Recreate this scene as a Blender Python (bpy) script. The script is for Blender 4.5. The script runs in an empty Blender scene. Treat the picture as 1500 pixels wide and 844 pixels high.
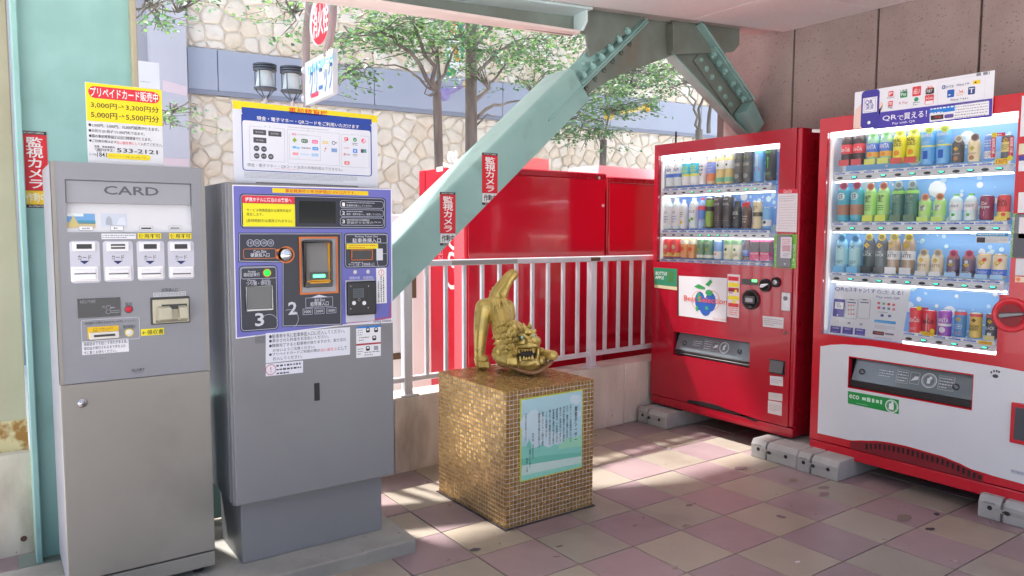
import bpy, bmesh, math, random
from mathutils import Vector as V, Matrix, noise as mnoise
random.seed(7)
SC = bpy.context.scene
COL = SC.collection
# ------------------------------------------------------------------ camera
CAM_H = 1.35
YAW, PITCH, ROLL, FPX = math.radians(35.3265), math.radians(4.4318), math.radians(0.1457), 1084.94
FW = V((math.sin(YAW)*math.cos(PITCH), math.cos(YAW)*math.cos(PITCH), -math.sin(PITCH)))
_rt = V((math.cos(YAW), -math.sin(YAW), 0)); _up = _rt.cross(FW)
RT = _rt*math.cos(ROLL) + _up*math.sin(ROLL); UP = RT.cross(FW)
EYE = V((0, 0, CAM_H))
cam_data = bpy.data.cameras.new('camera'); cam = bpy.data.objects.new('camera', cam_data); COL.objects.link(cam)
cam.matrix_world = Matrix(((RT.x, UP.x, -FW.x, EYE.x), (RT.y, UP.y, -FW.y, EYE.y), (RT.z, UP.z, -FW.z, EYE.z), (0, 0, 0, 1)))
cam_data.sensor_width = 36; cam_data.lens = 36*FPX/1500; cam_data.clip_start = 0.02; cam_data.clip_end = 2000
SC.camera = cam
# ------------------------------------------------------------------ light
SUN_AZ, SUN_EL = -18.0, 61.0            # degrees from +y towards +x, above the horizon
w = bpy.data.worlds.new('World'); SC.world = w; w.use_nodes = True
nt = w.node_tree; bg = nt.nodes['Background']
sky = nt.nodes.new('ShaderNodeTexSky'); sky.sky_type = 'NISHITA'; sky.sun_disc = False
sky.sun_elevation = math.radians(SUN_EL); sky.sun_rotation = math.radians(SUN_AZ)
sky.dust_density = 4.0; sky.air_density = 1.0
hs = nt.nodes.new('ShaderNodeHueSaturation'); hs.inputs['Saturation'].default_value = 0.85
nt.links.new(sky.outputs[0], hs.inputs['Color']); nt.links.new(hs.outputs[0], bg.inputs[0])
bg.inputs[1].default_value = 0.15
sun_d = bpy.data.lights.new('sun', 'SUN'); sun_d.energy = 4.3; sun_d.angle = math.radians(3.0); sun_d.color = (1, .975, .95)
sun = bpy.data.objects.new('sun', sun_d); COL.objects.link(sun)
_sd = V((math.sin(math.radians(SUN_AZ))*math.cos(math.radians(SUN_EL)), math.cos(math.radians(SUN_AZ))*math.cos(math.radians(SUN_EL)), math.sin(math.radians(SUN_EL))))
sun.rotation_euler = _sd.to_track_quat('Z', 'Y').to_euler(); sun.location = (-3, 4, 8)
SC.view_settings.view_transform = 'Standard'; SC.view_settings.look = 'None'; SC.view_settings.gamma = 1
SC.view_settings.exposure = 1.2
SC.render.engine = 'CYCLES'
SC.cycles.use_denoising = True
SC.cycles.max_bounces = 8; SC.cycles.diffuse_bounces = 5; SC.cycles.transparent_max_bounces = 12
SC.cycles.sample_clamp_indirect = 6.0; SC.cycles.caustics_reflective = False; SC.cycles.caustics_refractive = False
# ------------------------------------------------------------------ rays of the survey: picture point -> place on a known plane
def ray(x, y): return RT*((x-750)/FPX) - UP*((y-422)/FPX) + FW
def on_z(x, y, z=0.): d = ray(x, y); return EYE + d*((z-CAM_H)/d.z)
def on_x(x, y, c): d = ray(x, y); return EYE + d*(c/d.x)
def on_y(x, y, c): d = ray(x, y); return EYE + d*(c/d.y)
def crop(x0, y0, s): return lambda x, y: (x0 + x/s, y0 + y/s)
FULL = crop(0, 0, 1)
class Face:
    """a flat face: origin, u to the viewer's right, v up, n towards the viewer"""
    def __init__(s, o, u, v=(0, 0, 1)):
        s.o = V(o); s.u = V(u).normalized(); s.v = V(v).normalized(); s.n = s.u.cross(s.v)
    def uv(s, p, d=0.):
        r = ray(*p); o = s.o + s.n*d; t = (o-EYE).dot(s.n)/r.dot(s.n); q = EYE + r*t - s.o
        return (q.dot(s.u), q.dot(s.v))
    def w(s, u, v, d=0.): return s.o + s.u*u + s.v*v + s.n*d
# ------------------------------------------------------------------ materials
def lin(c): c /= 255.; return c/12.92 if c <= .04045 else ((c+.055)/1.055)**2.4
def alb(rgb, k=.85): return tuple(min(.9, lin(c)/k) for c in rgb) + (1,)
_mc = {}
def M(rgb, rough=.5, metal=0., emit=0., k=.85, spec=.5, coat=0.):
    key = (tuple(rgb), rough, metal, emit, k, spec, coat)
    if key in _mc: return _mc[key]
    m = bpy.data.materials.new('paint'); m.use_nodes = True; b = m.node_tree.nodes['Principled BSDF']
    b.inputs['Base Color'].default_value = alb(rgb, k); b.inputs['Roughness'].default_value = rough; b.inputs['Metallic'].default_value = metal
    b.inputs['Specular IOR Level'].default_value = spec; b.inputs['Coat Weight'].default_value = coat
    if emit: b.inputs['Emission Color'].default_value = alb(rgb, k); b.inputs['Emission Strength'].default_value = emit
    _mc[key] = m; return m
def N(name, rgb, rgb2, scale=6., rough=.6, metal=0., bump=0., bscale=60., k=.85, detail=5., lo=.35, hi=.65, pits=None, pscale=90., pth=.35, rvar=.0, stretch=None, stains=None, sscale=1.2, spec=.5, coat=0.):
    """noise-mottled surface: two colours, fine relief, optional dark pits and broad stains; textured by world position"""
    m = bpy.data.materials.new(name); m.use_nodes = True; t = m.node_tree; b = t.nodes['Principled BSDF']
    L = t.links.new; g = t.nodes.new('ShaderNodeNewGeometry'); pos = g.outputs['Position']
    if stretch:
        mp = t.nodes.new('ShaderNodeMapping'); mp.inputs['Scale'].default_value = stretch; L(pos, mp.inputs['Vector']); pos = mp.outputs[0]
    def nz(s, d=5.):
        n = t.nodes.new('ShaderNodeTexNoise'); n.inputs['Scale'].default_value = s; n.inputs['Detail'].default_value = d; L(pos, n.inputs['Vector']); return n.outputs[0]
    def ramp(f, a, c):
        r = t.nodes.new('ShaderNodeMapRange'); r.inputs['From Min'].default_value = a; r.inputs['From Max'].default_value = c; L(f, r.inputs['Value']); return r.outputs[0]
    def mix(f, a, c):
        x = t.nodes.new('ShaderNodeMix'); x.data_type = 'RGBA'
        L(f, x.inputs[0])
        for s, q in ((6, a), (7, c)):
            if isinstance(q, tuple): x.inputs[s].default_value = q
            else: L(q, x.inputs[s])
        return x.outputs[2]
    n1 = nz(scale, detail); c = mix(ramp(n1, lo, hi), alb(rgb, k), alb(rgb2, k))
    if stains: c = mix(ramp(nz(sscale, 6.), .56, .74), c, alb(stains, k))
    if pits: c = mix(ramp(nz(pscale, 2.), pth, pth-.08), c, alb(pits, k))
    L(c, b.inputs['Base Color']); b.inputs['Metallic'].default_value = metal; b.inputs['Specular IOR Level'].default_value = spec; b.inputs['Coat Weight'].default_value = coat
    if rvar: 
        r = t.nodes.new('ShaderNodeMapRange'); r.inputs['To Min'].default_value = rough-rvar; r.inputs['To Max'].default_value = rough+rvar; L(nz(scale*2.3), r.inputs['Value']); L(r.outputs[0], b.inputs['Roughness'])
    else: b.inputs['Roughness'].default_value = rough
    if bump:
        bp = t.nodes.new('ShaderNodeBump'); bp.inputs['Strength'].default_value = bump; bp.inputs['Distance'].default_value = .004; L(nz(bscale, 4.), bp.inputs['Height']); L(bp.outputs[0], b.inputs['Normal'])
    return m
def glass(name='clear_glass', tint=(1, 1, 1, 1), ior=1.45, gl=.04):
    m = bpy.data.materials.new(name); m.use_nodes = True; t = m.node_tree; t.nodes.clear(); L = t.links.new
    o = t.nodes.new('ShaderNodeOutputMaterial'); x = t.nodes.new('ShaderNodeMixShader'); tr = t.nodes.new('ShaderNodeBsdfTransparent'); g = t.nodes.new('ShaderNodeBsdfGlossy')
    tr.inputs[0].default_value = tint; g.inputs['Roughness'].default_value = gl; f = t.nodes.new('ShaderNodeFresnel'); f.inputs[0].default_value = ior
    L(f.outputs[0], x.inputs[0]); L(tr.outputs[0], x.inputs[1]); L(g.outputs[0], x.inputs[2]); L(x.outputs[0], o.inputs[0]); return m
# ------------------------------------------------------------------ objects
_loc = {}
def base_of(o):
    while o.parent: o = o.parent
    return o.location.copy()
def tag(o, label=None, cat=None, group=None, kind=None):
    for k_, v_ in (('label', label), ('category', cat), ('group', group), ('kind', kind)):
        if v_: o[k_] = v_
    return o
def thing(name, label, cat, loc, group=None):
    o = bpy.data.objects.new(name, None); o.empty_display_size = .1; COL.objects.link(o); o.location = V(loc); return tag(o, label, cat, group)
def copy_tree(o, shift, label=None):  # a thing with its parts and their sub-parts
    c = o.copy(); COL.objects.link(c); c.location = o.location + V(shift)
    if label: c['label'] = label
    for ch in list(o.children):
        d = ch.copy(); COL.objects.link(d); d.parent = c
        for g in list(ch.children):
            e = g.copy(); COL.objects.link(e); e.parent = d
    return c
class MB:
    """collects shapes in world space and links them as ONE mesh object"""
    def __init__(s): s.v = []; s.f = []; s.m = []; s.sm = []; s.mats = []
    def mi(s, m):
        if m not in s.mats: s.mats.append(m)
        return s.mats.index(m)
    def add(s, vs, fs, m, smooth=False):
        b = len(s.v); i = s.mi(m); s.v += [V(p) for p in vs]
        for f in fs: s.f.append([b+j for j in f]); s.m.append(i); s.sm.append(smooth)
        return s
    def hexa(s, p, m): return s.add(p, [(0, 3, 2, 1), (4, 5, 6, 7), (0, 1, 5, 4), (1, 2, 6, 5), (2, 3, 7, 6), (3, 0, 4, 7)], m)
    def box(s, a, b, m):
        (x0, y0, z0), (x1, y1, z1) = a, b
        return s.hexa([(x0, y0, z0), (x1, y0, z0), (x1, y1, z0), (x0, y1, z0), (x0, y0, z1), (x1, y0, z1), (x1, y1, z1), (x0, y1, z1)], m)
    def fbox(s, F, a, b, d0, d1, m):
        u0, u1 = sorted((a[0], b[0])); v0, v1 = sorted((a[1], b[1]))
        return s.hexa([F.w(u0, v0, d0), F.w(u1, v0, d0), F.w(u1, v1, d0), F.w(u0, v1, d0), F.w(u0, v0, d1), F.w(u1, v0, d1), F.w(u1, v1, d1), F.w(u0, v1, d1)], m)
    def slab(s, pts, vec, m):
        n = len(pts); vec = V(vec); P = [V(p) for p in pts]
        return s.add(P + [p+vec for p in P], [tuple(range(n))[::-1], tuple(range(n, 2*n))] + [(i, (i+1) % n, n+(i+1) % n, n+i) for i in range(n)], m)
    def fprism(s, F, uvs, d0, d1, m): return s.slab([F.w(u, v_, d0) for u, v_ in uvs], F.n*(d1-d0), m)
    def cyl(s, p0, p1, r0, r1=None, n=16, m=None, caps=True, smooth=True):
        p0, p1 = V(p0), V(p1); r1 = r0 if r1 is None else r1; ax = (p1-p0).normalized()
        a = ax.orthogonal().normalized(); b = ax.cross(a)
        c = [(math.cos(2*math.pi*i/n), math.sin(2*math.pi*i/n)) for i in range(n)]
        A = [p0 + a*(x*r0) + b*(y*r0) for x, y in c]; B = [p1 + a*(x*r1) + b*(y*r1) for x, y in c]
        s.add(A+B, [(i, (i+1) % n, n+(i+1) % n, n+i) for i in range(n)], m, smooth)
        if caps: s.add(A, [tuple(range(n))[::-1]], m); s.add(B, [tuple(range(n))], m)
        return s
    def lathe(s, c, prof, m, n=16, ax=V((0, 0, 1)), smooth=True, caps=True):
        c = V(c); ax = V(ax); a = ax.orthogonal().normalized(); b = ax.cross(a); vs = []; fs = []
        for r, h in prof:
            vs += [c + ax*h + a*(r*math.cos(2*math.pi*i/n)) + b*(r*math.sin(2*math.pi*i/n)) for i in range(n)]
        for j in range(len(prof)-1): fs += [(j*n+i, j*n+(i+1) % n, (j+1)*n+(i+1) % n, (j+1)*n+i) for i in range(n)]
        s.add(vs, fs, m, smooth)
        if caps: s.add(vs[:n], [tuple(range(n))[::-1]], m); s.add(vs[-n:], [tuple(range(n))], m)
        return s
    def sph(s, c, r, m, n=12, k=8, R=None):
        c = V(c); r = V(r) if hasattr(r, '__len__') else V((r, r, r)); vs = []; fs = []
        for j in range(k+1):
            th = math.pi*j/k
            for i in range(n):
                q = V((r.x*math.sin(th)*math.cos(2*math.pi*i/n), r.y*math.sin(th)*math.sin(2*math.pi*i/n), r.z*math.cos(th)))
                vs.append(c + (R @ q if R else q))
        for j in range(k): fs += [(j*n+i, (j+1)*n+i, (j+1)*n+(i+1) % n, j*n+(i+1) % n) for i in range(n)]
        return s.add(vs, fs, m, True)
    def tube(s, pts, rs, m, n=8, caps=True):
        P = [V(p) for p in pts]; rs = rs if hasattr(rs, '__len__') else [rs]*len(P); vs = []; fs = []; a = None
        for i, p in enumerate(P):
            d = (P[min(i+1, len(P)-1)] - P[max(i-1, 0)]).normalized()
            a = d.orthogonal().normalized() if a is None else (a - d*a.dot(d)).normalized()
            b = d.cross(a); vs += [p + a*(rs[i]*math.cos(2*math.pi*j/n)) + b*(rs[i]*math.sin(2*math.pi*j/n)) for j in range(n)]
        for i in range(len(P)-1): fs += [(i*n+j, i*n+(j+1) % n, (i+1)*n+(j+1) % n, (i+1)*n+j) for j in range(n)]
        s.add(vs, fs, m, True)
        if caps: s.add(vs[:n], [tuple(range(n))[::-1]], m); s.add(vs[-n:], [tuple(range(n))], m)
        return s
    def build(s, name, parent=None, loc=None, bevel=0., seg=1, kind=None):
        org = base_of(parent) if parent else V(loc if loc is not None else (0, 0, 0))
        me = bpy.data.meshes.new(name); me.from_pydata([tuple(p-org) for p in s.v], [], s.f)
        for q in s.mats: me.materials.append(q)
        me.polygons.foreach_set('material_index', s.m); me.polygons.foreach_set('use_smooth', s.sm)
        if bevel:
            bm = bmesh.new(); bm.from_mesh(me); bmesh.ops.remove_doubles(bm, verts=bm.verts, dist=1e-6); bmesh.ops.recalc_face_normals(bm, faces=bm.faces)
            ed = [e for e in bm.edges if len(e.link_faces) == 2 and e.calc_face_angle(0) > .6]
            bmesh.ops.bevel(bm, geom=ed, offset=bevel, segments=seg, affect='EDGES', profile=.6, clamp_overlap=True); bm.to_mesh(me); bm.free()
        else:
            bm = bmesh.new(); bm.from_mesh(me); bmesh.ops.recalc_face_normals(bm, faces=bm.faces); bm.to_mesh(me); bm.free()
        o = bpy.data.objects.new(name, me); COL.objects.link(o)
        if parent: o.parent = parent
        else: o.location = org
        if kind: o['kind'] = kind
        return o
# ------------------------------------------------------------------ flat print
_tc = {}
def text_geo(body, bold=0., shear=0.):
    key = (body, bold, shear)
    if key in _tc: return _tc[key]
    cu = bpy.data.curves.new('lettering', 'FONT'); cu.resolution_u = 2; cu.body = body; cu.offset = bold*.5; cu.shear = shear; cu.align_x = 'LEFT'; cu.space_line = .95
    ob = bpy.data.objects.new('lettering', cu); me = ob.to_mesh()
    vs = [(p.co.x, p.co.y) for p in me.vertices]; fs = [tuple(p.vertices) for p in me.polygons]
    ob.to_mesh_clear(); bpy.data.objects.remove(ob); bpy.data.curves.remove(cu)
    if not vs: vs, fs = [(0, 0), (1, 0), (1, 1)], []
    x0 = min(p[0] for p in vs); x1 = max(p[0] for p in vs); y0 = min(p[1] for p in vs); y1 = max(p[1] for p in vs)
    g = ([((x-x0)/max(1e-6, x1-x0), (y-y0)/max(1e-6, y1-y0)) for x, y in vs], fs, (x1-x0)/max(1e-6, y1-y0))
    _tc[key] = g; return g
def clip_poly(p, a, b, c):
    """the part of polygon p where a*u + b*v >= c"""
    o = []
    for i in range(len(p)):
        q, r = p[i], p[(i+1) % len(p)]; dq, dr = a*q[0]+b*q[1]-c, a*r[0]+b*r[1]-c
        if dq >= 0: o.append(q)
        if (dq >= 0) != (dr >= 0): t = dq/(dq-dr); o.append((q[0]+(r[0]-q[0])*t, q[1]+(r[1]-q[1])*t))
    return o
class Print:
    RS = 1.
    """flat print on a face; every layer l lies 0.35 mm above the one below. Points are in the crop K unless uv=True"""
    def __init__(s, F, K=FULL, d=.0006, uv=False, wrap=None, rough=.45):
        s.F, s.K, s.d, s.raw, s.wrap, s.rough = F, K, d, uv, wrap, rough; s.mb = MB(); s.clip = None; s.d0 = 0.
    def q(s, x, y): return (x, y) if s.raw else s.F.uv(s.K(x, y), s.d)
    def put(s, uvs, fs, col, l):
        d = s.d + .00035*l; m = col if not isinstance(col, tuple) else M(col, s.rough)
        if s.clip:
            nv, nf = [], []
            for f in fs:
                q = clip_poly([uvs[i] for i in f], *s.clip)
                if len(q) > 2: nf.append(tuple(range(len(nv), len(nv)+len(q)))); nv += q
            uvs, fs = nv, nf
            if not fs: return
        if s.wrap:
            uvs = list(uvs); c, r = s.wrap; s.mb.add([s.F.w(c + (r+.0006+.0004*l)*math.sin((u-c)/r), v_, s.d0 + (r+.0006+.0004*l)*math.cos((u-c)/r)) for u, v_ in uvs], fs, m); return
        s.mb.add([s.F.w(u, v_, d) for u, v_ in uvs], fs, m)
    def poly(s, pts, col, l=1): p = [s.q(*a) for a in pts]; s.put(p, [tuple(range(len(p)))], col, l)
    def _rr(s, a, b, r, n=4):
        u0, u1 = sorted((a[0], b[0])); v0, v1 = sorted((a[1], b[1])); r = min(r, (u1-u0)/2, (v1-v0)/2)
        if r <= 0: return [(u0, v0), (u1, v0), (u1, v1), (u0, v1)]
        o = []
        for cx, cy, a0 in ((u1-r, v0+r, -90), (u1-r, v1-r, 0), (u0+r, v1-r, 90), (u0+r, v0+r, 180)):
            for i in range(n+1): t = math.radians(a0 + 90*i/n); o.append((cx + r*math.cos(t), cy + r*math.sin(t)))
        return o
    def rect(s, x0, y0, x1, y1, col, l=1, r=0.): r = r*s.RS; p = s._rr(s.q(x0, y0), s.q(x1, y1), r); s.put(p, [tuple(range(len(p)))], col, l)
    def frame(s, x0, y0, x1, y1, col, wd=.0015, l=1, r=0.):
        a, b = s.q(x0, y0), s.q(x1, y1); r, wd = r*s.RS, wd*(1+.4*(s.RS-1)); A = s._rr(a, b, r)
        u0, u1 = sorted((a[0], b[0])); v0, v1 = sorted((a[1], b[1])); B = s._rr((u0+wd, v0+wd), (u1-wd, v1-wd), max(0, r-wd) if r else 0)
        if len(B) != len(A): B = s._rr((u0+wd, v0+wd), (u1-wd, v1-wd), 1e-5)
        n = len(A); s.put(A+B, [(i, (i+1) % n, n+(i+1) % n, n+i) for i in range(n)], col, l)
    def circ(s, x, y, r, col, l=1, n=16, ry=None):
        u, v_ = s.q(x, y); ry = (ry or r)*s.RS; r = r*s.RS; s.put([(u+r*math.cos(2*math.pi*i/n), v_+ry*math.sin(2*math.pi*i/n)) for i in range(n)], [tuple(range(n))], col, l)
    def ring(s, x, y, r, wd, col, l=1, n=20, a0=0, a1=360):
        u, v_ = s.q(x, y); r, wd = r*s.RS, wd*s.RS; A = [math.radians(a0+(a1-a0)*i/n) for i in range(n+1)]
        s.put([(u+r*math.cos(t), v_+r*math.sin(t)) for t in A] + [(u+(r-wd)*math.cos(t), v_+(r-wd)*math.sin(t)) for t in A], [(i, i+1, n+2+i, n+1+i) for i in range(n)], col, l)
    def text(s, body, x0, y0, x1, y1, col, l=2, bold=0., shear=0., rot=0):
        g, fs, _ = text_geo(body, bold, shear); a, b = s.q(x0, y0), s.q(x1, y1); u0, v0, du, dv = a[0], b[1], b[0]-a[0], a[1]-b[1]
        if rot == 90: g = [(1-y, x) for x, y in g]
        if rot == -90: g = [(y, 1-x) for x, y in g]
        s.put([(u0+du*x, v0+dv*y) for x, y in g], fs, col, l)
    def vtext(s, body, x0, y0, x1, y1, col, l=2, bold=0.): s.text('\n'.join(body), x0, y0, x1, y1, col, l, bold)
    def marks(s, x0, y0, x1, y1, n, col, l=2, fill=.5, seed=1, vert=False):
        """lines of print too small to read in the photograph"""
        r = random.Random(seed); a, b = s.q(x0, y0), s.q(x1, y1); u0, u1 = a[0], b[0]; v1, v0 = a[1], b[1]
        if vert: u0, u1, v0, v1 = v0, v1, u0, u1
        h = (v1-v0)/n
        for i in range(n):
            y = v1-h*(i+.5); x = u0; end = u0 + (u1-u0)*(1 if i < n-1 else r.uniform(.5, .95))
            while x < end:
                wd = min(h*r.uniform(.35, .8), end-x); hh = h*fill*r.uniform(.6, 1)/2
                p = [(x, y-hh), (x+wd, y-hh), (x+wd, y+hh), (x, y+hh)]
                if vert: p = [(yy, xx) for xx, yy in p]
                s.put(p, [(0, 1, 2, 3)], col, l); x += wd + h*r.uniform(.15, .35)
    def build(s, parent, name='print'): return s.mb.build(name, parent)
WHITE, BLACK, RED, YEL, BLUE, NAVY = (222, 224, 228), (22, 22, 26), (196, 30, 48), (222, 204, 12), (20, 60, 150), (22, 28, 52)
# ------------------------------------------------------------------ ground, floor
m_ground = N('pale_paving', (228, 226, 223), (218, 216, 214), 3., .8, bump=.3, bscale=25)
g = MB(); g.add([(-400, -400, -.03), (400, -400, -.03), (400, 400, -.03), (-400, 400, -.03)], [(0, 1, 2, 3)], m_ground); g.build('ground', kind='structure')
m_grout = N('grout', (62, 52, 50), (48, 40, 39), 40., .9)
f = MB(); f.box((-1.6, -3.0, -.025), (4.72, 3.75, -.006), m_grout); floor = f.build('floor', kind='structure')
T0X, T0Y, TS = 1.911, 2.516, .3005
def tile_mat(n, a, b, st): return N(n, a, b, 5., .32, bump=.12, bscale=120, lo=.3, hi=.7, rvar=.12, stains=st, sscale=2.2, pits=tuple(int(c*.55) for c in a), pscale=7., pth=.24, k=.92)
m_pink = [tile_mat('pink_tile', (152, 132, 132), (143, 123, 124), (126, 107, 109)), tile_mat('pink_tile_dull', (147, 127, 129), (139, 119, 121), (122, 103, 106)), tile_mat('pink_tile_warm', (156, 133, 132), (146, 123, 124), (130, 108, 109))]
m_beige = [tile_mat('beige_tile', (160, 149, 135), (151, 140, 127), (134, 124, 112)), tile_mat('beige_tile_dull', (153, 143, 131), (145, 135, 123), (128, 118, 106)), tile_mat('beige_tile_warm', (164, 151, 134), (154, 141, 126), (137, 125, 110))]
def tile_mesh(mat):
    mb = MB(); h = TS/2-.0026; c = .0012
    mb.add([(-h, -h, -.012), (h, -h, -.012), (h, h, -.012), (-h, h, -.012), (-h, -h, -c), (h, -h, -c), (h, h, -c), (-h, h, -c), (-h+c, -h+c, 0), (h-c, -h+c, 0), (h-c, h-c, 0), (-h+c, h-c, 0)],
           [(0, 1, 5, 4), (1, 2, 6, 5), (2, 3, 7, 6), (3, 0, 4, 7), (4, 5, 9, 8), (5, 6, 10, 9), (6, 7, 11, 10), (7, 4, 8, 11), (8, 9, 10, 11)], mat)
    o = mb.build('tile', floor); me = o.data; bpy.data.objects.remove(o); return me
tm_p = [tile_mesh(m) for m in m_pink]; tm_b = [tile_mesh(m) for m in m_beige]
rt = random.Random(3); rest = MB()
for i in range(-11, 10):
    for j in range(-18, 5):
        x, y = T0X+(i+.5)*TS, T0Y+(j+.5)*TS
        if x > 4.72 or y > 3.74: continue
        ms = tm_p if (i+j) % 2 == 0 else tm_b; me = rt.choice(ms)
        if (i >= -8 and j >= -6) and not (x < .2 and y < 2.5):
            o = bpy.data.objects.new('tile', me); COL.objects.link(o); o.parent = floor; o.location = (x, y, rt.uniform(-.0012, .0008)); o.rotation_euler = (rt.gauss(0, .0015), rt.gauss(0, .0015), 0)
        else: rest.add([V((x, y, 0))+v.co for v in me.vertices], [tuple(p.vertices) for p in me.polygons], me.materials[0])
rest.build('paving_tiles', floor, kind='stuff')
rg_ = random.Random(9)
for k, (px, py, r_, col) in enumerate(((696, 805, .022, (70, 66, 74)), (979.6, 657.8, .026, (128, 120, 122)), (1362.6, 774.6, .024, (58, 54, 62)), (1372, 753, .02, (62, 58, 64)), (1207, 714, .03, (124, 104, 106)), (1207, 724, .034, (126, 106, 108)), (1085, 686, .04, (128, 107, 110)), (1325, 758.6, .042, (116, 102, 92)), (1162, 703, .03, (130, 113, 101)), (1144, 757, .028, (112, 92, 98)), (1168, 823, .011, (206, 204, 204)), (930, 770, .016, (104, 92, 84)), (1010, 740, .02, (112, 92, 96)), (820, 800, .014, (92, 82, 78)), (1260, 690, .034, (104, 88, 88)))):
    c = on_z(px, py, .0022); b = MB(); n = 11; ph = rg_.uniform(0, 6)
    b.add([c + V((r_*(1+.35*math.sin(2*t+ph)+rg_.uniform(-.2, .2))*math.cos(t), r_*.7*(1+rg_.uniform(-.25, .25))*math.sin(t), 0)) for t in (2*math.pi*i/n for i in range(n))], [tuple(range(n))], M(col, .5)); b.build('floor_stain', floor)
# ------------------------------------------------------------------ right-hand wall in cast panels
XW = 4.72
m_wall = N('rough_pink_panel', (164, 148, 143), (150, 134, 130), 3.5, .9, bump=.7, bscale=70, pits=(120, 102, 98), pscale=85., pth=.37, k=.95)
m_joint = M((84, 70, 68), .9)
wl = MB(); wl.box((XW+.012, -3.0, -.02), (XW+.3, 3.89, 2.98), m_joint); rwall = wl.build('right_wall', kind='structure')
edges = [3.215 + .606*k for k in range(-10, 2)]
for a, b in zip(edges[:-1], edges[1:]):
    p = MB(); p.box((XW-.008, a+.007, -.01), (XW+.02, min(b, 3.89)-.007, 2.97), m_wall); p.build('wall_panel', rwall, bevel=.004)
# ------------------------------------------------------------------ ceiling (soffit of a ramp: it climbs to the right)
m_ceil = N('speckled_soffit', (245, 240, 240), (240, 233, 234), 30., .85, bump=.25, bscale=150, pits=(150, 130, 132), pscale=170., pth=.33, k=.95)
def zc(x): return 2.61 + .073*(x-2.56)
CE = lambda x: 3.3 - .0*x
cl = MB(); cl.slab([(-.6, 0, zc(-.6)+.012), (XW+.3, 0, zc(XW+.3)+.012), (XW+.3, 3.3, zc(XW+.3)+.012), (-.6, 3.3, zc(-.6)+.012)], (0, 0, .3), m_joint); ceil = cl.build('ceiling', kind='structure')
ys = [3.3, 2.62, 1.71, .80, .01]; xs = [-.6, .1, 1.92, 3.74, XW-.01]
for y1, y0 in zip(ys[:-1], ys[1:]):
    for x0, x1 in zip(xs[:-1], xs[1:]):
        p = MB(); e = .0025; p.slab([(x0+e, y0+e, zc(x0)), (x1-e, y0+e, zc(x1)), (x1-e, y1-(0 if y1 == 3.3 else e), zc(x1)), (x0+e, y1-(0 if y1 == 3.3 else e), zc(x0))], (0, 0, .02), m_ceil); p.build('ceiling_panel', ceil, bevel=.002)
# boundary wall beside the car park, outside the picture
m_conc = N('concrete', (186, 178, 170), (164, 155, 147), 2.2, .85, bump=.4, bscale=35, stains=(128, 118, 110), sscale=1.1, pits=(110, 100, 94), pscale=60, pth=.3)
# ------------------------------------------------------------------ low concrete wall with metal railing
def wy(x): return 3.655 + (x-1.76)*.042
lw = thing('parapet_wall', 'low weathered concrete wall under the white metal railing', 'wall', (3, wy(3), 0))
m_parapet = N('weathered_concrete', (212, 201, 188), (190, 177, 163), 2.6, .85, bump=.5, bscale=30, stains=(132, 116, 104), sscale=1.6, pits=(96, 84, 76), pscale=55, pth=.3, stretch=(2.2, 2.2, .7))
xs = [1.52, 1.80, 2.72, 3.62, 4.70]
for a, b in zip(xs[:-1], xs[1:]):
    p = MB(); e = .002; p.slab([(a+e, wy(a), -.02), (b-e, wy(b), -.02), (b-e, wy(b)+.2, -.02), (a+e, wy(a)+.2, -.02)], (0, 0, .44), m_parapet); p.build('wall_section', lw, bevel=.006)
m_alu = N('white_aluminium', (208, 208, 212), (196, 196, 201), 4., .38, metal=.25, rvar=.1, spec=.6)
m_rust = M((92, 74, 56), .9)
rl = thing('metal_railing', 'white metal railing with vertical bars on the low concrete wall', 'railing', (3, wy(3), .42))
def rp(x, z, dy=.05): return V((x, wy(x)+dy, z))
def bar(x0, z0, x1, z1, wd, ht, dy=.05):
    mb = MB(); a, b = rp(x0, z0, dy), rp(x1, z1, dy); t = (b-a).normalized(); s = V((0, 1, 0))*wd/2; n = V((0, 0, ht/2)) if abs(t.z) < .5 else V((ht/2, 0, 0))
    mb.hexa([a-s-n, b-s-n, b+s-n, a+s-n, a-s+n, b-s+n, b+s+n, a+s+n] if abs(t.z) < .5 else [a-s-n, a-s+n, a+s+n, a+s-n, b-s-n, b-s+n, b+s+n, b+s-n], m_alu); return mb
bar(1.55, 1.165, 4.66, 1.158, .055, .034).build('top_rail', rl, bevel=.004)
bar(1.55, .512, 4.66, .514, .03, .03).build('bottom_rail', rl, bevel=.003)
for x in (1.585, 1.905, 3.335, 4.62):
    o = bar(x, .42, x, 1.148, .05, .05).build('post', rl, bevel=.003)
    fb = MB(); fb.box((x-.055, wy(x)+.01, .4205), (x+.055, wy(x)+.1, .429), m_alu); fb.build('foot_plate', o)
cv = MB(); cv.box((2.13, wy(2.3)+.018, 1.15), (2.66, wy(2.3)+.024, 1.176), M((150, 148, 146), .5, .4)); cv.build('joint_cover', rl)
br = MB(); br.box((3.30, wy(3.33)+.017, 1.148), (3.38, wy(3.33)+.0225, 1.172), m_rust); br.build('rust_patch', rl)
for a, b, n in ((1.585, 1.905, 2), (1.905, 3.335, 10), (3.335, 4.62, 9)):
    for k in range(1, n+1):
        x = a + (b-a)*k/(n+1); bar(x, .525, x, 1.15, .02, .02).build('baluster', rl)
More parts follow.
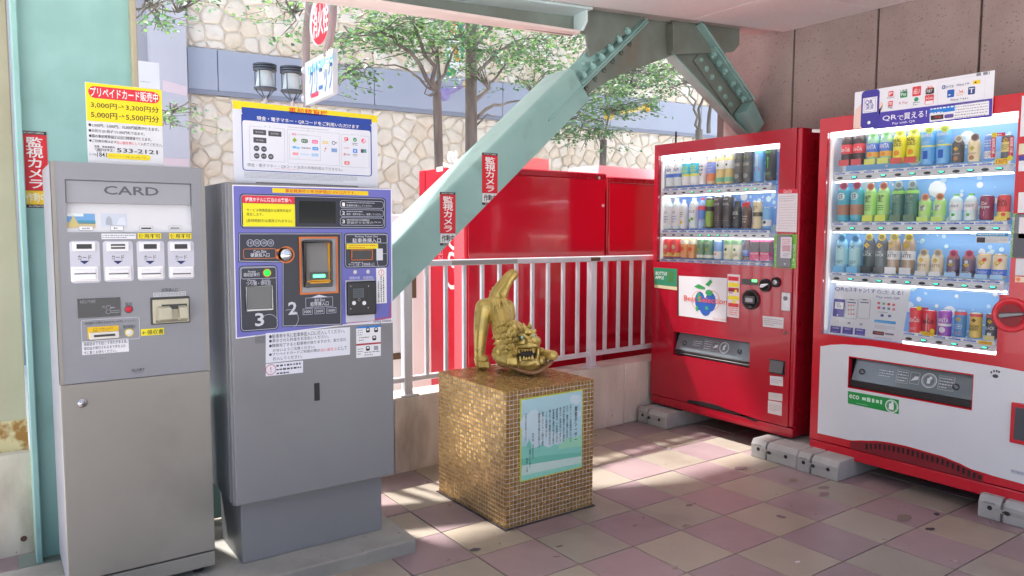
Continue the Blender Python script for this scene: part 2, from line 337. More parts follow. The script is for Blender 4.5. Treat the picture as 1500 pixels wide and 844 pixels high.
# ------------------------------------------------------------------ steel frame
m_teal = N('teal_steel_paint', (152, 196, 191), (141, 186, 182), 3., .42, bump=.12, bscale=24, stains=(132, 176, 170), sscale=3., pits=(74, 96, 92), pscale=26., pth=.23, k=.95, rvar=.08)
m_teal2 = N('teal_brace_paint', (148, 186, 180), (138, 176, 171), 3., .45, bump=.12, bscale=24, stains=(126, 158, 150), sscale=5., pits=(80, 90, 84), pscale=26., pth=.2, k=.95, rvar=.08)
m_teal3 = N('shaded_teal_paint', (128, 140, 131), (112, 120, 111), 4., .6, bump=.1, bscale=60, stains=(120, 116, 104), sscale=3., k=.95)  # same teal paint, with the shade on the webs put into its colour
m_cream = N('cream_steel_paint', (172, 165, 143), (160, 153, 130), 3., .55, bump=.1, bscale=60, stains=(190, 178, 146), sscale=3.)
def yp(y, pts, K=FULL): return [on_y(*K(*p), y) for p in pts]
# tall column at the left
cx0, cx1 = on_y(14, 0, 3.45).x, on_y(199, 0, 3.45).x
cl_ = thing('steel_column', 'tall teal steel column rising behind the grey card machine', 'column', ((cx0+cx1)/2, 3.52, 0))
b = MB(); b.box((cx0+.022, 3.50, -.01), (cx1-.022, 3.522, 2.78), m_teal); b.build('web', cl_)
b = MB(); b.box((cx0, 3.45, -.01), (cx0+.022, 3.56, 2.78), m_teal); b.build('flange', cl_, bevel=.003)
b = MB(); b.box((cx1-.022, 3.45, -.01), (cx1, 3.56, 2.78), m_cream); b.build('flange', cl_, bevel=.003)
b = MB(); b.box((cx0-.06, 3.42, -.012), (cx1+.06, 3.58, .012), m_teal3); b.build('base_plate', cl_, bevel=.003)
# cream post on a concrete foot beyond it
cp = thing('steel_post', 'cream painted steel post with rusty foot standing on a worn concrete block', 'post', (.03, 3.8, 0))
b = MB(); b.box((-.2, 3.66, .44), (.106, 3.95, 2.9), m_cream); b.build('shaft', cp, bevel=.004)
m_rusty = N('rusted_paint', (196, 180, 140), (148, 104, 52), 22., .8, lo=.45, hi=.6)
b = MB(); b.box((-.202, 3.658, .43), (.108, 3.952, .56), m_rusty); b.build('rusty_band', cp)
b = MB(); b.slab([(-.22, 3.62, -.03), (.116, 3.62, -.03), (.116, 4.0, -.03), (-.22, 4.0, -.03)], (0, 0, .46), m_parapet); o = b.build('concrete_foot', cp, bevel=.02, seg=2)
b = MB(); b.cyl((.075, 3.618, .065), (.075, 3.63, .065), .012, n=12, m=M((90, 62, 50), .8)); b.build('bolt_hole', cp)
# Λ-shaped brace under the girder
bf = thing('steel_brace', 'teal steel brace running diagonally up to a bolted peak under the girder', 'steel brace', (.35, 3.54, 0))
D = V((.7536, 0, .6573)); Nn = V((-.6573, 0, .7536)); R0 = V((1.858, 0, 1.438)); TH = .219
def BP(s, t, y): q = R0 + D*s + Nn*t; return V((q.x, y, q.z))     # along the brace, out of its top face, depth
s_end = (on_y(848, 118, 3.42)-V((1.858, 3.42, 1.438))).dot(D)
YB0, YB1 = 3.42, 3.66
b = MB(); r_ = .03; sec = []
for i in range(5): t = math.radians(90*i/4); sec.append((-r_+r_*math.sin(t), YB0+r_-r_*math.cos(t)))
sec = [(-TH, YB0)] + sec + [(0, YB1), (-TH, YB1)]
A = [BP(-2.02, t, y) for t, y in sec]; B = [BP(s_end, t, y) for t, y in sec]; n = len(sec)
b.add(A+B, [(i, (i+1) % n, n+(i+1) % n, n+i) for i in range(n)], m_teal2, False); b.add(A, [tuple(range(n))], m_teal2); b.add(B, [tuple(range(n))], m_teal2)
b.build('box_section', bf)
s1 = s_end + .72
Kb = crop(800, 0, 3.75)
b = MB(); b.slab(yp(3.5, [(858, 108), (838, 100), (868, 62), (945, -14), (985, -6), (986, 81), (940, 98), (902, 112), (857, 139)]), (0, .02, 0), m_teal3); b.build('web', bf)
b = MB(); b.slab([BP(s_end+.012, -.012, 3.488), BP(s_end+.60, -.012, 3.488), BP(s_end+.60, -.105, 3.488), BP(s_end+.012, -.105, 3.488)], (0, .012, 0), m_teal2); b.build('splice_plate', bf, bevel=.002)
b = MB(); b.slab([BP(s_end+.012, -.14, 3.49), BP(s_end+.56, -.14, 3.49), BP(s_end+.56, -.215, 3.49), BP(s_end+.012, -.215, 3.49)], (0, .01, 0), m_teal3); b.build('splice_plate', bf, bevel=.002)
for t0 in (-.118, -.133):
    b = MB(); b.slab([BP(s_end-(.34 if t0 < -.12 else 0), t0, 3.40 if t0 > -.12 else 3.41), BP(s1-.02, t0, 3.40), BP(s1-.02, t0, 3.50), BP(s_end-(.34 if t0 < -.12 else 0), t0, 3.50)], Nn*.010, m_teal2); b.build('rib_plate', bf, bevel=.002)
for k in range(6):
    s_ = s_end + .055 + .095*k
    b = MB(); c = BP(s_, -.055, 3.488); b.sph(c, (.019, .013, .019), m_teal2, 12, 8); b.build('bolt', bf)
    b = MB(); c = BP(s_+.02, -.108, 3.445); b.cyl(c, c+Nn*.03, .02, n=6, m=m_teal2, smooth=False); b.cyl(c+Nn*.03, c+Nn*.042, .011, n=8, m=m_teal2); b.build('nut', bf)
    b = MB(); c = BP(s_+.02, -.175, 3.49); b.cyl(c, c+V((0, -.02, 0)), .02, n=6, m=m_teal3, smooth=False); b.cyl(c+V((0, -.02, 0)), c+V((0, -.03, 0)), .011, n=8, m=m_teal3); b.build('nut', bf)
# stiffener at the peak
b = MB(); b.slab([on_y(975, 36, 3.5), on_y(986, 36, 3.42), on_y(986, 72, 3.42), on_y(978, 80, 3.5)], (.012, 0, 0), m_teal3); b.build('stiffener', bf)
# right arm
E2 = V((.866, 0, -.5)); NE = V((.5, 0, .866))
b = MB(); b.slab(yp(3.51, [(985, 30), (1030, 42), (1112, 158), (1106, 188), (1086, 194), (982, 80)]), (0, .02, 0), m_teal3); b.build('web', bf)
b = MB(); b.slab(yp(3.497, [(1016, 89), (1029, 72), (1086, 149), (1072, 168)]), (0, .011, 0), m_teal3); b.build('splice_plate', bf, bevel=.002)
fa = [on_y(1012, 43, 3.51), on_y(1087, 150, 3.51), on_y(1105, 146, 3.38), on_y(1028, 33, 3.38)]
b = MB(); b.slab(fa, NE*.014, m_teal2); b.build('top_flange', bf, bevel=.002)
fb_ = [fa[0].lerp(fa[1], .28)-NE*.012, fa[1]-NE*.012-E2*.01, fa[2].lerp(fa[1], .12)-NE*.012-E2*.01, fa[3].lerp(fa[2], .28).lerp(fa[0].lerp(fa[1], .28), .12)-NE*.012]
b = MB(); b.slab(fb_, NE*.0105, m_teal2); b.build('splice_plate', bf, bevel=.002)
lo0, lo1 = on_y(980, 81, 3.50), on_y(1088, 197, 3.50)
b = MB(); b.slab([lo0+V((0, -.05, 0)), lo1+V((0, -.05, 0)), lo1+V((0, .03, 0)), lo0+V((0, .03, 0))], -NE*.014, m_teal2); b.build('bottom_flange', bf, bevel=.002)
for k, (px, py, qx, qy) in enumerate([(850, 330, 913, 288), (881, 378, 942, 337), (911, 424, 973, 385), (955, 488, 1013, 447), (984, 532, 1046, 492), (1012, 575, 1076, 537)]):
    c = on_y(*Kb(px, py), 3.497); b = MB(); b.sph(c, (.021, .014, .021), m_teal2, 12, 8); b.build('bolt', bf)
    tt = (.34, .45, .555, .72, .83, .93)[k]; c = fa[0].lerp(fa[1], tt).lerp(fa[3].lerp(fa[2], tt), .52) - NE*.012
    b = MB(); b.cyl(c, c-NE*.026, .021, n=6, m=m_teal2, smooth=False); b.cyl(c-NE*.026, c-NE*.04, .012, n=8, m=m_teal2); b.build('nut', bf)
eb = [on_y(1074, 168, 3.5), on_y(1086, 152, 3.5), on_y(1104, 147, 3.39), on_y(1094, 163, 3.39)]
v_ = on_y(1087, 194, 3.5)-on_y(1074, 168, 3.5)
b = MB(); b.slab(eb, v_*1.25, m_teal2); b.build('end_box', bf, bevel=.006, seg=2)
# girder under the ceiling edge
gd = thing('steel_girder', 'long steel girder with wide flanges along the outer edge of the pink ceiling', 'girder', (2.9, 3.45, 2.45))
def ext(a, b, x): return a + (b-a)*((x-a.x)/(b.x-a.x))
tn0, tn1 = on_y(804.6, 0, 3.31), on_y(1032, 32, 3.31)
tw0, tw1 = on_y(701.5, 0, 3.45), on_y(839, 20.8, 3.45)
bn0, bn1 = on_y(640, 17, 3.385), on_y(840, 47, 3.385)
bfar0, bfar1 = on_y(640, 28, 3.50), on_y(855, 56.5, 3.50)
XL, XR = -1.6, on_y(840, 40, 3.45).x
wt = [ext(tw0, tw1, x) for x in (XL, XR)]
m_gt = N('lit_teal_paint', (206, 224, 224), (192, 212, 212), 3., .5, k=.95)  # lighter copy of the teal paint, outside light put into the colour
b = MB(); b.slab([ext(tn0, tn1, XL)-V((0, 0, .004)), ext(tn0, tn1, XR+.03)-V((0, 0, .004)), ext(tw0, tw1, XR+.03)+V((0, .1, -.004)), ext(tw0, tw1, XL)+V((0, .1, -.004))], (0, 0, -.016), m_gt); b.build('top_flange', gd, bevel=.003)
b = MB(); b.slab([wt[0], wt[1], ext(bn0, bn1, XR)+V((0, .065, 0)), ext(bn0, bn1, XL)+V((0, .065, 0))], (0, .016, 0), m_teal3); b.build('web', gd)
b = MB(); b.slab([ext(bn0, bn1, XL), ext(bn0, bn1, XR), ext(bfar0, bfar1, XR), ext(bfar0, bfar1, XL)], (0, 0, .016), N('pink_bounce_paint', (226, 206, 200), (214, 194, 188), 3., .6)); b.build('bottom_flange', gd, bevel=.003)  # flange tinted pink to imitate light reflected from the floor and red machines
st = [on_y(840, 22, 3.44), on_y(867, 10, 3.325), on_y(867, 33, 3.325), on_y(860, 46, 3.36), on_y(845, 47, 3.43), on_y(840, 42, 3.44)]
x_ = st[0].x; st = [V((x_, p.y, p.z)) for p in st]
b = MB(); b.slab(st, (.014, 0, 0), m_gt); b.build('stiffener', gd, bevel=.002)
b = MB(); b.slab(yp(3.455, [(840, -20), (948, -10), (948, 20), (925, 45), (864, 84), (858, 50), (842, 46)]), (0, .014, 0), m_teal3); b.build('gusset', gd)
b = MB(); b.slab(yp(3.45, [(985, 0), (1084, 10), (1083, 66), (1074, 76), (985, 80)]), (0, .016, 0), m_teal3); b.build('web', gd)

m_conc2 = N('deck_concrete', (206, 202, 198), (190, 186, 182), 3., .85)
# unseen edge beam and deck overhang, added to stop light leaks and bound sun
b = MB(); b.slab([(-.6, 3.301, zc(-.6)+.03), (XW+.3, 3.301, zc(XW+.3)+.03), (XW+.3, 3.56, zc(XW+.3)+.03), (-.6, 3.56, zc(-.6)+.03)], (0, 0, .57), m_conc2); b.build('light_stop_beam', ceil)
b = MB(); b.slab([(-.6, 3.561, zc(-.6)+.5), (XW+.3, 3.561, zc(XW+.3)+.5), (XW+.3, 4.40, zc(XW+.3)+.5), (-.6, 4.27, zc(-.6)+.5)], (0, 0, .2), m_conc2); b.build('shading_deck_slab', ceil)
b = MB(); b.slab([(.56, 3.53, .012), (1.36, 3.53, .012), (1.30, 3.53, .16), (1.02, 3.53, .62), (.56, 3.53, .62)], (0, .02, 0), m_teal2); b.build('gusset_plate', bf)
b = MB(); b.slab([(.56, 3.44, .600), (1.0, 3.44, .600), (1.0, 3.53, .600), (.56, 3.53, .600)], (0, 0, .016), m_teal2); b.build('base_rib', bf)
Print.RS = 2.5
# ------------------------------------------------------------------ concrete base under the two ticket machines
sl = MB(); sl.box((-.25, 2.70, -.01), (1.425, 3.32, .058), N('worn_concrete', (164, 162, 154), (140, 138, 131), 4., .9, bump=.6, bscale=45, stains=(112, 110, 103), sscale=2.4, pits=(92, 90, 84), pscale=50, pth=.31))
tag(sl.build('concrete_slab', loc=(.6, 3.0, 0), bevel=.008, seg=2), 'low rough concrete slab under the two ticket machines', 'slab')
def chamfer_box(F, a, b, d0, d1, m, name, parent, bev=.004, seg=2):
    q = MB(); q.fbox(F, a, b, d0, d1, m); return q.build(name, parent, bevel=bev, seg=seg)
# ------------------------------------------------------------------ card vending machine
CY = 2.86
FC = Face((0, CY, 0), (1, 0, 0))
c1, c2, c3, c4 = crop(0, 0, 2.8125), crop(0, 220, 3.516), crop(0, 400, 3.516), crop(0, 600, 3.459)
CX0, CX1, CZ0, CZ1 = .180, .656, .105, 1.573
m_cbody = N('beige_machine_paint', (150, 147, 139), (143, 140, 132), 2., .38, bump=.05, bscale=200, rvar=.06, k=.95, stains=(132, 129, 123), sscale=2.5)
m_cside = N('pale_machine_paint', (150, 151, 162), (145, 146, 157), 2., .35, k=.95)
m_cpanel = N('lavender_grey_panel', (143, 145, 151), (137, 139, 145), 2., .42, k=.95)
m_chead = M((154, 156, 162), .45, k=.95)
m_dark = M((30, 31, 35), .3)
cm = thing('card_machine', 'tall grey prepaid card machine headed CARD, with four card dispensers', 'card machine', ((CX0+CX1)/2, CY+.2, .058))
b = MB(); b.box((CX0, CY+.03, CZ0), (CX1, CY+.41, CZ1-.002), m_cside); b.build('body', cm, bevel=.006, seg=2)
gapv = FC.uv(c4(700, 806))[1]
dz0 = FC.uv(c3(700, 540))[1]
U = lambda K, x, y, d=0.: FC.uv(K(x, y), d)
# lower door and plinth
chamfer_box(FC, (CX0, gapv+.004), (CX1, dz0-.001), -.031, 0, m_cbody, 'lower_door', cm)
chamfer_box(FC, (CX0, CZ0-.02), (CX1, gapv-.003), -.06, -.004, m_cbody, 'plinth', cm)
for x in (CX0+.05, CX1-.05):
    b = MB(); b.cyl((x, CY+.06, .056), (x, CY+.06, .07), .022, n=12, m=m_dark); b.cyl((x, CY+.06, .07), (x, CY+.06, .1), .008, n=8, m=m_dark); b.build('foot', cm)
b = MB(); b.box((CX0+.02, CY+.08, .06), (CX1-.02, CY+.38, .105), m_dark); b.build('underframe', cm)
# upper door: plates round the display recess
wTL, wBR = U(c2, 333, 150), U(c2, 993, 424); wu0, wu1, wv1, wv0 = wTL[0], wBR[0], wTL[1], wBR[1]
hv = U(c2, 660, 278)[1]
fr = MB()
for a, c in (((CX0, dz0+.001), (CX1, wv0)), ((CX0, wv1), (CX1, CZ1)), ((CX0, wv0), (wu0, wv1)), ((wu1, wv0), (CX1, wv1))): fr.fbox(FC, a, c, -.031, 0, m_cpanel)
ud = fr.build('upper_door', cm)
for u in (CX0+.0, CX1-.012): e = MB(); e.fbox(FC, (u, dz0), (u+.012, CZ1), -.03, .0015, m_cbody); e.build('edge_trim', cm)
b = MB(); b.fbox(FC, (wu0+.001, hv), (wu1-.001, wv1-.001), -.028, -.009, m_chead); hd = b.build('header_plate', cm, bevel=.002)
p = Print(FC, c2, -.0085); p.text('CARD', 533, 183, 818, 236, (84, 84, 90), 1, .03); p.build(hd, 'lettering')
b = MB(); b.slab([FC.w(wu0, wv0, -.012), FC.w(wu1, wv0, -.012), FC.w(wu1, hv+.01, -.03), FC.w(wu0, hv+.01, -.03)], (0, .001, 0), M((214, 215, 218), .25, k=.9)); dw = b.build('display_board', cm)
FD = Face(FC.w(0, wv0, -.012), (1, 0, 0), FC.w(0, hv+.01, -.03)-FC.w(0, wv0, -.012))
p = Print(FD, c2, .0008)
p.rect(343, 326, 492, 401, (110, 160, 205)); p.rect(343, 372, 492, 401, (196, 180, 130), 2); p.rect(400, 362, 492, 380, (70, 150, 180), 2); p.poly([(360, 392), (358, 372), (372, 350), (378, 334), (386, 350), (398, 372), (400, 395)], (196, 184, 120), 3); p.rect(343, 326, 430, 342, (216, 226, 236), 2)
p.build(dw, 'display_card'); p = Print(FD, c2, .0008); p.rect(517, 326, 655, 396, (190, 198, 210)); p.poly([(545, 385), (545, 355), (560, 338), (575, 355), (580, 388)], (160, 168, 178), 2); p.poly([(600, 385), (615, 350), (640, 345), (650, 388)], (206, 212, 222), 2)
p.build(dw, 'display_card')
for i, (x0, y0, x1, y1) in enumerate(((405, 391, 481, 415), (567, 390, 637, 415), (718, 391, 788, 413), (868, 391, 933, 411))):
    p = Print(FD, c2, .0008); p.rect(x0, y0, x1, y1, (232, 234, 238), 4); p.frame(x0, y0, x1, y1, (150, 152, 158), .001, 5)
    if i < 2: p.marks(x0+18, y0+8, x1-14, y1-8, 1, (90, 100, 110), 5, .9, i)
    else: p.rect(x0+8, y0+8, x1-8, y1-6, (40, 40, 44), 5)
    p.build(dw, 'price_tag')
p = Print(FC, c2, .0006)
for x0, x1 in ((709, 830), (871, 986)): p = Print(FC, c2, .0006); p.rect(x0, 428, x1, 457, YEL); p.text('使用不可', x0+5, 431, x1-5, 454, (40, 36, 20), 2, .02); p.build(ud, 'out_of_use_sticker')
p = Print(FC, c2, .0006)
p.build(ud, 'sticker'); p = Print(FC, c2, .0006); p.rect(522, 430, 700, 458, (214, 215, 220)); p.marks(527, 434, 695, 455, 2, (120, 122, 130), 2, .5, 4)
p.build(ud, 'sticker')
for i, (x0, x1, yb, sx0, sx1, bx0, bx1, tx0, tx1) in enumerate(((356, 520, 682, 370, 492, 364, 509, 399, 471), (528, 690, 674, 547, 663, 541, 677, 574, 640), (702, 851, 668, 716, 826, 709, 842, 741, 804), (862, 1003, 661, 874, 983, 871, 997, 902, 962))):
    dm = Print(FC, c2, .0006); dm.rect(x0, 468, x1, yb, (190, 191, 202), 0, .004); dm.text('カード', tx0, 541, tx1, 565 - i, (40, 42, 50), 2, .01)
    xm = (tx0+tx1)/2; dm.poly([(xm-25, 570), (xm+25, 570), (xm, 588)], (22, 34, 92), 2)
    lp = dm.build(cm, 'dispenser_label')
    b = MB(); b.fbox(FC, U(c2, sx0, 474), U(c2, sx1, 520), 0, .008, M((222, 223, 226), .35)); s_ = b.build('slot_frame', cm, bevel=.003, seg=2)
    b = MB(); b.fbox(FC, U(c2, sx0+22, 484), U(c2, sx1-20, 508), .007, .0085, m_dark); b.build('card_slot', s_)
    if i == 1: b = MB(); b.fbox(FC, U(c2, sx0+24, 493), U(c2, sx1-22, 499), .0085, .01, M((206, 206, 206), .4)); b.build('card_edge', s_)
    b = MB(); b.fbox(FC, U(c2, bx0, 600), U(c2, bx1, yb-8), 0, .006, M((226, 226, 228), .3)); s_ = b.build('outlet_frame', cm, bevel=.002)
    b = MB(); b.fbox(FC, U(c2, bx0+17, 612), U(c2, bx1-15, 632), .006, .011, M((216, 216, 219), .3)); b.fbox(FC, U(c2, bx0+17, 640), U(c2, bx1-15, yb-16), .006, .014, M((228, 228, 230), .3)); b.build('outlet_lip', s_, bevel=.0015)
    b = MB(); b.fbox(FC, U(c2, bx0+18, 633), U(c2, bx1-16, 639), .006, .0068, M((70, 70, 74), .6)); b.build('outlet_gap', s_)
b = MB(); b.fbox(FC, U(c3, 398, 134), U(c3, 622, 220), 0, .0025, M((26, 27, 31), .18)); dp = b.build('amount_display', cm)
p = Print(FC, c3, .0031); p.text('お買上げの金額', 412, 140, 492, 154, (150, 152, 156), 1); p.text('円', 527, 170, 539, 181, (150, 152, 156), 1); p.ring(558, 178, .0032, .0006, (150, 150, 156), 1); p.ring(558, 200, .0032, .0006, (150, 150, 156), 1); p.marks(570, 172, 606, 184, 1, (150, 150, 156), 1); p.marks(570, 190, 620, 206, 2, (150, 150, 156), 1); p.build(dp, 'lettering')
def button(F, K, x, y, r, h, col, parent, name='button', ring=None, emit=0):
    u, v_ = F.uv(K(x, y)); b = MB()
    if ring: b.cyl(F.w(u, v_, 0), F.w(u, v_, h*.5), r*1.35, r*1.25, 20, M(ring, .3, .4))
    b.lathe(F.w(u, v_, 0), [(r, 0), (r, h*.7), (r*.8, h), (0.0001, h*1.05)], M(col, .25, emit=emit), 20, ax=F.n, caps=False); return b.build(name, parent)
button(FC, c3, 663, 187, .0105, .004, (190, 30, 50), cm, 'cancel_button', (70, 66, 70))
p = Print(FC, c3, .0006)
p.text('取消', 645, 152, 681, 167, (60, 62, 70)); p.text('紙幣挿入口', 832, 79, 916, 96, (60, 62, 70))
for k, s_ in enumerate(('10000', '5000', '2000', '1000')): x0 = 790+42.5*k; p.frame(x0, 103-k*2, x0+39, 121-k*2, (226, 226, 232), .0008, 1); p.text(s_, x0+6, 108-k*2, x0+33, 117-k*2, (226, 226, 232), 1)
p.frame(416, 243, 722, 338, (196, 197, 206), .001, 1, .003); p.text('領収書の必要な方はボタンを押してください', 436, 254, 706, 250, (56, 58, 66)); p.text('領収書発行', 632, 270, 698, 285, (56, 58, 66))
p.rect(450, 280, 613, 328, (218, 178, 14)); p.text('ボタンを押したあと\nお取りください', 478, 284, 585, 297, (120, 96, 20), 2)
p.rect(725, 290, 845, 316, (226, 214, 20)); p.text('←領収書', 731, 295, 842, 312, (40, 36, 30), 2, .015)
p.rect(421, 354, 664, 404, (218, 219, 224)); p.text('用紙詰まりを起こす恐れがある為、', 431, 360, 657, 360, (36, 38, 60), 2, .012); p.text('領収証が発行されるまで手を入れ', 431, 382, 648, 382, (36, 38, 60), 2, .012); p.text('ずに暫くお待ちください。', 432, 404, 600, 407, (36, 38, 60), 2, .012)
p.text('GLORY', 677, 495, 746, 502, (36, 36, 42), 2, .03); p.text('NC-350', 688, 510, 738, 513, (96, 96, 104)); p.text('・・・', 518, 437, 542, 442, (60, 60, 64))
p.build(cm, 'lettering')
b = MB(); b.fbox(FC, U(c3, 458, 308), U(c3, 613, 332), 0, .009, M((206, 204, 196), .4)); o = b.build('receipt_outlet', cm, bevel=.002)
b = MB(); b.fbox(FC, U(c3, 482, 318), U(c3, 592, 322), .009, .0095, M((60, 60, 60), .6)); b.build('receipt_gap', o)
button(FC, c3, 666, 307, .0105, .003, (210, 210, 212), cm, 'receipt_button', (206, 190, 60))
# banknote mouth
b = MB(); b.fbox(FC, U(c3, 772, 128), U(c3, 979, 254), -.002, .004, M((64, 64, 60), .5)); bn = b.build('banknote_mouth', cm, bevel=.002)
a0, a1 = U(c3, 782, 138), U(c3, 972, 248)
m_bn = N('cream_plastic', (186, 182, 160), (178, 174, 152), 8., .4)
u0, u1, v1, v0 = a0[0], a1[0], a0[1], a1[1]; uc = U(c3, 893, 190)[0]
b = MB(); b.fbox(FC, (u0, v0), (u1, v1), .004, .014, m_bn)
q0, q1 = U(c3, 806, 182), U(c3, 958, 226)
for ua, ub_ in ((q0[0], uc-.012), (uc+.012, q1[0])):
    b.slab([FC.w(ua, q1[1]-.01, .0141), FC.w(ua, q0[1]+.008, .0141), FC.w(ua+.003, q0[1]+.002, .040), FC.w(ua+.003, q1[1], .046)], FC.u*(ub_-ua-.003), m_bn)
b.build('banknote_lip', bn, bevel=.003, seg=2)
b = MB(); b.fbox(FC, U(c3, 828, 162), U(c3, 958, 180), .0141, .0155, m_dark); b.fbox(FC, (u0+.008, v0+.003), (u1-.008, v0+.012), .0141, .0152, M((120, 118, 104), .5)); b.build('banknote_slot', bn)
u, v_ = U(c3, 425, 670); b = MB(); b.lathe(FC.w(u, v_, 0), [(.0155, 0), (.0155, .002), (.0125, .004), (.009, .004), (.009, .007), (.0001, .0072)], M((176, 176, 180), .25, .9), 20, ax=FC.n, caps=False); b.fbox(FC, (u-.0008, v_-.004), (u+.0008, v_+.004), .0071, .0075, m_dark); b.build('lock', cm)
# price board standing on top
FP = Face((0, CY+.05, 0), (1, 0, 0))
pb = thing('price_board', 'small yellow and white price board for prepaid cards on the grey card machine', 'sign', (.40, CY+.05, CZ1))
tl, br_ = FP.uv(c1(350, 337)), FP.uv(c1(675, 684))
b = MB(); b.fbox(FP, (tl[0], CZ1-.012), (br_[0], tl[1]), -.006, 0, M((206, 208, 212), .4)); bd = b.build('board', pb, bevel=.001)
p = Print(FP, c1, .0006)
p.rect(351, 339, 670, 521, (226, 206, 10), 1); p.rect(362, 352, 658, 429, (206, 38, 52), 2, .02); p.text('プリペイドカード販売中', 370, 357, 651, 424, (240, 238, 232), 3, .025)
p.text('3,000円→3,300円分', 373, 418, 655, 468, (44, 40, 24), 3, .022); p.text('5,000円→5,500円分', 374, 457, 656, 508, (44, 40, 24), 3, .022)
p.text('●1,000円、5,000円、10,000円紙幣が使えます。', 364, 506, 655, 543, (44, 46, 52), 2, .012); p.text('●お釣りは1枚ずつ1,000円札で出ます。', 365, 530, 596, 560, (44, 46, 52), 2, .012); p.text('●隣の事前精算機又は出口精算機で使えます。', 366, 552, 624, 583, (44, 46, 52), 2, .012)
p.text('●ご利用の際は必ず', 367, 573, 480, 592, (44, 46, 52), 2, .012); p.text('白い面を表にして', 481, 581, 578, 600, (200, 70, 70), 2, .012); p.text('入れてください。', 579, 587, 669, 606, (44, 46, 52), 2, .012)
p.text('故障　緊急連絡先', 388, 598, 474, 613, (44, 46, 52), 2, .012); p.text('☎092-', 390, 609, 473, 628, (44, 46, 52), 2, .014); p.text('533-2121', 481, 610, 650, 637, (44, 46, 52), 2, .03)
p.text('コードNo.', 366, 630, 400, 642, (44, 46, 52), 2); p.text('1841', 400, 627, 440, 648, (44, 46, 52), 2, .015); p.rect(440, 630, 621, 662, (226, 206, 10), 2, .004); p.text('プリペイドカードの買い戻しは致しません。', 448, 638, 612, 655, (150, 126, 20), 3)
p.build(bd, 'print')
# ------------------------------------------------------------------ parking payment machine
PY = 2.80
FPm = Face((0, PY, 0), (1, 0, 0)); c5, c6, c7 = crop(310, 130, 3.75), crop(310, 260, 3.75), crop(310, 440, 3.75)
X0, X1, Z0, Z1 = .717, 1.379, .312, 1.524
G = lambda K, x, y, d=0.: FPm.uv(K(x, y), d)
m_pbody = N('silver_machine_paint', (138, 140, 145), (133, 135, 140), 1.6, .30, metal=.25, rvar=.05, k=.95, spec=.6)
m_pface = N('grey_machine_front', (136, 137, 140), (131, 132, 135), 1.6, .42, k=.95, stains=(126, 127, 130), sscale=3., rvar=.06)
pm = thing('payment_machine', 'grey parking payment machine with purple and navy control panel', 'payment machine', (1.05, 3.02, .058))
b = MB(); b.box((.757, 2.868, .058), (1.346, 3.18, .314), m_pface); b.build('base', pm, bevel=.003)
b = MB(); b.box((X0, PY+.062, Z0), (X1, PY+.40, Z1), m_pbody); b.build('body', pm, bevel=.004, seg=2)
b = MB(); b.box((X0, PY+.022, Z0), (X1, PY+.058, Z1), m_pbody); b.build('door_rim', pm, bevel=.004, seg=2)
b = MB(); b.box((X0+.004, PY, Z0+.004), (X1-.004, PY+.024, Z1-.004), m_pface); b.build('door', pm, bevel=.005, seg=2)
m_pur, m_nav = M((100, 102, 178), .4), M((20, 24, 44), .3)
p = Print(FPm, c6, .0006)
p.poly([(113, 40), (990, 63), (994, 798), (745, 812), (133, 887)], (222, 222, 232), 0); p.poly([(119, 46), (984, 69), (988, 770), (930, 785), (740, 806), (139, 880)], m_pur, 1)
p.poly([(742, 802), (880, 786), (988, 772), (989, 792), (745, 809)], (212, 212, 224), 2); p.poly([(742, 797), (870, 782), (975, 764), (978, 690), (985, 690), (986, 773), (875, 790), (742, 803)], (164, 78, 120), 3)
p.text('Parking Solutions', 888, 783, 987, 797, (70, 70, 80), 4, .012)
p.rect(333, 58, 860, 100, (226, 196, 14), 2); p.text('事前精算機の有効時間は10分以内です。', 403, 62, 792, 96, (196, 70, 20), 3, .025)
pan = p.build(pm, 'control_panel')
p = Print(FPm, c6, .0016); gl = (176, 182, 200)
def navy(x0, y0, x1, y1, l=1): p.rect(x0, y0, x1, y1, m_nav, l, .006); p.frame(x0+6, y0+6, x1-6, y1-6, gl, .0012, l+1, .005)
navy(153, 88, 958, 283); navy(726, 304, 972, 494)
p.poly([(147, 304), (716, 304), (716, 812), (386, 822), (386, 470), (147, 466)], m_nav, 1)
for a, c in (((153, 310), (710, 310)), ((710, 310), (710, 806)), ((392, 816), (710, 806)), ((392, 464), (392, 816)), ((153, 460), (392, 464)), ((153, 310), (153, 460))):
    (xa, ya), (xb, yb_) = a, c; dx, dy = (0, 3) if abs(xa-xb) > abs(ya-yb_) else (3, 0); p.poly([(xa-dx/2, ya-dy/2), (xb-dx/2, yb_-dy/2), (xb+dx/2, yb_+dy/2), (xa+dx/2, ya+dy/2)], gl, 2)
navy(148, 486, 368, 836)
p.rect(167, 98, 456, 146, (204, 34, 58), 3); p.text('提携ホテルに宿泊のお客様へ', 184, 108, 438, 138, (244, 238, 240), 4, .02); p.rect(170, 141, 459, 270, (228, 220, 16), 3)
for s_, x0, y0, x1, y1 in (('サービス時間超過分は通常料金が', 190, 170, 437, 192), ('発生します。', 190, 193, 284, 212), ('(長時間割引は適用されません)', 190, 228, 440, 251)): p.text(s_, x0, y0, x1, y1, (84, 80, 20), 4, .01)
for k, (y0, y1) in enumerate(((126, 172), (174, 218), (220, 265))): p.frame(705, y0, 944, y1, gl, .001, 3, .004); p.text(str(k+1), 716, y0+12, 732, y1-13, (226, 228, 236), 3, .02); p.marks(741, y0+9, 915-20*k, y0+19, 1, (200, 204, 214), 3, .7, k); p.text(('駐車券を挿入してください', '硬貨・紙幣を投入し、精算してください', '領収証が必要な方は\nお押しください')[k], 741, y0+21, (880, 934, 930)[k], y1-8, (200, 204, 214), 3)
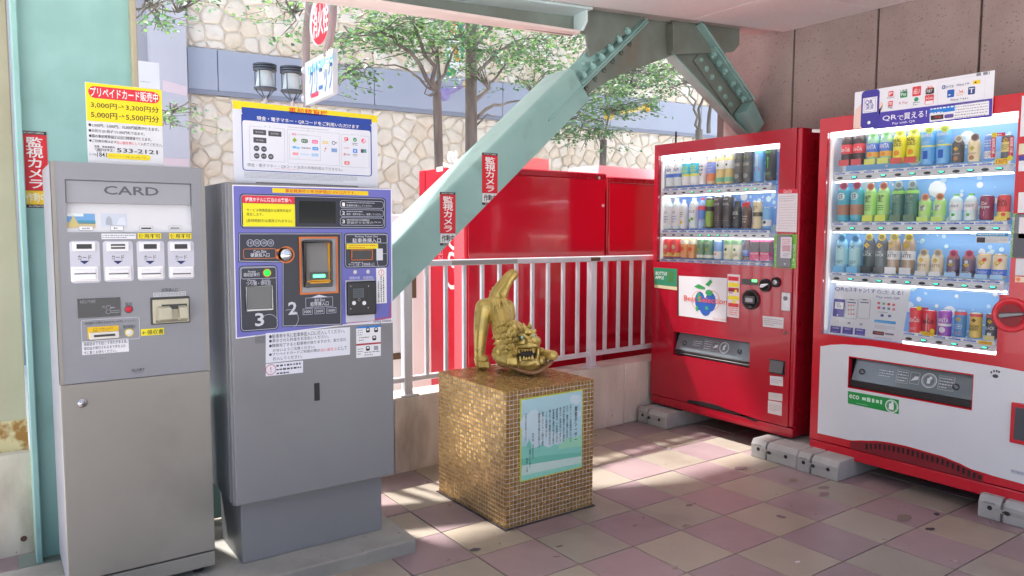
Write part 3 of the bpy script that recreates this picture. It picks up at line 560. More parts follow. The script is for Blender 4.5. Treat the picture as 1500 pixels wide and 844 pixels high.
for k, s_ in enumerate(('10', '50', '100', '500')): p.ring(212+37*k, 360, .0052, .0007, gl, 3); p.text(s_, 212+37*k-11, 351, 212+37*k+11, 368, gl, 3)
p.circ(410, 425, .0128, (206, 110, 40), 3, 24); p.poly([(352, 396), (412, 384), (412, 466), (352, 444)], (206, 110, 40), 3); p.frame(173, 392, 354, 444, (206, 120, 60), .0012, 4, .003); p.poly([(355, 402), (372, 418), (355, 434)], (30, 30, 44), 5)
p.rect(180, 398, 346, 438, m_nav, 4); p.text('Coin Slot', 229, 399, 300, 414, (206, 210, 220), 5); p.text('硬貨投入口', 213, 416, 317, 436, (206, 210, 220), 5, .01)
p.frame(160, 497, 356, 553, gl, .001, 3, .003); p.text('Receipt', 200, 512, 242, 524, (206, 210, 220), 3); p.text('領収証発行', 174, 525, 264, 543, (206, 210, 220), 3); p.text('Change', 196, 562, 240, 572, (206, 210, 220), 3); p.text('Receipt', 276, 560, 320, 570, (206, 210, 220), 3); p.text('つり銭・領収証', 190, 572, 326, 590, (206, 210, 220), 3)
p.poly([(545, 660), (590, 644), (638, 656)], (206, 210, 220), 3); p.frame(515, 662, 666, 708, gl, .001, 3); p.text('Bill Slot', 566, 666, 622, 679, (206, 210, 220), 3); p.text('紙幣挿入口', 542, 684, 642, 704, (206, 210, 220), 3, .01)
for k, s_ in enumerate(('1000', '5000', '10000')): x0 = 500+65*k; p.frame(x0, 722-3*k, x0+54, 752-4*k, gl, .001, 3); p.text(s_, x0+8, 731-3*k, x0+46, 744-4*k, (206, 210, 220), 3)
p.text('2', 420, 684, 470, 752, (196, 198, 206), 3, .04); p.text('3', 237, 746, 289, 815, (196, 198, 206), 3, .04); p.text('1', 904, 391, 940, 455, (206, 208, 214), 4, .04)
p.ring(315, 800, .0135, .0006, gl, 3, 20, 10, 150); p.ring(425, 778, .0148, .0006, gl, 3, 20, -60, 110); p.ring(950, 462, .0135, .0006, gl, 3, 20, 70, 220)
p.frame(735, 314, 966, 361, gl, .001, 3); p.text('Parking Ticket Slot', 787, 319, 913, 332, (206, 210, 220), 3); p.text('駐車券挿入口', 773, 334, 929, 358, (206, 210, 220), 3, .01); p.rect(740, 365, 914, 392, (222, 206, 16), 3); p.marks(752, 369, 900, 389, 2, (190, 100, 30), 4)
p.marks(766, 463, 880, 471, 1, (190, 194, 206), 3); p.text('サービス券・定期券挿入口', 752, 471, 893, 486, (200, 204, 214), 3)
p.text('精算中断', 757, 545, 815, 560, (206, 208, 230), 1); p.text('精算開始', 832, 543, 888, 558, (206, 208, 230), 1)
p.rect(903, 498, 962, 690, (226, 226, 232), 1); p.ring(932, 523, .0052, .0008, (196, 60, 80), 2); p.text('!', 930, 512, 934, 534, (196, 60, 80), 2, .02); p.marks(910, 545, 952, 684, 3, (60, 60, 80), 2, .5, 9, True)
p.build(pan, 'lettering')
b = MB(); b.fbox(FPm, G(c6, 480, 129), G(c6, 680, 253), .002, .0045, M((16, 17, 20), .12)); b.build('screen', pm)
u, v_ = G(c6, 410, 425); b = MB(); b.lathe(FPm.w(u, v_, .002), [(.024, 0), (.024, .005), (.016, .009), (.0001, .0094)], M((206, 208, 210), .18, .9), 20, ax=FPm.n, caps=False); b.fbox(FPm, (u-.012, v_-.001), (u+.012, v_+.001), .0112, .0118, m_dark); b.build('coin_slot', pm)
button(FPm, c6, 303, 524, .0125, .008, (30, 190, 60), pm, 'receipt_button', (190, 100, 50), emit=.6)
# banknote unit
a0, a1 = G(c6, 477, 326), G(c6, 693, 634); u0, u1, v1, v0 = a0[0], a1[0], a0[1], a1[1]; tk = .007
b = MB(); mo = M((206, 110, 44), .4)
for q in (((u0, v0), (u1, v0+tk)), ((u0, v1-tk), (u1, v1)), ((u0, v0+tk), (u0+tk, v1-tk)), ((u1-tk, v0+tk), (u1, v1-tk))): b.fbox(FPm, q[0], q[1], .002, .007, mo)
bu = b.build('banknote_unit', pm)
b = MB(); b.fbox(FPm, (u0+tk, v0+tk), (u1-tk, v1-tk), .0025, .004, M((150, 152, 158), .3)); b.build('back_plate', bu)
d0, d1 = G(c6, 496, 346), G(c6, 650, 597)
b = MB(); mk = M((24, 24, 26), .22); x0, x1, y1, y0 = d0[0], d1[0], d0[1], d1[1]
for q in (((x0, y0), (x1, y0+.022)), ((x0, y1-.008), (x1, y1)), ((x0, y0+.022), (x0+.007, y1-.008)), ((x1-.006, y0+.022), (x1, y1-.008))): b.fbox(FPm, q[0], q[1], .004, .03, mk)
b.build('banknote_hood', bu, bevel=.002)
b = MB(); b.slab([FPm.w(x0+.007, y0+.022, .022), FPm.w(x1-.010, y0+.022, .022), FPm.w(x1-.010, y1-.008, .006), FPm.w(x0+.007, y1-.008, .006)], (0, .001, 0), M((120, 118, 116), .35)); b.build('banknote_chute', bu)
b = MB(); oy = M((236, 160, 20), .4); b.fbox(FPm, (x1-.0105, y0+.022), (x1-.0062, y1-.009), .006, .02, oy); b.fbox(FPm, (x0+.007, y0+.021), (x1-.007, y0+.0245), .024, .031, oy); b.fbox(FPm, G(c6, 527, 562), G(c6, 631, 576), .03, .031, oy); b.build('orange_trim', bu)
b = MB(); b.fbox(FPm, G(c6, 528, 520), G(c6, 625, 555), .0301, .0312, M((60, 64, 66), .3)); b.fbox(FPm, G(c6, 542, 532), G(c6, 606, 546), .0312, .0322, M((60, 255, 110), .4, emit=3.)); b.build('guide_light', bu)
# change and receipt tray
a0, a1 = G(c6, 186, 597), G(c6, 333, 727); u0, u1, v1, v0 = a0[0], a1[0], a0[1], a1[1]
b = MB(); ms = M((150, 152, 152), .25, .7)
for q in (((u0, v0), (u1, v0+.006)), ((u0, v1-.002), (u1, v1)), ((u0, v0+.006), (u0+.002, v1-.002)), ((u1-.002, v0+.006), (u1, v1-.002))): b.fbox(FPm, q[0], q[1], .002, .012, ms)
tr = b.build('change_tray', pm, bevel=.001)
b = MB(); b.fbox(FPm, (u0+.002, v0+.006), (u1-.002, v1-.002), .0022, .0062, M((74, 76, 78), .15)); b.build('tray_flap', tr)
# ticket slot
a0, a1 = G(c6, 764, 397), G(c6, 881, 453); u0, u1, v1, v0 = a0[0], a1[0], a0[1], a1[1]
b = MB()
for q in (((u0, v0), (u1, v0+.0025)), ((u0, v1-.0025), (u1, v1)), ((u0, v0+.0025), (u0+.0025, v1-.0025)), ((u1-.0025, v0+.0025), (u1, v1-.0025))): b.fbox(FPm, q[0], q[1], .002, .008, mo)
ts_ = b.build('ticket_slot', pm)
b = MB(); b.fbox(FPm, (u0+.0025, v0+.0025), (u1-.0025, v1-.0025), .0024, .004, mk)
for k in range(6): q = u0+.005+.0038*k; b.fbox(FPm, (q, v0+.003), (q+.0018, v0+.0075), .004, .0075, M((70, 70, 74), .4))
b.build('slot_teeth', ts_)
for x, y in ((787, 520), (858, 518)): button(FPm, c6, x, y, .008, .005, (196, 198, 204), pm, 'push_button', (120, 120, 150))
# card reader
b = MB(); b.fbox(FPm, G(c6, 733, 566), G(c6, 894, 786), .0015, .004, M((196, 198, 206), .4)); rd = b.build('card_reader', pm, bevel=.001)
b = MB(); b.fbox(FPm, G(c6, 735, 572), G(c6, 892, 748), .004, .026, M((28, 28, 31), .35)); b.build('reader_body', rd, bevel=.006, seg=3)
FR = Face((0, PY-.0262, 0), (1, 0, 0)); p = Print(FR, c6, .0004)
p.frame(757, 592, 868, 730, (50, 50, 54), .0008, 1, .003); p.rect(776, 611, 837, 660, (76, 84, 90), 2); p.marks(784, 616, 830, 655, 4, (40, 46, 50), 3, .4, 3)
for x in (782, 838): p.circ(x, 690, .0034, (224, 224, 226), 2)
for x, y in ((764, 598), (862, 597), (764, 722), (860, 716)): p.circ(x, y, .0008, (210, 210, 214), 2, 8)
p.ring(810, 672, .0022, .0005, (160, 160, 164), 2); p.build(rd, 'reader_keys')
# stickers below the panel
p = Print(FPm, c7, .0008); ink = (58, 60, 70)
for r_ in range(8):
    for q in range(6): p.circ(240+9.5*q + (5 if r_ % 2 else 0), 186+7*r_-q*.6, .0007, (40, 40, 44), 0, 6)
p.build(pm, 'speaker_holes'); p = Print(FPm, c7, .0008)
p.poly([(297, 181), (760, 147), (760, 298), (297, 346)], (214, 217, 226), 1); p.K = crop(385, 475, 8.333)
for s_, x0, y0, x1, y1 in (('●駐車券を先に駐車券投入口に挿入してください。', 75, 127, 1000, 104), ('●表示された料金をお支払いください。', 75, 185, 803, 168), ('●精算完了すると駐車券が戻りますので、取り忘れ', 75, 245, 1017, 205), ('のないようご注意ください。', 120, 302, 640, 292), ('●プリペイドカードご利用の際は', 75, 354, 697, 334), ('挿入してください。', 122, 405, 480, 410)): p.text(s_, x0, y0, x1, y1, ink, 2, .014)
p.text('白い面を上', 708, 296, 905, 317, (206, 80, 90), 2, .014); p.text('にして', 915, 275, 1025, 307, ink, 2, .014)
p.build(pm, 'sticker'); p = Print(FPm, c7, .0008)
p.poly([(297, 350), (502, 331), (502, 397), (297, 418)], (214, 217, 226), 1); p.ring(325, 381, .0082, .001, (196, 56, 80), 2, 24); p.text('!', 322, 366, 328, 396, (196, 56, 80), 2, .03); p.marks(355, 350, 492, 398, 3, ink, 2, .5, 5)
p.build(pm, 'sticker'); p = Print(FPm, c7, .0008)
p.poly([(794, 146), (929, 135), (929, 232), (794, 240)], (222, 224, 230), 1); p.poly([(794, 146), (929, 135), (929, 146), (794, 156)], (40, 120, 196), 2); p.poly([(794, 244), (929, 233), (929, 305), (794, 318)], (222, 224, 230), 1); p.poly([(794, 240), (929, 229), (929, 238), (794, 250)], (160, 50, 56), 2)
for x, y in ((847, 152), (892, 150), (882, 195), (847, 252)): p.rect(x, y, x+22, y+24, (40, 40, 46), 2, .002); p.rect(x+5, y+4, x+17, y+12, (222, 224, 230), 3)
p.marks(802, 160, 830, 195, 3, ink, 2, .3, 6); p.marks(808, 200, 865, 222, 2, ink, 2, .4, 7); p.marks(802, 262, 832, 300, 3, ink, 2, .3, 8); p.marks(840, 280, 922, 300, 2, ink, 2, .4, 9)
p.rect(891, 251, 915, 272, (150, 152, 160), 2)
p.build(pm, 'sticker')
b = MB(); b.fbox(FPm, G(c7, 562, 456), G(c7, 594, 549), .0, .002, M((24, 24, 26), .4)); b.build('lock_cover', pm, bevel=.001)
Print.RS = 1.
# notice board on top
FS = Face((0, PY+.10, 0), (1, 0, 0))
nb = thing('notice_board', 'wide white notice board with yellow heading standing on the payment machine', 'sign', (1.05, PY+.1, Z1))
tl, br_ = FS.uv(c5(113, 63)), FS.uv(c5(914, 540))
b = MB(); b.fbox(FS, (tl[0], Z1-.012), (br_[0], tl[1]), -.004, 0, M((206, 210, 220), .4)); bd = b.build('board', nb)
b = MB(); b.box((tl[0]+.08, PY+.075, Z1-.002), (br_[0]-.1, PY+.0995, Z1+.008), M((120, 122, 126), .5)); b.build('clamp_strip', nb)
ks = crop(340, 150, 6.818); p = Print(FS, ks, .0006)
p.poly([(1, -22), (1448, 132), (1450, 205), (8, 62)], (222, 204, 12), 1); p.text('事前精算機', 563, 47, 957, 149, (206, 64, 30), 2, .03)
p.rect(90, 102, 1397, 742, (24, 62, 150), 1, .012); p.rect(101, 176, 1386, 734, (212, 215, 224), 2, .009); p.text('現金・電子マネー・QRコードをご利用いただけます', 245, 135, 1268, 268, (236, 240, 246), 3, .02)
p.rect(96, 102+4, 1392, 290-120, (24, 62, 150), 2); gr = (150, 152, 160)
p.frame(170, 236, 528, 600, gr, .0009, 3); p.frame(549, 268, 1074, 636, gr, .0009, 3); p.frame(568, 316, 884, 584, gr, .0009, 3); p.frame(1088, 318, 1368, 658, gr, .0009, 3)
p.rect(305, 228, 410, 262, (212, 215, 224), 4); p.text('現　金', 318, 236, 386, 252, (100, 102, 110), 5); p.rect(735, 262, 850, 305, (212, 215, 224), 4); p.text('電子マネー', 745, 280, 838, 297, (90, 92, 100), 5); p.rect(1170, 305, 1275, 350, (212, 215, 224), 4); p.text('QRコード', 1180, 318, 1266, 334, (90, 92, 100), 5); p.marks(553, 238, 995, 288, 1, (110, 112, 120), 4, .35, 2)
dk = (66, 68, 74)
for x0, y0, s_ in ((208, 268, '壱万円札'), (360, 284, '五千円札'), (211, 348, '千円札')): p.rect(x0, y0, x0+131, y0+62, dk, 4); p.text(s_, x0+24, y0+20, x0+107, y0+42, (196, 198, 204), 5)
for x, y, s_ in ((243, 460, '500'), (317, 467, '100'), (245, 535, '50'), (316, 538, '10'), (386, 543, '5')): p.circ(x, y, .0108, dk, 4, 18); p.text(s_, x-16, y-9, x+16, y+9, (186, 188, 194), 5)
def pill(x, y, wx, wy, col, s_=None, tc=(236, 238, 240), r=.003): 
    p.rect(x-wx, y-wy, x+wx, y+wy, col, 4, r)
    if s_: p.text(s_, x-wx*.7, y-wy*.5, x+wx*.7, y+wy*.5, tc, 5, .02)
p.text('IC', 600, 306, 636, 332, (206, 40, 60), 4, .03); p.marks(645, 314, 850, 336, 1, (110, 110, 116), 4, .5, 1)
p.poly([(600, 377), (623, 352), (646, 378), (623, 402)], (120, 160, 30), 4); pill(722, 386, 34, 22, (40, 96, 60), 'IC', r=.006); pill(826, 395, 30, 20, (226, 100, 150), 'nimo'); p.rect(600, 436, 640, 462, (90, 170, 220), 4, .004); p.rect(640, 446, 676, 468, (120, 190, 230), 4, .004); p.text('manaca', 692, 446, 784, 468, (90, 90, 110), 4, .02); pill(830, 463, 30, 18, (40, 140, 210), 'ICOCA'); pill(632, 514, 30, 14, (226, 110, 130), 'PiTaPa', r=.006); p.text('SUGOCA', 684, 510, 772, 532, (130, 180, 220), 4, .02); pill(826, 527, 34, 16, (130, 180, 220), 'Kitaca')
p.rect(898, 384, 960, 402, (200, 206, 130), 4); p.rect(898, 402, 960, 418, (226, 190, 120), 4); p.ring(1012, 406, .0075, .0024, (30, 40, 80), 4); p.text('+', 1028, 395, 1046, 414, (30, 40, 80), 4, .03); p.circ(932, 462, .004, (206, 110, 110), 4); p.marks(920, 478, 945, 494, 1, (90, 90, 100), 4); p.rect(990, 458, 1048, 500, (130, 160, 206), 4); p.marks(995, 465, 1043, 495, 2, (90, 110, 160), 5); p.marks(596, 552, 748, 566, 1, gr, 4)
p.rect(1120, 348, 1158, 386, (206, 50, 60), 4, .003); p.text('P', 1130, 356, 1148, 378, (236, 236, 236), 5, .03); p.marks(1112, 390, 1168, 402, 1, dk, 4); p.circ(1225, 374, .0085, (30, 140, 80), 4, 18); p.text('✓', 1214, 364, 1238, 386, (236, 240, 236), 5, .03); p.marks(1198, 400, 1258, 436, 2, dk, 4, .5); p.circ(1310, 386, .0098, (216, 90, 130), 4, 18); p.text('J', 1300, 370, 1322, 402, (240, 240, 240), 5, .03)
p.text('au PAY', 1114, 444, 1172, 468, (196, 130, 150), 4, .02); p.rect(1206, 464, 1250, 508, (30, 120, 206), 4, .003); p.text('支', 1214, 472, 1242, 500, (236, 240, 244), 5, .02); p.marks(1204, 514, 1254, 544, 2, dk, 4); p.rect(1284, 468, 1312, 506, (90, 60, 70), 4); p.rect(1312, 468, 1340, 506, (70, 150, 150), 4); p.text('R', 1114, 506, 1140, 534, (206, 40, 60), 4, .03); p.text('Pay', 1144, 512, 1178, 534, dk, 4, .02); p.rect(1120, 588, 1172, 624, (206, 80, 60), 4, .003); p.text('au', 1132, 596, 1160, 616, (240, 236, 236), 5, .02)
p.text('現金・電子マネー・QRコード決済の併用利用はできません。', 150, 605, 1102, 690, (110, 112, 120), 4, .006); p.marks(430, 655, 870, 690, 1, (206, 120, 120), 4, .3)
p.marks(122, 688, 1250, 800, 5, (140, 142, 152), 2, .45, 12)
p.build(bd, 'print')
Print.RS = 1.
# camera warning signs
def warning(F, K, box, label, bottom, clip=None):
    x0, y0, x1, y1 = box; a, c = F.uv(K(x0, y0)), F.uv(K(x1, y1)); t = thing('warning_sign', label, 'sign', F.w((a[0]+c[0])/2, c[1], 0), 'security camera signs')
    wd, h = c[0]-a[0], a[1]-c[1]
    pl = [(a[0], c[1]), (c[0], c[1]), (c[0], a[1]), (a[0], a[1])]; b = MB(); b.fprism(F, clip_poly(pl, *clip) if clip else pl, 0, .0008, M((40, 40, 42), .4)); o = b.build('plate', t)
    p = Print(F, K, .0012, uv=True); p.clip = clip; X = lambda f: a[0]+wd*f; Y = lambda f: a[1]-h*f
    p.rect(X(0), Y(.045), X(1), Y(.77), (200, 24, 40), 1); p.text('SECURITY CAMERA', X(.1), Y(.012), X(.9), Y(.034), (206, 206, 206), 1, .02)
    p.vtext('監視カメラ', X(.17), Y(.075), X(.84), Y(.745), (232, 228, 230), 2, .035); p.rect(X(0), Y(.775), X(1), Y(.955), bottom, 1); p.text('作動中', X(.1), Y(.80), X(.92), Y(.935), (30, 30, 32) if bottom[2] > 60 else (238, 226, 200), 2, .04)
    p.text('IN OPERATION', X(.2), Y(.965), X(.85), Y(.99), (206, 206, 206), 1, .02); p.build(o, 'print'); return t
FB = Face((0, YB0-.0008, 0), (1, 0, 0)); k6 = crop(600, 200, 3.837); BCLIP = (Nn.x, Nn.z, R0.dot(Nn)-TH+.001)
warning(FB, k6, (170, 312, 258, 612), 'lower red camera warning sign on the diagonal brace, beside the railing', (206, 210, 210), BCLIP)
warning(FB, k6, (407, 90, 494, 386), 'upper red camera warning sign, higher up on the diagonal brace', (206, 210, 210), BCLIP)
FL = Face((0, 3.4985, 0), (1, 0, 0))
warning(FL, c1, (84, 537, 205, 858), 'red camera warning sign with yellow foot on the tall teal column', (226, 190, 20))
Print.RS = 1.
# ------------------------------------------------------------------ drinks vending machines
XF = 3.85
m_red = N('red_machine_enamel', (184, 14, 42), (176, 13, 40), 2., .22, rvar=.04, k=1.05, spec=.6, coat=.3)
m_redd = N('red_machine_side', (176, 20, 40), (166, 18, 37), 2., .28, rvar=.05, k=1.1)
m_white = N('white_machine_enamel', (214, 216, 220), (208, 210, 215), 2., .3, rvar=.05, k=.9)
m_inner = M((226, 228, 234), .5, k=.9)
m_led = M((240, 243, 255), .5, emit=2.2)
m_side_glow = M((236, 240, 255), .5, emit=.15)  # faint glow for the added side strips
m_rail = M((206, 208, 214), .35)
m_key, m_keyl = M((52, 58, 62), .25), M((60, 240, 170), .3, emit=1.6)
m_glass = glass('display_glass', ior=1.25)
m_black = M((24, 24, 27), .3)
m_steel = N('brushed_steel', (180, 180, 184), (168, 168, 172), 30., .3, metal=.8)
def plates_round(F, outer, holes, d0, d1, mat, name, parent, bevel=.0):
    """front plate outer=(u0,v0,u1,v1) with rectangular openings, laid as butted strips"""
    us = sorted({outer[0], outer[2]} | {h[0] for h in holes} | {h[2] for h in holes}); mb = MB()
    for a, c in zip(us[:-1], us[1:]):
        hs_ = sorted([h for h in holes if h[0] <= a+1e-6 and h[2] >= c-1e-6], key=lambda h: h[1]); v_ = outer[1]
        for h in hs_ + [(0, outer[3], 0, outer[3])]:
            if h[1]-v_ > 1e-4: mb.fbox(F, (a, v_), (c, h[1]), d0, d1, mat)
            v_ = h[3]
    return mb.build(name, parent)
def hole(F, a, c): return (min(a[0], c[0]), min(a[1], c[1]), max(a[0], c[0]), max(a[1], c[1]))
def backdrop(F, h, d, parent, seed, blue=(110, 166, 230)):
    p = Print(F, FULL, d, uv=True, rough=.6); r = random.Random(seed); p.rect(h[0], h[1], h[2], h[3], M(blue, .6, emit=.06, k=1.1), 0)  # backing panel glows faintly though it is no lamp
    for k in range(230):
        u, v_ = r.uniform(h[0]+.03, h[2]-.03), r.uniform(h[1]+.03, h[3]-.03); rr = .004*math.exp(r.gauss(.6, .7)); rr *= 1.25; rr = min(rr, .05, u-h[0], h[2]-u, v_-h[1], h[3]-v_); q = r.choice(((226, 236, 248), (206, 226, 248), (180, 208, 242)))
        p.circ(u, v_, max(rr, .003), q, 1+.09*k, 10)
    return p.build(parent, 'backdrop')
drink_n = 0
def drink(F, K, spec, d, group, where):
    """spec: kind, x, y_top, y_bottom, width (crop px), {colours}, label text"""
    kind, xc, yt, yb, wpx, c, lab, rep = spec
    pale = lambda q: tuple(int(a*.82 + b_*.18) for a, b_ in zip(q, (206, 214, 226)))  # mixes drink colours toward pale blue-grey, imitating the display's hazy light
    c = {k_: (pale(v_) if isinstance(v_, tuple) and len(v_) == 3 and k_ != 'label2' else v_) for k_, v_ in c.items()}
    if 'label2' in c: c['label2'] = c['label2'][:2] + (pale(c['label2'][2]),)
    u0, _ = F.uv(K(xc-wpx/2, (yt+yb)/2), d); u1, _ = F.uv(K(xc+wpx/2, (yt+yb)/2), d); um = (u0+u1)/2
    _, v0 = F.uv(K(xc, yb), d); _, v1 = F.uv(K(xc, yt), d); h = v1-v0; r = (u1-u0)/2*.93
    n = 16; base = F.w(um, v0, d); nm = {'b': 'drink_bottle', 'c': 'drink_can', 's': 'screw_can', 'x': 'drink_carton'}[kind]; cat = {'b': 'bottle', 'c': 'can', 's': 'bottle can', 'x': 'carton'}[kind]
    body = M(c['body'], c.get('br', .2), c.get('bm', 0.), coat=.2, k=.68); mb = MB(); off = lambda p: p
    if kind == 'b':
        mb.lathe(base, [(r*.8, 0), (r*.96, .03*h), (r, .06*h), (r, .3*h), (r*.96, .42*h), (r, .5*h), (r, .70*h), (r*.95, .77*h), (r*.72, .85*h), (r*.46, .90*h), (r*.42, .93*h)], body, n)
    elif kind == 'c': mb.lathe(base, [(r*.84, 0), (r*.98, .03*h), (r, .05*h), (r, .92*h), (r*.86, .975*h)], body, n)
    elif kind == 's': mb.lathe(base, [(r*.9, 0), (r, .03*h), (r, .68*h), (r*.93, .76*h), (r*.62, .88*h), (r*.60, .90*h)], body, n)
    else: mb.fbox(F, (um-r, v0), (um+r, v0+h), d-r*.7, d+r*.7, body)
    o = mb.build(nm, loc=base); o['label'] = lab; o['category'] = cat; o['group'] = group
    cap = M(c.get('cap', (214, 214, 218)), .35)
    if kind == 'b': q = MB(); q.lathe(base, [(r*.44, .93*h), (r*.44, h)], cap, 12); q.build('cap', o)
    if kind == 's': q = MB(); q.lathe(base, [(r*.66, .885*h), (r*.66, .985*h), (r*.6, h)], cap, 12); q.build('cap', o)
    if kind == 'c': q = MB(); q.lathe(base, [(r*.86, .976*h), (r*.84, h), (r*.76, .985*h)], M((196, 198, 202), .25, .8), n); q.build('lid', o)
    rl_ = {'b': 1.02, 'c': 1.012, 's': 1.015, 'x': 1}[kind]*r
    b0, b1 = c.get('band', {'b': (.3, .68), 'c': (.06, .91), 's': (.08, .66), 'x': (.1, .9)}[kind])
    def bandp(f0, f1, col, name, k_=1.0):
        q = MB()
        if kind == 'x': q.fbox(F, (um-r*1.01, v0+f0*h), (um+r*1.01, v0+f1*h), d-r*.72, d+r*.71*k_, M(col, .4, k=.68))
        else: q.lathe(base, [(rl_*k_, f0*h), (rl_*k_, f1*h)], M(col, .35, k=.68), n, caps=False)
        q.build(name, o)
    if 'label' in c: bandp(b0, b1, c['label'], 'label')
    if 'label2' in c: f0, f1, col = c['label2']; bandp(f0, f1, col, 'label_band', 1.012)
    p = Print(F, FULL, 0, uv=True); p.d0 = d; used = False
    if kind == 'x': p.d = d+r*.72; p.wrap = None
    else: p.wrap = (um, rl_*1.02)
    for t in c.get('txt', ()):
        s_, f0, f1, wd, col = t[:5]; used = True
        if s_ == 'o': p.circ(um+(t[5] if len(t) > 5 else 0)*r, v0+(f0+f1)/2*h, wd*r, col, 2, 14)
        elif s_ == 'd': v_ = v0+(f0+f1)/2*h; p.poly([(um-wd*r, v_), (um, v_-wd*r), (um+wd*r, v_), (um, v_+wd*r)], col, 2)
        elif s_ == 'r': p.rect(um-wd*r, v0+f0*h, um+wd*r, v0+f1*h, col, 2)
        elif s_ == 'm': p.marks(um-wd*r, v0+f1*h, um+wd*r, v0+f0*h, 3, col, 3, .5, int(xc))
        else: p.text(s_, um-wd*r, v0+f1*h, um+wd*r, v0+f0*h, col, 3, .025)
    if 'tag' in c: # round price flag tied at the neck
        col = c['tag']; p2 = MB(); cc = F.w(um+r*.42, v0+.9*h, d+r*.9); p2.cyl(cc, cc+F.n*.003, r*.66, n=18, m=M(col, .4)); p2.cyl(cc+F.n*.003, cc+F.n*.0036, r*.44, n=14, m=M(c.get('tag2', tuple(int(x*.75) for x in col)), .4)); p2.build('neck_tag', o)
    if 'foot' in c:
        q = MB(); q.fbox(F, (um-r*.95, v0-.004), (um+r*.95, v0+.15*h), d+r*1.08, d+r*1.1, M(c['foot'], .4)); q.build('price_card', o)
        if 'foott' in c: pass
    if used: p.build(o, 'lettering')
    for k in range(rep):
        xk = xc + c['dx']*(k+1); uk = F.uv(K(xk, (yt+yb)/2), d)[0]; copy_tree(o, F.u*(uk-um), lab.replace(' the ', ' ') + ', right of pair'); o['label'] = lab.replace(' the ', ' ') + ', left of pair'
    return o
def selector(F, K, xs, ys_, lit, parent, d=.0, wb=.028, hb=.011, rail=(60, 18), tags=True, x_ext=None):
    """white rail with one oval button per drink and a strip of price tickets above"""
    uvs = [F.uv(K(x, y), d) for x, y in zip(xs, ys_)]; du = (uvs[-1][0]-uvs[0][0])/(len(uvs)-1); vm = sum(v_ for _, v_ in uvs)/len(uvs)
    a, c = uvs[0][0]-du*.55, uvs[-1][0]+du*.6
    b = MB(); b.fbox(F, (a, vm-.016), (c, vm+.016), d-.05, d-.002, m_rail); rail_o = b.build('shelf_rail', parent, bevel=.006, seg=2)
    b = MB(); b.fbox(F, (a, vm+.0165), (c, vm+.019), d-.16, d-.006, m_inner); b.build('shelf', parent)
    b = MB(); b.fbox(F, (a, vm-.024), (c, vm-.017), d-.05, d-.02, m_led); b.build('light_strip', parent)
    p = Print(F, FULL, d-.0056, uv=True); b = MB(); b.fbox(F, (a, vm+.0195), (c, vm+.034), d-.008, d-.006, M((224, 228, 234), .4)); s_ = b.build('ticket_strip', parent)
    for i, (u, v_) in enumerate(uvs):
        p.rect(u-du*.42, vm+.021, u+du*.36, vm+.028, (70, 110, 206), 1); p.marks(u-du*.38, vm+.0275, u+du*.3, vm+.0215, 1, (220, 228, 240), 2, .4, i); p.marks(u-du*.2, vm+.0335, u+du*.3, vm+.0288, 1, (50, 56, 70), 1, .7, i+9)
    p.build(s_, 'lettering')
    for i, (u, v_) in enumerate(uvs):
        b = MB(); n = 14; w2, h2 = wb/2, hb/2
        for dd, sc in ((-.002, 1.), (.0035, .96)): pass
        prof = [F.w(u+w2*math.cos(2*math.pi*k/n), vm+h2*math.sin(2*math.pi*k/n), d-.002) for k in range(n)]; top = [F.w(u+w2*.92*math.cos(2*math.pi*k/n), vm+h2*.85*math.sin(2*math.pi*k/n), d+.003) for k in range(n)]
        b.add(prof+top, [(k, (k+1) % n, n+(k+1) % n, n+k) for k in range(n)] + [tuple(range(n, 2*n))], m_key)
        if i in lit:
            b.add([F.w(u+w2*.7*math.cos(2*math.pi*k/n), vm+h2*.2+h2*.4*math.sin(2*math.pi*k/n), d+.0034) for k in range(n)], [tuple(range(n))], m_keyl)
        b.build('button', parent)
    return vm
# ================================================================== the red machine
yl, yr = on_x(956, 400, XF).y, on_x(1168.5, 400, XF).y
FV = Face((XF, yl, 0), (0, -1, 0)); WV = yl-yr; ZB, ZT = .135, 1.948
r1, r2 = crop(940, 170, 3.668), crop(940, 360, 2.814)
rv = thing('vending_machine', 'all red drinks vending machine with apple poster, standing nearest the corner', 'vending machine', (XF+.35, (yl+yr)/2, .1))
Q = lambda x, y, K=r1, d=0: FV.uv(K(x, y), d)
hw = hole(FV, Q(91, 214), Q(722, 812)); hp = hole(FV, Q(130, 353, r2), Q(443, 505, r2))
hw = (hw[0], hw[1], hw[2], FV.uv(r1(500, 172))[1])
b = MB(); sh = [((0, 0, ZB+.03), (.70, .02, ZT-.002)), ]
b.box((XF+.17, yr, ZB+.03), (XF+.72, yl, ZT-.003), m_redd); b.box((XF+.03, yl-.022, ZB+.03), (XF+.17, yl, ZT-.003), m_redd); b.box((XF+.03, yr, ZB+.03), (XF+.17, yr+.022, ZT-.003), m_redd); b.box((XF+.03, yr+.022, ZT-.02), (XF+.17, yl-.022, ZT-.003), m_redd)
b.build('cabinet', rv)
b = MB(); b.box((XF+.004, yr+.01, ZB-.012), (XF+.7, yl-.01, ZB+.03), m_redd); b.build('base_frame', rv, bevel=.004)
dv0 = FV.uv(r2(620, 762))[1]
door = plates_round(FV, (0, ZB+.052, WV-.035, ZT), [hw, hp], -.03, 0, m_red, 'door', rv)
b = MB(); b.fbox(FV, (WV-.0345, ZB+.052), (WV, ZT), -.03, 0, m_red); b.build('door_edge', rv, bevel=.014, seg=4)
b = MB(); b.fbox(FV, (0, ZB), (WV, ZB+.046), -.028, -.002, m_red); b.build('kick_plate', rv, bevel=.006, seg=2)
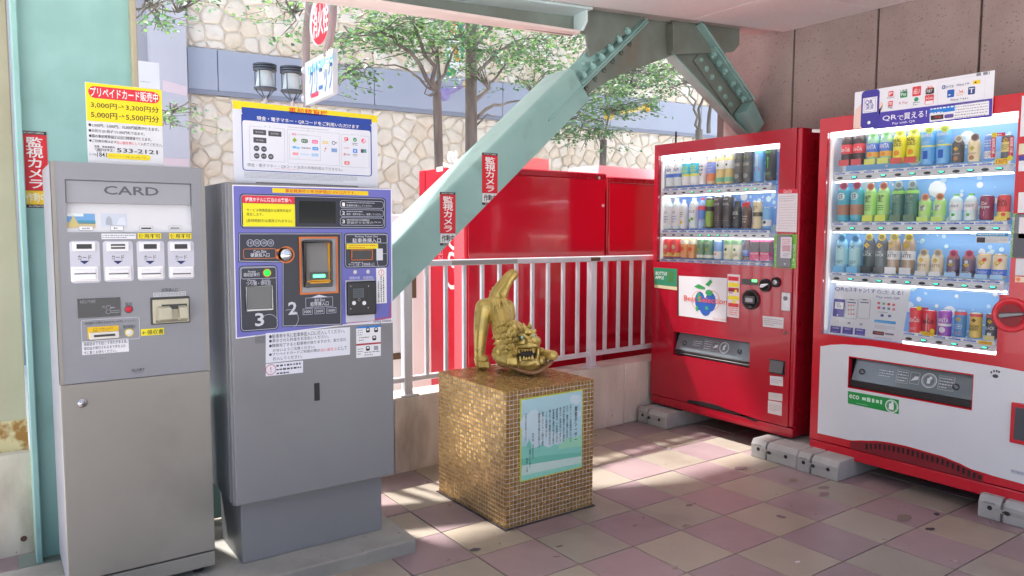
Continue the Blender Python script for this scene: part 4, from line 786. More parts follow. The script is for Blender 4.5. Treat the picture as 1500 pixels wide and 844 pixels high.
# dark grille with a rising curve above the kick plate
gp = [Q(x, y, r2) for x, y in ((110, 632), (190, 634), (290, 652), (380, 684), (440, 712), (475, 728))]
b = MB(); b.fprism(FV, [(u, v_) for u, v_ in gp[1:]] + [(gp[-1][0], ZB+.0525), (gp[1][0], ZB+.0525)], .0, .0012, M((18, 16, 18), .5)); gr_ = b.build('air_grille', rv)
p = Print(FV, FULL, .0016, uv=True)
for k in range(4): u0, u1 = gp[1][0]+.03+.03*k, gp[-1][0]-.05*(4-k)*.6; v_ = ZB+.058+.010*k; p.rect(u0, v_, max(u0+.05, u1-.1*k), v_+.003, (60, 56, 58), 1)
p.build(gr_, 'grille_bars')
# display
DEP = -.165
b = MB(); b.fbox(FV, (hw[0]-.01, hw[1]-.01), (hw[2]+.01, hw[3]+.01), DEP-.006, DEP, m_inner)
for a, c in (((hw[0]-.02, hw[1]-.01), (hw[0], hw[3]+.01)), ((hw[2], hw[1]-.01), (hw[2]+.02, hw[3]+.01))): b.fbox(FV, a, c, DEP, -.0301, m_inner)
for a, c in (((hw[0], hw[1]-.02), (hw[2], hw[1])), ((hw[0], hw[3]), (hw[2], hw[3]+.02))): b.fbox(FV, a, c, DEP, -.0301, m_inner)
cas = b.build('display_case', rv)
backdrop(FV, (hw[0]+.02, hw[1]+.02, hw[2]-.004, hw[3]-.03), DEP+.001, rv, 4, (128, 172, 234))
b = MB(); b.fbox(FV, (hw[0]+.01, hw[3]-.022), (hw[2]-.01, hw[3]-.004), -.075, -.034, m_led); b.build('light_strip', rv)
b = MB(); b.fbox(FV, (hw[0]+.001, hw[1]+.001), (hw[2]-.001, hw[3]-.001), -.008, -.006, m_glass); b.build('glass_pane', rv)
for a_, c_ in ((hw[0]+.002, hw[0]+.012), (hw[2]-.012, hw[2]-.002)): b = MB(); b.fbox(FV, (a_, hw[1]+.02), (c_, hw[3]-.03), -.05, -.034, m_side_glow); b.build('light_strip', rv)  # side strips added to brighten the drinks, glowing faintly
SX = lambda a, z: [a+(z-a)*i/11 for i in range(12)]
selector(FV, r1, SX(128, 660), SX(418, 388), (3, 5, 6, 9, 10), rv, -.03)
selector(FV, r1, SX(123, 650), SX(640, 643), (4, 5, 6, 7), rv, -.03)
selector(FV, r1, SX(120, 642), SX(793, 820), (6, 7, 8, 9), rv, -.03)
GR = 'sample drinks in the red vending machine'
W_, K_ = (230, 232, 236), (26, 24, 26)
red_rows = [
 ('b', 157, 222, 380, 42, dict(body=(196, 214, 236), label=(206, 212, 232), label2=(.3, .42, (44, 90, 180)), cap=W_, txt=[('CALPI', .5, .6, .7, (70, 90, 150))], dx=42), 'white and blue bottle at the start of the top shelf of the red machine', 1),
 ('b', 243, 213, 374, 42, dict(body=(206, 226, 226), label=(40, 168, 190), label2=(.3, .38, (206, 216, 60)), band=(.3, .72), cap=W_, txt=[('MATCH', .54, .64, .8, (196, 216, 60)), ('MATCH', .42, .52, .8, (226, 230, 90))], dx=45), 'teal and lime labelled bottle on the top shelf of the red machine', 1),
 ('b', 331, 206, 368, 38, dict(body=(214, 214, 220), label=(220, 220, 226), cap=W_, txt=[('m', .3, .65, .6, (140, 140, 150)), ('o', .28, .34, .2, (150, 50, 50))]), 'plain white bottle on the top shelf of the red machine', 0),
 ('b', 377, 198, 367, 42, dict(body=(226, 170, 130), label=(110, 130, 206), label2=(.1, .34, (226, 110, 60)), band=(.34, .7), cap=W_, txt=[('m', .4, .66, .7, (206, 210, 230))], foot=None), 'orange and blue labelled bottle on the top shelf of the red machine', 0),
 ('b', 425, 194, 366, 44, dict(body=(196, 170, 96), label=(206, 218, 206), band=(.46, .72), label2=(.06, .2, (90, 160, 120)), cap=(60, 130, 96), txt=[('o', .52, .64, .25, (40, 110, 70))], dx=47), 'amber tea bottle with green cap on the top shelf of the red machine', 1),
 ('c', 525, 182, 360, 44, dict(body=(44, 44, 40), label=(40, 38, 38), label2=(.3, .62, (60, 56, 50)), txt=[('o', .1, .3, .55, (150, 150, 150)), ('BOSS', .5, .58, .7, (200, 196, 186)), ('r', .72, .8, .5, (120, 130, 60))], dx=48), 'tall black can with silver disc on top shelf of red machine', 1),
 ('c', 633, 170, 352, 46, dict(body=(90, 150, 214), label=(86, 150, 216), txt=[('r', .3, .42, .6, (206, 60, 60)), ('r', .45, .8, .35, (196, 214, 236))]), 'light blue can with red stripe on the top shelf of the red machine', 0),
 ('c', 696, 166, 348, 54, dict(body=K_, label=(24, 26, 26), txt=[('r', .35, .7, .08, (90, 206, 60)), ('o', .62, .68, .2, (90, 206, 60)), ('m', .16, .26, .6, (150, 200, 150)), ('ENERGY', .8, .87, .6, (90, 190, 80))]), 'black can with green streaks at the end of the red machine top shelf', 0),
 ('b', 147, 445, 608, 42, dict(body=(190, 208, 236), label=(214, 220, 236), band=(.1, .72), cap=W_, txt=[('い', .5, .6, .3, (60, 90, 160)), ('m', .2, .45, .5, (110, 130, 180))], dx=43), 'pale blue bottle at the start of the middle shelf of the red machine', 1),
 ('b', 228, 450, 607, 36, dict(body=(226, 226, 214), label=(228, 226, 206), band=(.1, .75), cap=W_, txt=[('o', .15, .3, .4, (226, 200, 60)), ('m', .4, .6, .5, (120, 120, 110))]), 'white and yellow bottle on the middle shelf of the red machine', 0),
 ('b', 283, 440, 604, 48, dict(body=(196, 222, 206), label=(206, 226, 210), cap=W_, txt=[('ラベレス', .5, .6, .7, (40, 60, 70)), ('o', .2, .3, .3, (110, 180, 50), -.3), ('o', .26, .36, .3, (130, 190, 60), .3)]), 'clear bottle with green grapes on the middle shelf of the red machine', 0),
 ('b', 327, 440, 605, 38, dict(body=(130, 160, 206), label=(60, 110, 190), label2=(.6, .74, (206, 60, 80)), cap=(206, 60, 80), txt=[('r', .25, .32, .6, (206, 70, 90))]), 'blue bottle with red cap on the middle shelf of the red machine', 0),
 ('c', 367, 437, 604, 38, dict(body=(60, 70, 50), label=(110, 150, 50), label2=(.55, .7, (30, 30, 30)), txt=[('o', .75, .85, .5, (140, 180, 60), .2), ('o', .3, .4, .6, (150, 186, 70)), ('r', .08, .16, .8, (190, 60, 90))]), 'green and black fruit can on the middle shelf of the red machine', 0),
 ('c', 415, 430, 603, 46, dict(body=(40, 34, 34), label=(36, 32, 34), txt=[('400', .86, .92, .5, (220, 220, 220)), ('BLACK', .7, .78, .75, (206, 206, 206)), ('m', .2, .4, .7, (130, 110, 110)), ('r', .46, .52, .9, (96, 70, 70))], dx=50), 'tall black coffee can marked 400 on the middle shelf of the red machine', 1),
 ('s', 515, 458, 604, 42, dict(body=(34, 32, 36), label=(30, 30, 34), cap=K_, txt=[('BLACK', .5, .62, .8, (226, 226, 226)), ('o', .36, .42, .16, (206, 206, 206))]), 'black bottle can lettered BLACK on the middle shelf of the red machine', 0),
 ('s', 567, 462, 604, 44, dict(body=(84, 56, 44), label=(70, 46, 38), cap=(206, 50, 50), txt=[('r', .78, .96, .9, (196, 40, 50)), ('m', .2, .5, .6, (206, 190, 170))]), 'brown bottle can with red flag on the middle shelf of the red machine', 0),
 ('c', 623, 458, 606, 46, dict(body=(196, 176, 130), label=(200, 180, 136), label2=(.45, .6, (70, 60, 40)), txt=[('m', .66, .84, .6, (110, 90, 50))]), 'beige coffee can on the middle shelf of the red machine', 0),
 ('c', 674, 490, 603, 42, dict(body=(90, 150, 200), label=(96, 156, 206), label2=(.1, .4, (206, 214, 220)), txt=[('o', .2, .36, .4, (60, 90, 110))]), 'short blue can at the end of the red machine middle shelf', 0),
 ('c', 145, 656, 758, 42, dict(body=(206, 40, 40), label=(206, 44, 44), label2=(.05, .25, (226, 170, 60)), txt=[('o', .45, .65, .45, (226, 200, 150)), ('o', .15, .3, .4, (220, 120, 50))], dx=42), 'red can with apple at the start of the red machine bottom shelf', 1),
 ('c', 233, 656, 762, 38, dict(body=(226, 130, 60), label=(226, 134, 70), label2=(.7, .9, (230, 206, 180)), txt=[('o', .35, .55, .5, (230, 90, 40))], dx=42), 'orange can on the bottom shelf of the red machine', 1),
 ('c', 320, 658, 766, 40, dict(body=(90, 130, 90), label=(86, 126, 90), label2=(.05, .2, (206, 210, 190)), txt=[('o', .4, .56, .35, (150, 180, 80)), ('m', .7, .85, .6, (206, 214, 190))], dx=43), 'dark green can on the bottom shelf of the red machine', 1),
 ('c', 411, 664, 769, 38, dict(body=(196, 206, 226), label=(110, 150, 206), label2=(.05, .4, (226, 226, 226)), txt=[('o', .2, .32, .3, (226, 150, 60))]), 'white and blue can on the bottom shelf of the red machine', 0),
 ('c', 467, 656, 771, 44, dict(body=(206, 206, 160), label=(206, 210, 170), label2=(.7, .92, (110, 160, 110)), txt=[('o', .4, .54, .3, (60, 110, 60)), ('m', .14, .3, .6, (150, 130, 60))], dx=48), 'pale yellow and green can on the bottom shelf of the red machine', 1),
 ('s', 567, 664, 775, 40, dict(body=(60, 40, 50), label=(70, 100, 180), band=(.2, .5), cap=(50, 36, 40), txt=[('r', .05, .16, .9, (226, 200, 30)), ('m', .26, .46, .6, (226, 226, 230))]), 'dark bottle can with blue label on the bottom shelf of the red machine', 0),
 ('x', 617, 662, 776, 50, dict(body=(196, 60, 110), label=(190, 56, 100), label2=(.4, .88, (44, 40, 46)), txt=[('o', .12, .3, .5, (226, 120, 150)), ('r', .3, .34, .8, (226, 226, 230))], dx=55), 'pink and black pouch at the end of the red machine bottom shelf', 1)]
for sp in red_rows:
    if 'foot' in sp[5] and sp[5]['foot'] is None: del sp[5]['foot']
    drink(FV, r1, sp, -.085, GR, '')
# apple poster in its recess
p = Print(FV, r2, .0006)
p.rect(149, 128, 352, 312, (40, 30, 32), 0); p.poly([(153, 124), (352, 134), (349, 316), (153, 288)], (214, 212, 214), 1)
p.circ(240, 228, .042, (40, 90, 170), 2, 20, .062); p.circ(284, 232, .044, (40, 90, 170), 2, 20, .064); p.circ(263, 252, .05, (40, 90, 170), 3, 20, .06); p.circ(278, 194, .030, (50, 150, 90), 4, 14, .02); p.circ(236, 212, .017, (50, 150, 90), 4, 10, .032); p.circ(268, 258, .014, (60, 160, 100), 4, 10, .012); p.circ(228, 258, .012, (60, 160, 100), 4, 10, .02)
p.poly([(262, 160), (285, 138), (292, 150), (276, 168)], (50, 150, 80), 4); p.poly([(216, 168), (235, 158), (262, 172), (262, 180), (235, 178)], (50, 150, 80), 4)
for x, y, rr, a0, a1 in ((236, 226, .062, 60, 250), (290, 226, .064, -70, 110)): p.ring(x, y, rr, .003, (206, 110, 70), 5, 16, a0, a1)
p.text('Best Selection', 175, 203, 352, 244, (216, 90, 70), 6, .02); p.text('Rainy mood', 296, 296, 346, 312, (206, 130, 120), 5)
p.build(rv, 'sticker'); p = Print(FV, r2, .0006); p.poly([(50, 90), (146, 96), (146, 184), (53, 172)], (44, 130, 96), 1); p.poly([(53, 160), (146, 170), (146, 184), (53, 172)], (206, 196, 160), 2); p.text('BOTTLE\nAPPLE', 57, 106, 104, 140, (226, 228, 220), 2, .02); p.circ(121, 128, .021, (150, 196, 60), 2, 14, .026); p.rect(112, 106, 130, 150, (70, 120, 60), 3)
p.build(rv, 'sticker'); p = Print(FV, r2, .0006); p.poly([(354, 117), (405, 120), (401, 299), (352, 292)], (220, 206, 206), 1)
for y, col in ((126, (206, 40, 60)), (152, (226, 206, 40)), (172, (170, 30, 60)), (205, (226, 206, 40)), (235, (206, 60, 60))): p.rect(357, y, 400, y+20, col, 2)
for x, y in ((366, 160), (388, 188), (366, 212), (382, 232)): p.circ(x, y, .011, (232, 214, 50), 3, 12)
p.marks(358, 252, 398, 290, 4, (206, 70, 80), 2, .5, 3); p.marks(360, 180, 380, 200, 2, (60, 60, 60), 4, .6, 5)
p.build(rv, 'sticker'); p = Print(FV, r2, .0006); p.poly([(499, 289), (586, 297), (583, 342), (499, 333)], (206, 202, 204), 1); p.marks(504, 296, 578, 336, 4, (110, 106, 116), 2, .4, 8)
p.build(rv, 'sticker'); p = Print(FV, r2, .0006); p.poly([(529, 536), (582, 541), (582, 580), (529, 573)], (206, 202, 206), 1); p.marks(534, 545, 577, 574, 3, (120, 110, 116), 2, .4, 9)
p.build(rv, 'sticker'); p = Print(FV, r2, .0006); p.poly([(523, 604), (580, 611), (580, 642), (522, 634)], (196, 190, 186), 1); p.marks(528, 613, 575, 630, 2, (150, 140, 140), 2, .3, 10); p.build(rv, 'sticker'); p = Print(FV, r2, .0006); p.poly([(521, 637), (578, 646), (577, 702), (520, 689)], (206, 198, 196), 1); p.marks(526, 648, 572, 690, 5, (150, 130, 130), 2, .4, 11)
p.build(rv, 'sticker'); p = Print(FV, r1, .0006); p.poly([(733, 393), (838, 392), (838, 414), (733, 417)], (206, 40, 60), 1); p.text('Coca-Cola', 763, 396, 806, 412, (232, 226, 226), 2, .01, .3); p.poly([(733, 418), (838, 415), (832, 625), (722, 621)], (214, 206, 210), 1); p.marks(738, 428, 826, 460, 3, (150, 140, 150), 2, .35, 13); p.marks(738, 470, 826, 612, 10, (176, 166, 172), 2, .25, 14)
p.build(rv, 'notice'); p = Print(FV, r1, .0006); p.poly([(915, 72), (958, 72), (958, 90), (915, 88)], (206, 200, 200), 0)
p.build(rv, 'sticker')
# card terminal
b = MB(); b.fbox(FV, Q(716, 636), Q(829, 820), 0, .004, M((122, 184, 70), .4)); ct = b.build('payment_terminal', rv, bevel=.001)
b = MB(); b.fbox(FV, Q(736, 640), Q(806, 816), .004, .02, M((120, 122, 128), .4)); b.build('terminal_body', ct, bevel=.003)
p = Print(FV, r1, .0206); p.rect(748, 650, 804, 765, (206, 202, 208), 1); p.marks(756, 660, 798, 690, 3, (206, 80, 80), 2, .4, 2); p.rect(756, 694, 798, 728, (190, 150, 160), 2); p.marks(760, 735, 796, 758, 2, (110, 110, 120), 2, .4, 3); p.circ(769, 795, .006, (196, 198, 202), 2); p.build(ct, 'terminal_screen')
p = Print(FV, r1, .0046); p.vtext('電子マネー', 719, 690, 731, 800, (236, 240, 230), 1, .01); p.build(ct, 'lettering'); p = Print(FV, r1, .0046); p.vtext('電子マネー', 810, 690, 822, 800, (236, 240, 230), 1, .01); p.build(ct, 'lettering')
# coin parts
b = MB(); b.fbox(FV, Q(413, 136, r2), Q(478, 164, r2), 0, .003, M((26, 24, 28), .2)); b.fbox(FV, Q(456, 139, r2), Q(476, 150, r2), .003, .0034, M((70, 240, 90), .4, emit=2.2)); b.build('price_display', rv)
def dial(x, y, r, parent, K=r2, F=FV, name='coin_return', col=(32, 30, 33)):
    u, v_ = F.uv(K(x, y)); q = MB(); q.lathe(F.w(u, v_, 0), [(r, 0), (r, .012), (r*.92, .016), (r*.8, .016), (r*.76, .010), (.0001, .010)], M(col, .3), 28, ax=F.n, caps=False); return q.build(name, parent), u, v_
o, u, v_ = dial(511, 163, .040, rv); b = MB(); b.slab([FV.w(u-.03, v_-.014, .0105), FV.w(u-.012, v_-.016, .0105), FV.w(u+.032, v_+.007, .0105), FV.w(u+.03, v_+.012, .0105), FV.w(u-.022, v_+.005, .0105)], FV.n*.012, m_steel); b.build('lever', o, bevel=.002)
o, u, v_ = dial(555, 151, .031, rv, name='coin_slot'); b = MB(); b.lathe(FV.w(u, v_, .0102), [(.016, 0), (.016, .006), (.009, .009), (.0001, .0092)], m_steel, 18, ax=FV.n, caps=False); b.fbox(FV, (u-.001, v_-.008), (u+.001, v_+.008), .0192, .0198, m_black); b.build('slot_plate', o)
o, u, v_ = dial(452, 222, .062, rv, name='banknote_inlet'); b = MB(); b.fbox(FV, (u-.038, v_-.025), (u+.036, v_+.022), .0102, .02, M((70, 66, 68), .4)); b.fbox(FV, (u-.026, v_-.016), (u+.03, v_+.012), .02, .026, M((150, 150, 154), .3, .3)); b.build('note_mouth', o, bevel=.002)
b = MB(); a, c = Q(579, 192, r2), Q(612, 270, r2); b.fbox(FV, a, c, 0, .006, m_steel); o = b.build('lock', rv, bevel=.02, seg=4)
u, v_ = Q(595, 217, r2); b = MB(); b.lathe(FV.w(u, v_, .006), [(.013, 0), (.013, .005), (.006, .008), (.0001, .008)], M((120, 120, 124), .3, .9), 16, ax=FV.n, caps=False); b.build('keyhole', o)
u, v_ = Q(590, 359, r2); b = MB(); b.lathe(FV.w(u, v_, 0), [(.010, 0), (.010, .004), (.005, .007), (.0001, .007)], M((130, 110, 110), .3, .8), 14, ax=FV.n, caps=False); b.build('screw', rv)
b = MB(); a, c = Q(529, 466, r2), Q(590, 535, r2); b.fbox(FV, a, c, 0, .004, m_black); o = b.build('change_tray', rv, bevel=.003, seg=2)
b = MB(); u0, u1, v1, v0 = a[0]+.007, c[0]-.007, a[1]-.006, c[1]+.01; b.slab([FV.w(u0, v0, .016), FV.w(u1, v0, .016), FV.w(u1, v1, .0045), FV.w(u0, v1, .0045)], FV.n*.002, M((84, 82, 86), .2)); b.build('tray_flap', o)
def hatch(F, h, parent, K, msg, knobs, tilt=.02):
    b = MB(); b.fbox(F, (h[0]-.005, h[1]-.005), (h[2]+.005, h[3]+.005), -.12, -.115, m_black)
    for a, c in (((h[0]-.005, h[1]-.005), (h[0], h[3]+.005)), ((h[2], h[1]-.005), (h[2]+.005, h[3]+.005)), ((h[0], h[1]-.005), (h[2], h[1])), ((h[0], h[3]), (h[2], h[3]+.005))): b.fbox(F, a, c, -.115, -.0301, M((40, 38, 40), .4))
    o = b.build('pickup_hatch', parent)
    lv = h[1]+(h[3]-h[1])*.24
    b = MB(); b.slab([F.w(h[0]+.012, lv, -.016), F.w(h[2]-.006, lv, -.016), F.w(h[2]-.012, h[3]-.004, -.05), F.w(h[0]+.02, h[3]-.004, -.05)], F.n*.004, M((104, 112, 116), .12, coat=.4)); fl = b.build('hatch_flap', o)
    b = MB(); b.fbox(F, (h[0]+.002, h[1]+.001), (h[2]-.002, lv-.002), -.06, -.012, M((44, 42, 44), .3)); b.fbox(F, (h[0]+.004, h[1]+.014), (h[2]-.004, h[1]+.018), -.0118, -.008, M((110, 108, 110), .3)); b.build('hatch_lip', o, bevel=.002)
    FH = Face(F.w(h[0]+.012, lv, -.0118), F.u, F.w(h[0]+.02, h[3]-.004, -.046)-F.w(h[0]+.02, lv, -.012)); wd, hh = h[2]-h[0]-.02, (h[3]-lv)*1.0
    p = Print(FH, FULL, .001, uv=True); cx, cy = wd*.56, hh*.5; g_ = (196, 200, 204)
    p.ring(cx+.06, cy, .038, .004, g_, 1); p.ring(cx+.06, cy, .03, .0015, g_, 1); p.rect(cx+.05, cy-.016, cx+.066, cy+.012, g_, 1, .003); p.circ(cx+.066, cy+.014, .008, g_, 1)
    p.frame(cx-.035, cy-.03, cx+.012, cy+.03, g_, .0012, 1); p.poly([(cx-.03, cy-.015), (cx+.005, cy-.006), (cx+.008, cy+.012), (cx-.012, cy+.01)], g_, 1)
    p.frame(cx-.105, cy-.035, cx-.045, cy+.034, g_, .0012, 1); p.marks(cx-.1, cy+.03, cx-.05, cy-.03, 4, g_, 1, .35, 2); p.marks(cx-.2, cy+.022, cx-.12, cy-.02, 3, g_, 1, .35, 4)
    if msg: p.frame(cx+.105, cy-.035, cx+.18, cy+.034, g_, .0012, 1); p.marks(cx+.11, cy+.03, cx+.175, cy-.03, 4, g_, 1, .35, 7)
    p.build(fl, 'lettering')
    for f in knobs: q = MB(); c = FH.w(wd*f, hh*.42, .001); q.lathe(c, [(.016, 0), (.016, .006), (.011, .01), (.0001, .01)], M((90, 94, 98), .15, .6), 14, ax=FH.n, caps=False); q.build('hatch_lock', fl)
    return o
hatch(FV, hp, rv, r2, False, (.12, .86))
b = MB(); a = V((XF+.12, on_x(990, 205, XF+.12).y, ZT-.004)); b.cyl(a, a+V((0, 0, .02)), .02, .012, 12, m_black); b.cyl(a+V((0, 0, .02)), a+V((0, 0, .10)), .0075, .006, 8, m_black); b.build('antenna', rv)
for yy in (yl-.08, yr+.08):
    for xx in (XF+.09, XF+.62): b = MB(); b.cyl((xx, yy, .112), (xx, yy, .124), .026, n=12, m=m_steel); b.cyl((xx, yy, .12), (xx, yy, ZB-.008), .009, n=8, m=m_steel); b.build('levelling_foot', rv)
# ================================================================== the white-fronted machine
wl_y = on_x(1194, 400, XF).y; WW = 1.19
FW_ = Face((XF, wl_y, 0), (0, -1, 0)); ZB2, ZT2 = .088, 1.978
w3, w4, w5, w6 = crop(1190, 90, 4.839), crop(1190, 240, 4.690), crop(1190, 380, 4.839), crop(1180, 480, 3.516)
wv = thing('vending_machine', 'drinks vending machine with white lower front and red frame, nearest the camera', 'vending machine', (XF+.35, wl_y-.6, .1))
P2 = lambda K, x, y, d=0: FW_.uv(K(x, y), d)
m_red2 = N('red_frame_enamel', (206, 26, 46), (198, 24, 43), 2., .25, rvar=.05, k=1.0, coat=.3)
tl_ = P2(w3, 108, 508); uR = P2(w4, 1385, 240)[0]; uR2 = P2(w5, 1312, 500)[0]; vM = P2(w5, 1350, 250)[1]; vB = FW_.uv(w5(320, 558))[1]; vT = FW_.uv((1350, 179))[1]
hA, hB = (tl_[0], vM, uR, vT), (tl_[0], vB, uR2, vM); hP = hole(FW_, P2(w6, 224, 152), P2(w6, 858, 420))
b = MB(); yl2, yr2 = wl_y, wl_y-WW
b.box((XF+.17, yr2, ZB2+.04), (XF+.72, yl2, ZT2-.003), m_redd); b.box((XF+.03, yl2-.022, ZB2+.04), (XF+.17, yl2, ZT2-.003), m_redd); b.box((XF+.03, yr2, ZB2+.04), (XF+.17, yr2+.022, ZT2-.003), m_redd); b.box((XF+.03, yr2+.022, ZT2-.02), (XF+.17, yl2-.022, ZT2-.003), m_redd); b.build('cabinet', wv)
plates_round(FW_, (0, ZB2+.068, WW, ZT2), [hA, hB, hP], -.03, 0, m_red2, 'door', wv)
b = MB(); b.fbox(FW_, (0, ZB2), (WW, ZB2+.062), -.06, -.002, m_red2); b.build('kick_plate', wv, bevel=.006, seg=2)
topc = [P2(w6, *q) for q in ((78, 96), (140, 88), (200, 86), (330, 95), (500, 120), (700, 155), (985, 200), (1125, 226))]; botc = [P2(w6, *q) for q in ((66, 543), (230, 580), (300, 581), (375, 583), (440, 592), (520, 609), (700, 660), (780, 692), (860, 730), (1000, 772), (1125, 806))]
def curve(pts, u):
    for (a, va), (c, vc) in zip(pts[:-1], pts[1:]):
        if u <= c: f = max(0, (u-a)/(c-a)); f = f*f*(3-2*f)*.4 + f*.6; return va + (vc-va)*f
    (a, va), (c, vc) = pts[-2:]; return vc + (vc-va)/(c-a)*(u-c)*.5
b = MB(); us = sorted({topc[0][0], hP[0], hP[2], WW-.012} | {topc[0][0] + .02*k for k in range(1, 60) if topc[0][0]+.02*k < WW-.02})
for a, c in zip(us[:-1], us[1:]):
    def piece(f0, f1): b.fprism(FW_, [(a, f0(a)), (c, f0(c)), (c, f1(c)), (a, f1(a))], .0, .0022, m_white)
    B_, T_ = (lambda u: max(curve(botc, u), ZB2+.066)), (lambda u: curve(topc, u))
    if a >= hP[0]-1e-6 and c <= hP[2]+1e-6: piece(B_, lambda u: hP[1]-.006); piece(lambda u: hP[3]+.006, T_)
    elif a > WW*.0 : piece(B_, T_)
b.build('white_panel', wv)
b = MB()
for q in (((hP[0], hP[1]-.006), (hP[2], hP[1])), ((hP[0], hP[3]), (hP[2], hP[3]+.006)), ((hP[0]-.0, hP[1]), (hP[0]+.003, hP[3])), ((hP[2]-.003, hP[1]), (hP[2], hP[3]))): b.fbox(FW_, q[0], q[1], .0, .003, m_red2)
b.build('hatch_trim', wv)
gpt = [P2(w6, *q) for q in ((232, 586), (300, 590), (380, 592), (440, 600), (520, 617), (700, 668), (780, 700), (860, 738), (915, 760))]
b = MB(); lowv = lambda u: ZB2+.0665
b.fprism(FW_, gpt + [(gpt[-1][0], ZB2+.066), (gpt[0][0], ZB2+.066)], .0, .0012, M((120, 20, 32), .5)); gr_ = b.build('air_grille', wv)
b = MB()
for k in range(24):
    u = gpt[1][0]+.012 + .0245*k; t_ = curve(gpt, u)-.006
    if t_ - (ZB2+.075) > .014: b.fbox(FW_, (u, max(t_-.03, ZB2+.075)), (u+.010, t_), .0012, .003, M((16, 14, 16), .4))
b.build('vent_slots', gr_)
b = MB(); b.fbox(FW_, (tl_[0]-.01, vB-.01), (uR+.01, vT+.01), DEP-.006, DEP, m_inner)
for a, c in (((tl_[0]-.02, vB-.01), (tl_[0], vT+.01)), ((uR, vM-.01), (uR+.02, vT+.01)), ((uR2, vB-.01), (uR2+.02, vM)), ((tl_[0], vB-.02), (uR2, vB)), ((tl_[0], vT), (uR, vT+.02)), ((uR2+.02, vM-.012), (uR, vM))): b.fbox(FW_, a, c, DEP, -.0301, m_inner)
b.build('display_case', wv)
backdrop(FW_, (tl_[0]+.02, vB+.02, uR-.004, vT-.03), DEP+.001, wv, 8, (142, 190, 238))
b = MB(); b.fbox(FW_, (tl_[0]+.01, vT-.022), (uR-.01, vT-.004), -.075, -.034, m_led); b.build('light_strip', wv)
b = MB(); b.fbox(FW_, (tl_[0]+.001, vM), (uR-.001, vT-.001), -.008, -.006, m_glass); b.fbox(FW_, (tl_[0]+.001, vB+.001), (uR2-.001, vM-.0005), -.008, -.006, m_glass); b.build('glass_pane', wv)
for a_, c_, v0_ in ((tl_[0]+.002, tl_[0]+.012, vB+.02), (uR-.012, uR-.002, vM+.02)): b = MB(); b.fbox(FW_, (a_, v0_), (c_, vT-.03), -.05, -.034, m_side_glow); b.build('light_strip', wv)  # side strips added here too, a weak glow for the drinks
od = (1, 3, 5, 7, 9, 11)
selector(FW_, w4, SX(188, 1285), SX(100, 32), od, wv, -.03, .034, .015)
selector(FW_, w4, SX(175, 1262), SX(446, 443), od, wv, -.03, .034, .015)
selector(FW_, w4, SX(165, 1240), SX(792, 845), od, wv, -.03, .034, .015)
_SX = SX; SX6 = [682+(1220-682)*i/5 for i in range(6)]
selector(FW_, w5, SX6, [563+(626-563)*i/5 for i in range(6)], (1, 3, 5), wv, -.03, .034, .015)
GW = 'sample drinks in the white-fronted vending machine'
wr1 = [
 ('b', 250, 490, 738, 80, dict(body=(34, 16, 14), label=(200, 30, 40), band=(.32, .58), cap=(206, 40, 50), txt=[('Coca-Cola', .38, .5, .9, (236, 226, 226))], foot=(206, 50, 60), dx=86), 'dark cola bottle with red label on the top shelf of the white-fronted machine', 1),
 ('b', 432, 497, 728, 84, dict(body=(130, 170, 140), label=(50, 96, 190), label2=(.2, .36, (226, 150, 40)), band=(.3, .62), cap=(110, 190, 120), tag=(120, 196, 110), txt=[('FANTA', .44, .58, .9, (236, 236, 240)), ('o', .2, .34, .35, (230, 140, 40))], foot=(214, 220, 90), dx=92), 'bottle with blue and orange label and green neck flag on the top shelf', 1),
 ('b', 620, 480, 722, 92, dict(body=(206, 200, 90), label=(226, 196, 30), band=(.12, .74), cap=(206, 212, 80), tag=(206, 216, 60), txt=[('REAL', .6, .7, .7, (40, 40, 36)), ('GOLD', .48, .58, .7, (40, 40, 36)), ('o', .2, .38, .45, (236, 150, 30))], foot=(214, 60, 50), dx=98), 'yellow labelled bottle with lemon on the top shelf of the white-fronted machine', 1),
 ('b', 825, 462, 735, 100, dict(body=(90, 150, 214), label=(80, 150, 220), band=(.1, .84), label2=(.46, .5, (206, 206, 90)), cap=(196, 210, 80), tag=(190, 206, 60), txt=[('AQUARIUS', .7, .79, .9, (226, 232, 240)), ('m', .52, .6, .5, (206, 220, 240)), ('r', .15, .36, .35, (40, 90, 190))], dx=108), 'light blue sports drink pouch bottle on the top shelf of the white-fronted machine', 1),
 ('s', 1035, 535, 718, 88, dict(body=(60, 48, 40), label=(52, 44, 40), band=(.1, .7), cap=(206, 196, 176), tag=(206, 190, 160), txt=[('d', .42, .62, .42, (206, 170, 40)), ('m', .28, .36, .7, (206, 196, 176)), ('o', .08, .22, .4, (170, 120, 80))]), 'brown coffee bottle can with gold diamond on the top shelf', 0),
 ('s', 1150, 524, 712, 92, dict(body=(206, 190, 150), label=(206, 186, 140), band=(.1, .7), cap=(206, 196, 180), tag=(130, 90, 70), txt=[('d', .4, .6, .42, (180, 170, 50)), ('m', .26, .34, .7, (120, 100, 70)), ('o', .08, .22, .4, (170, 120, 80))]), 'cream coffee bottle can with brown neck flag on the top shelf', 0),
 ('c', 1258, 520, 700, 80, dict(body=(96, 130, 196), label=(80, 120, 196), label2=(.06, .34, (206, 214, 230)), txt=[('m', .5, .8, .7, (214, 222, 236)), ('m', .1, .3, .7, (70, 90, 160))]), 'blue and white can second from the end of the white-fronted machine top shelf', 0),
 ('c', 1382, 522, 690, 88, dict(body=(60, 66, 70), label=(56, 62, 70), label2=(.28, .7, (196, 180, 90)), txt=[('d', .68, .88, .5, (206, 160, 40)), ('m', .36, .6, .6, (90, 80, 40)), ('r', .72, .74, .9, (30, 30, 30))]), 'gold and black can at the end of the white-fronted machine top shelf', 0)]
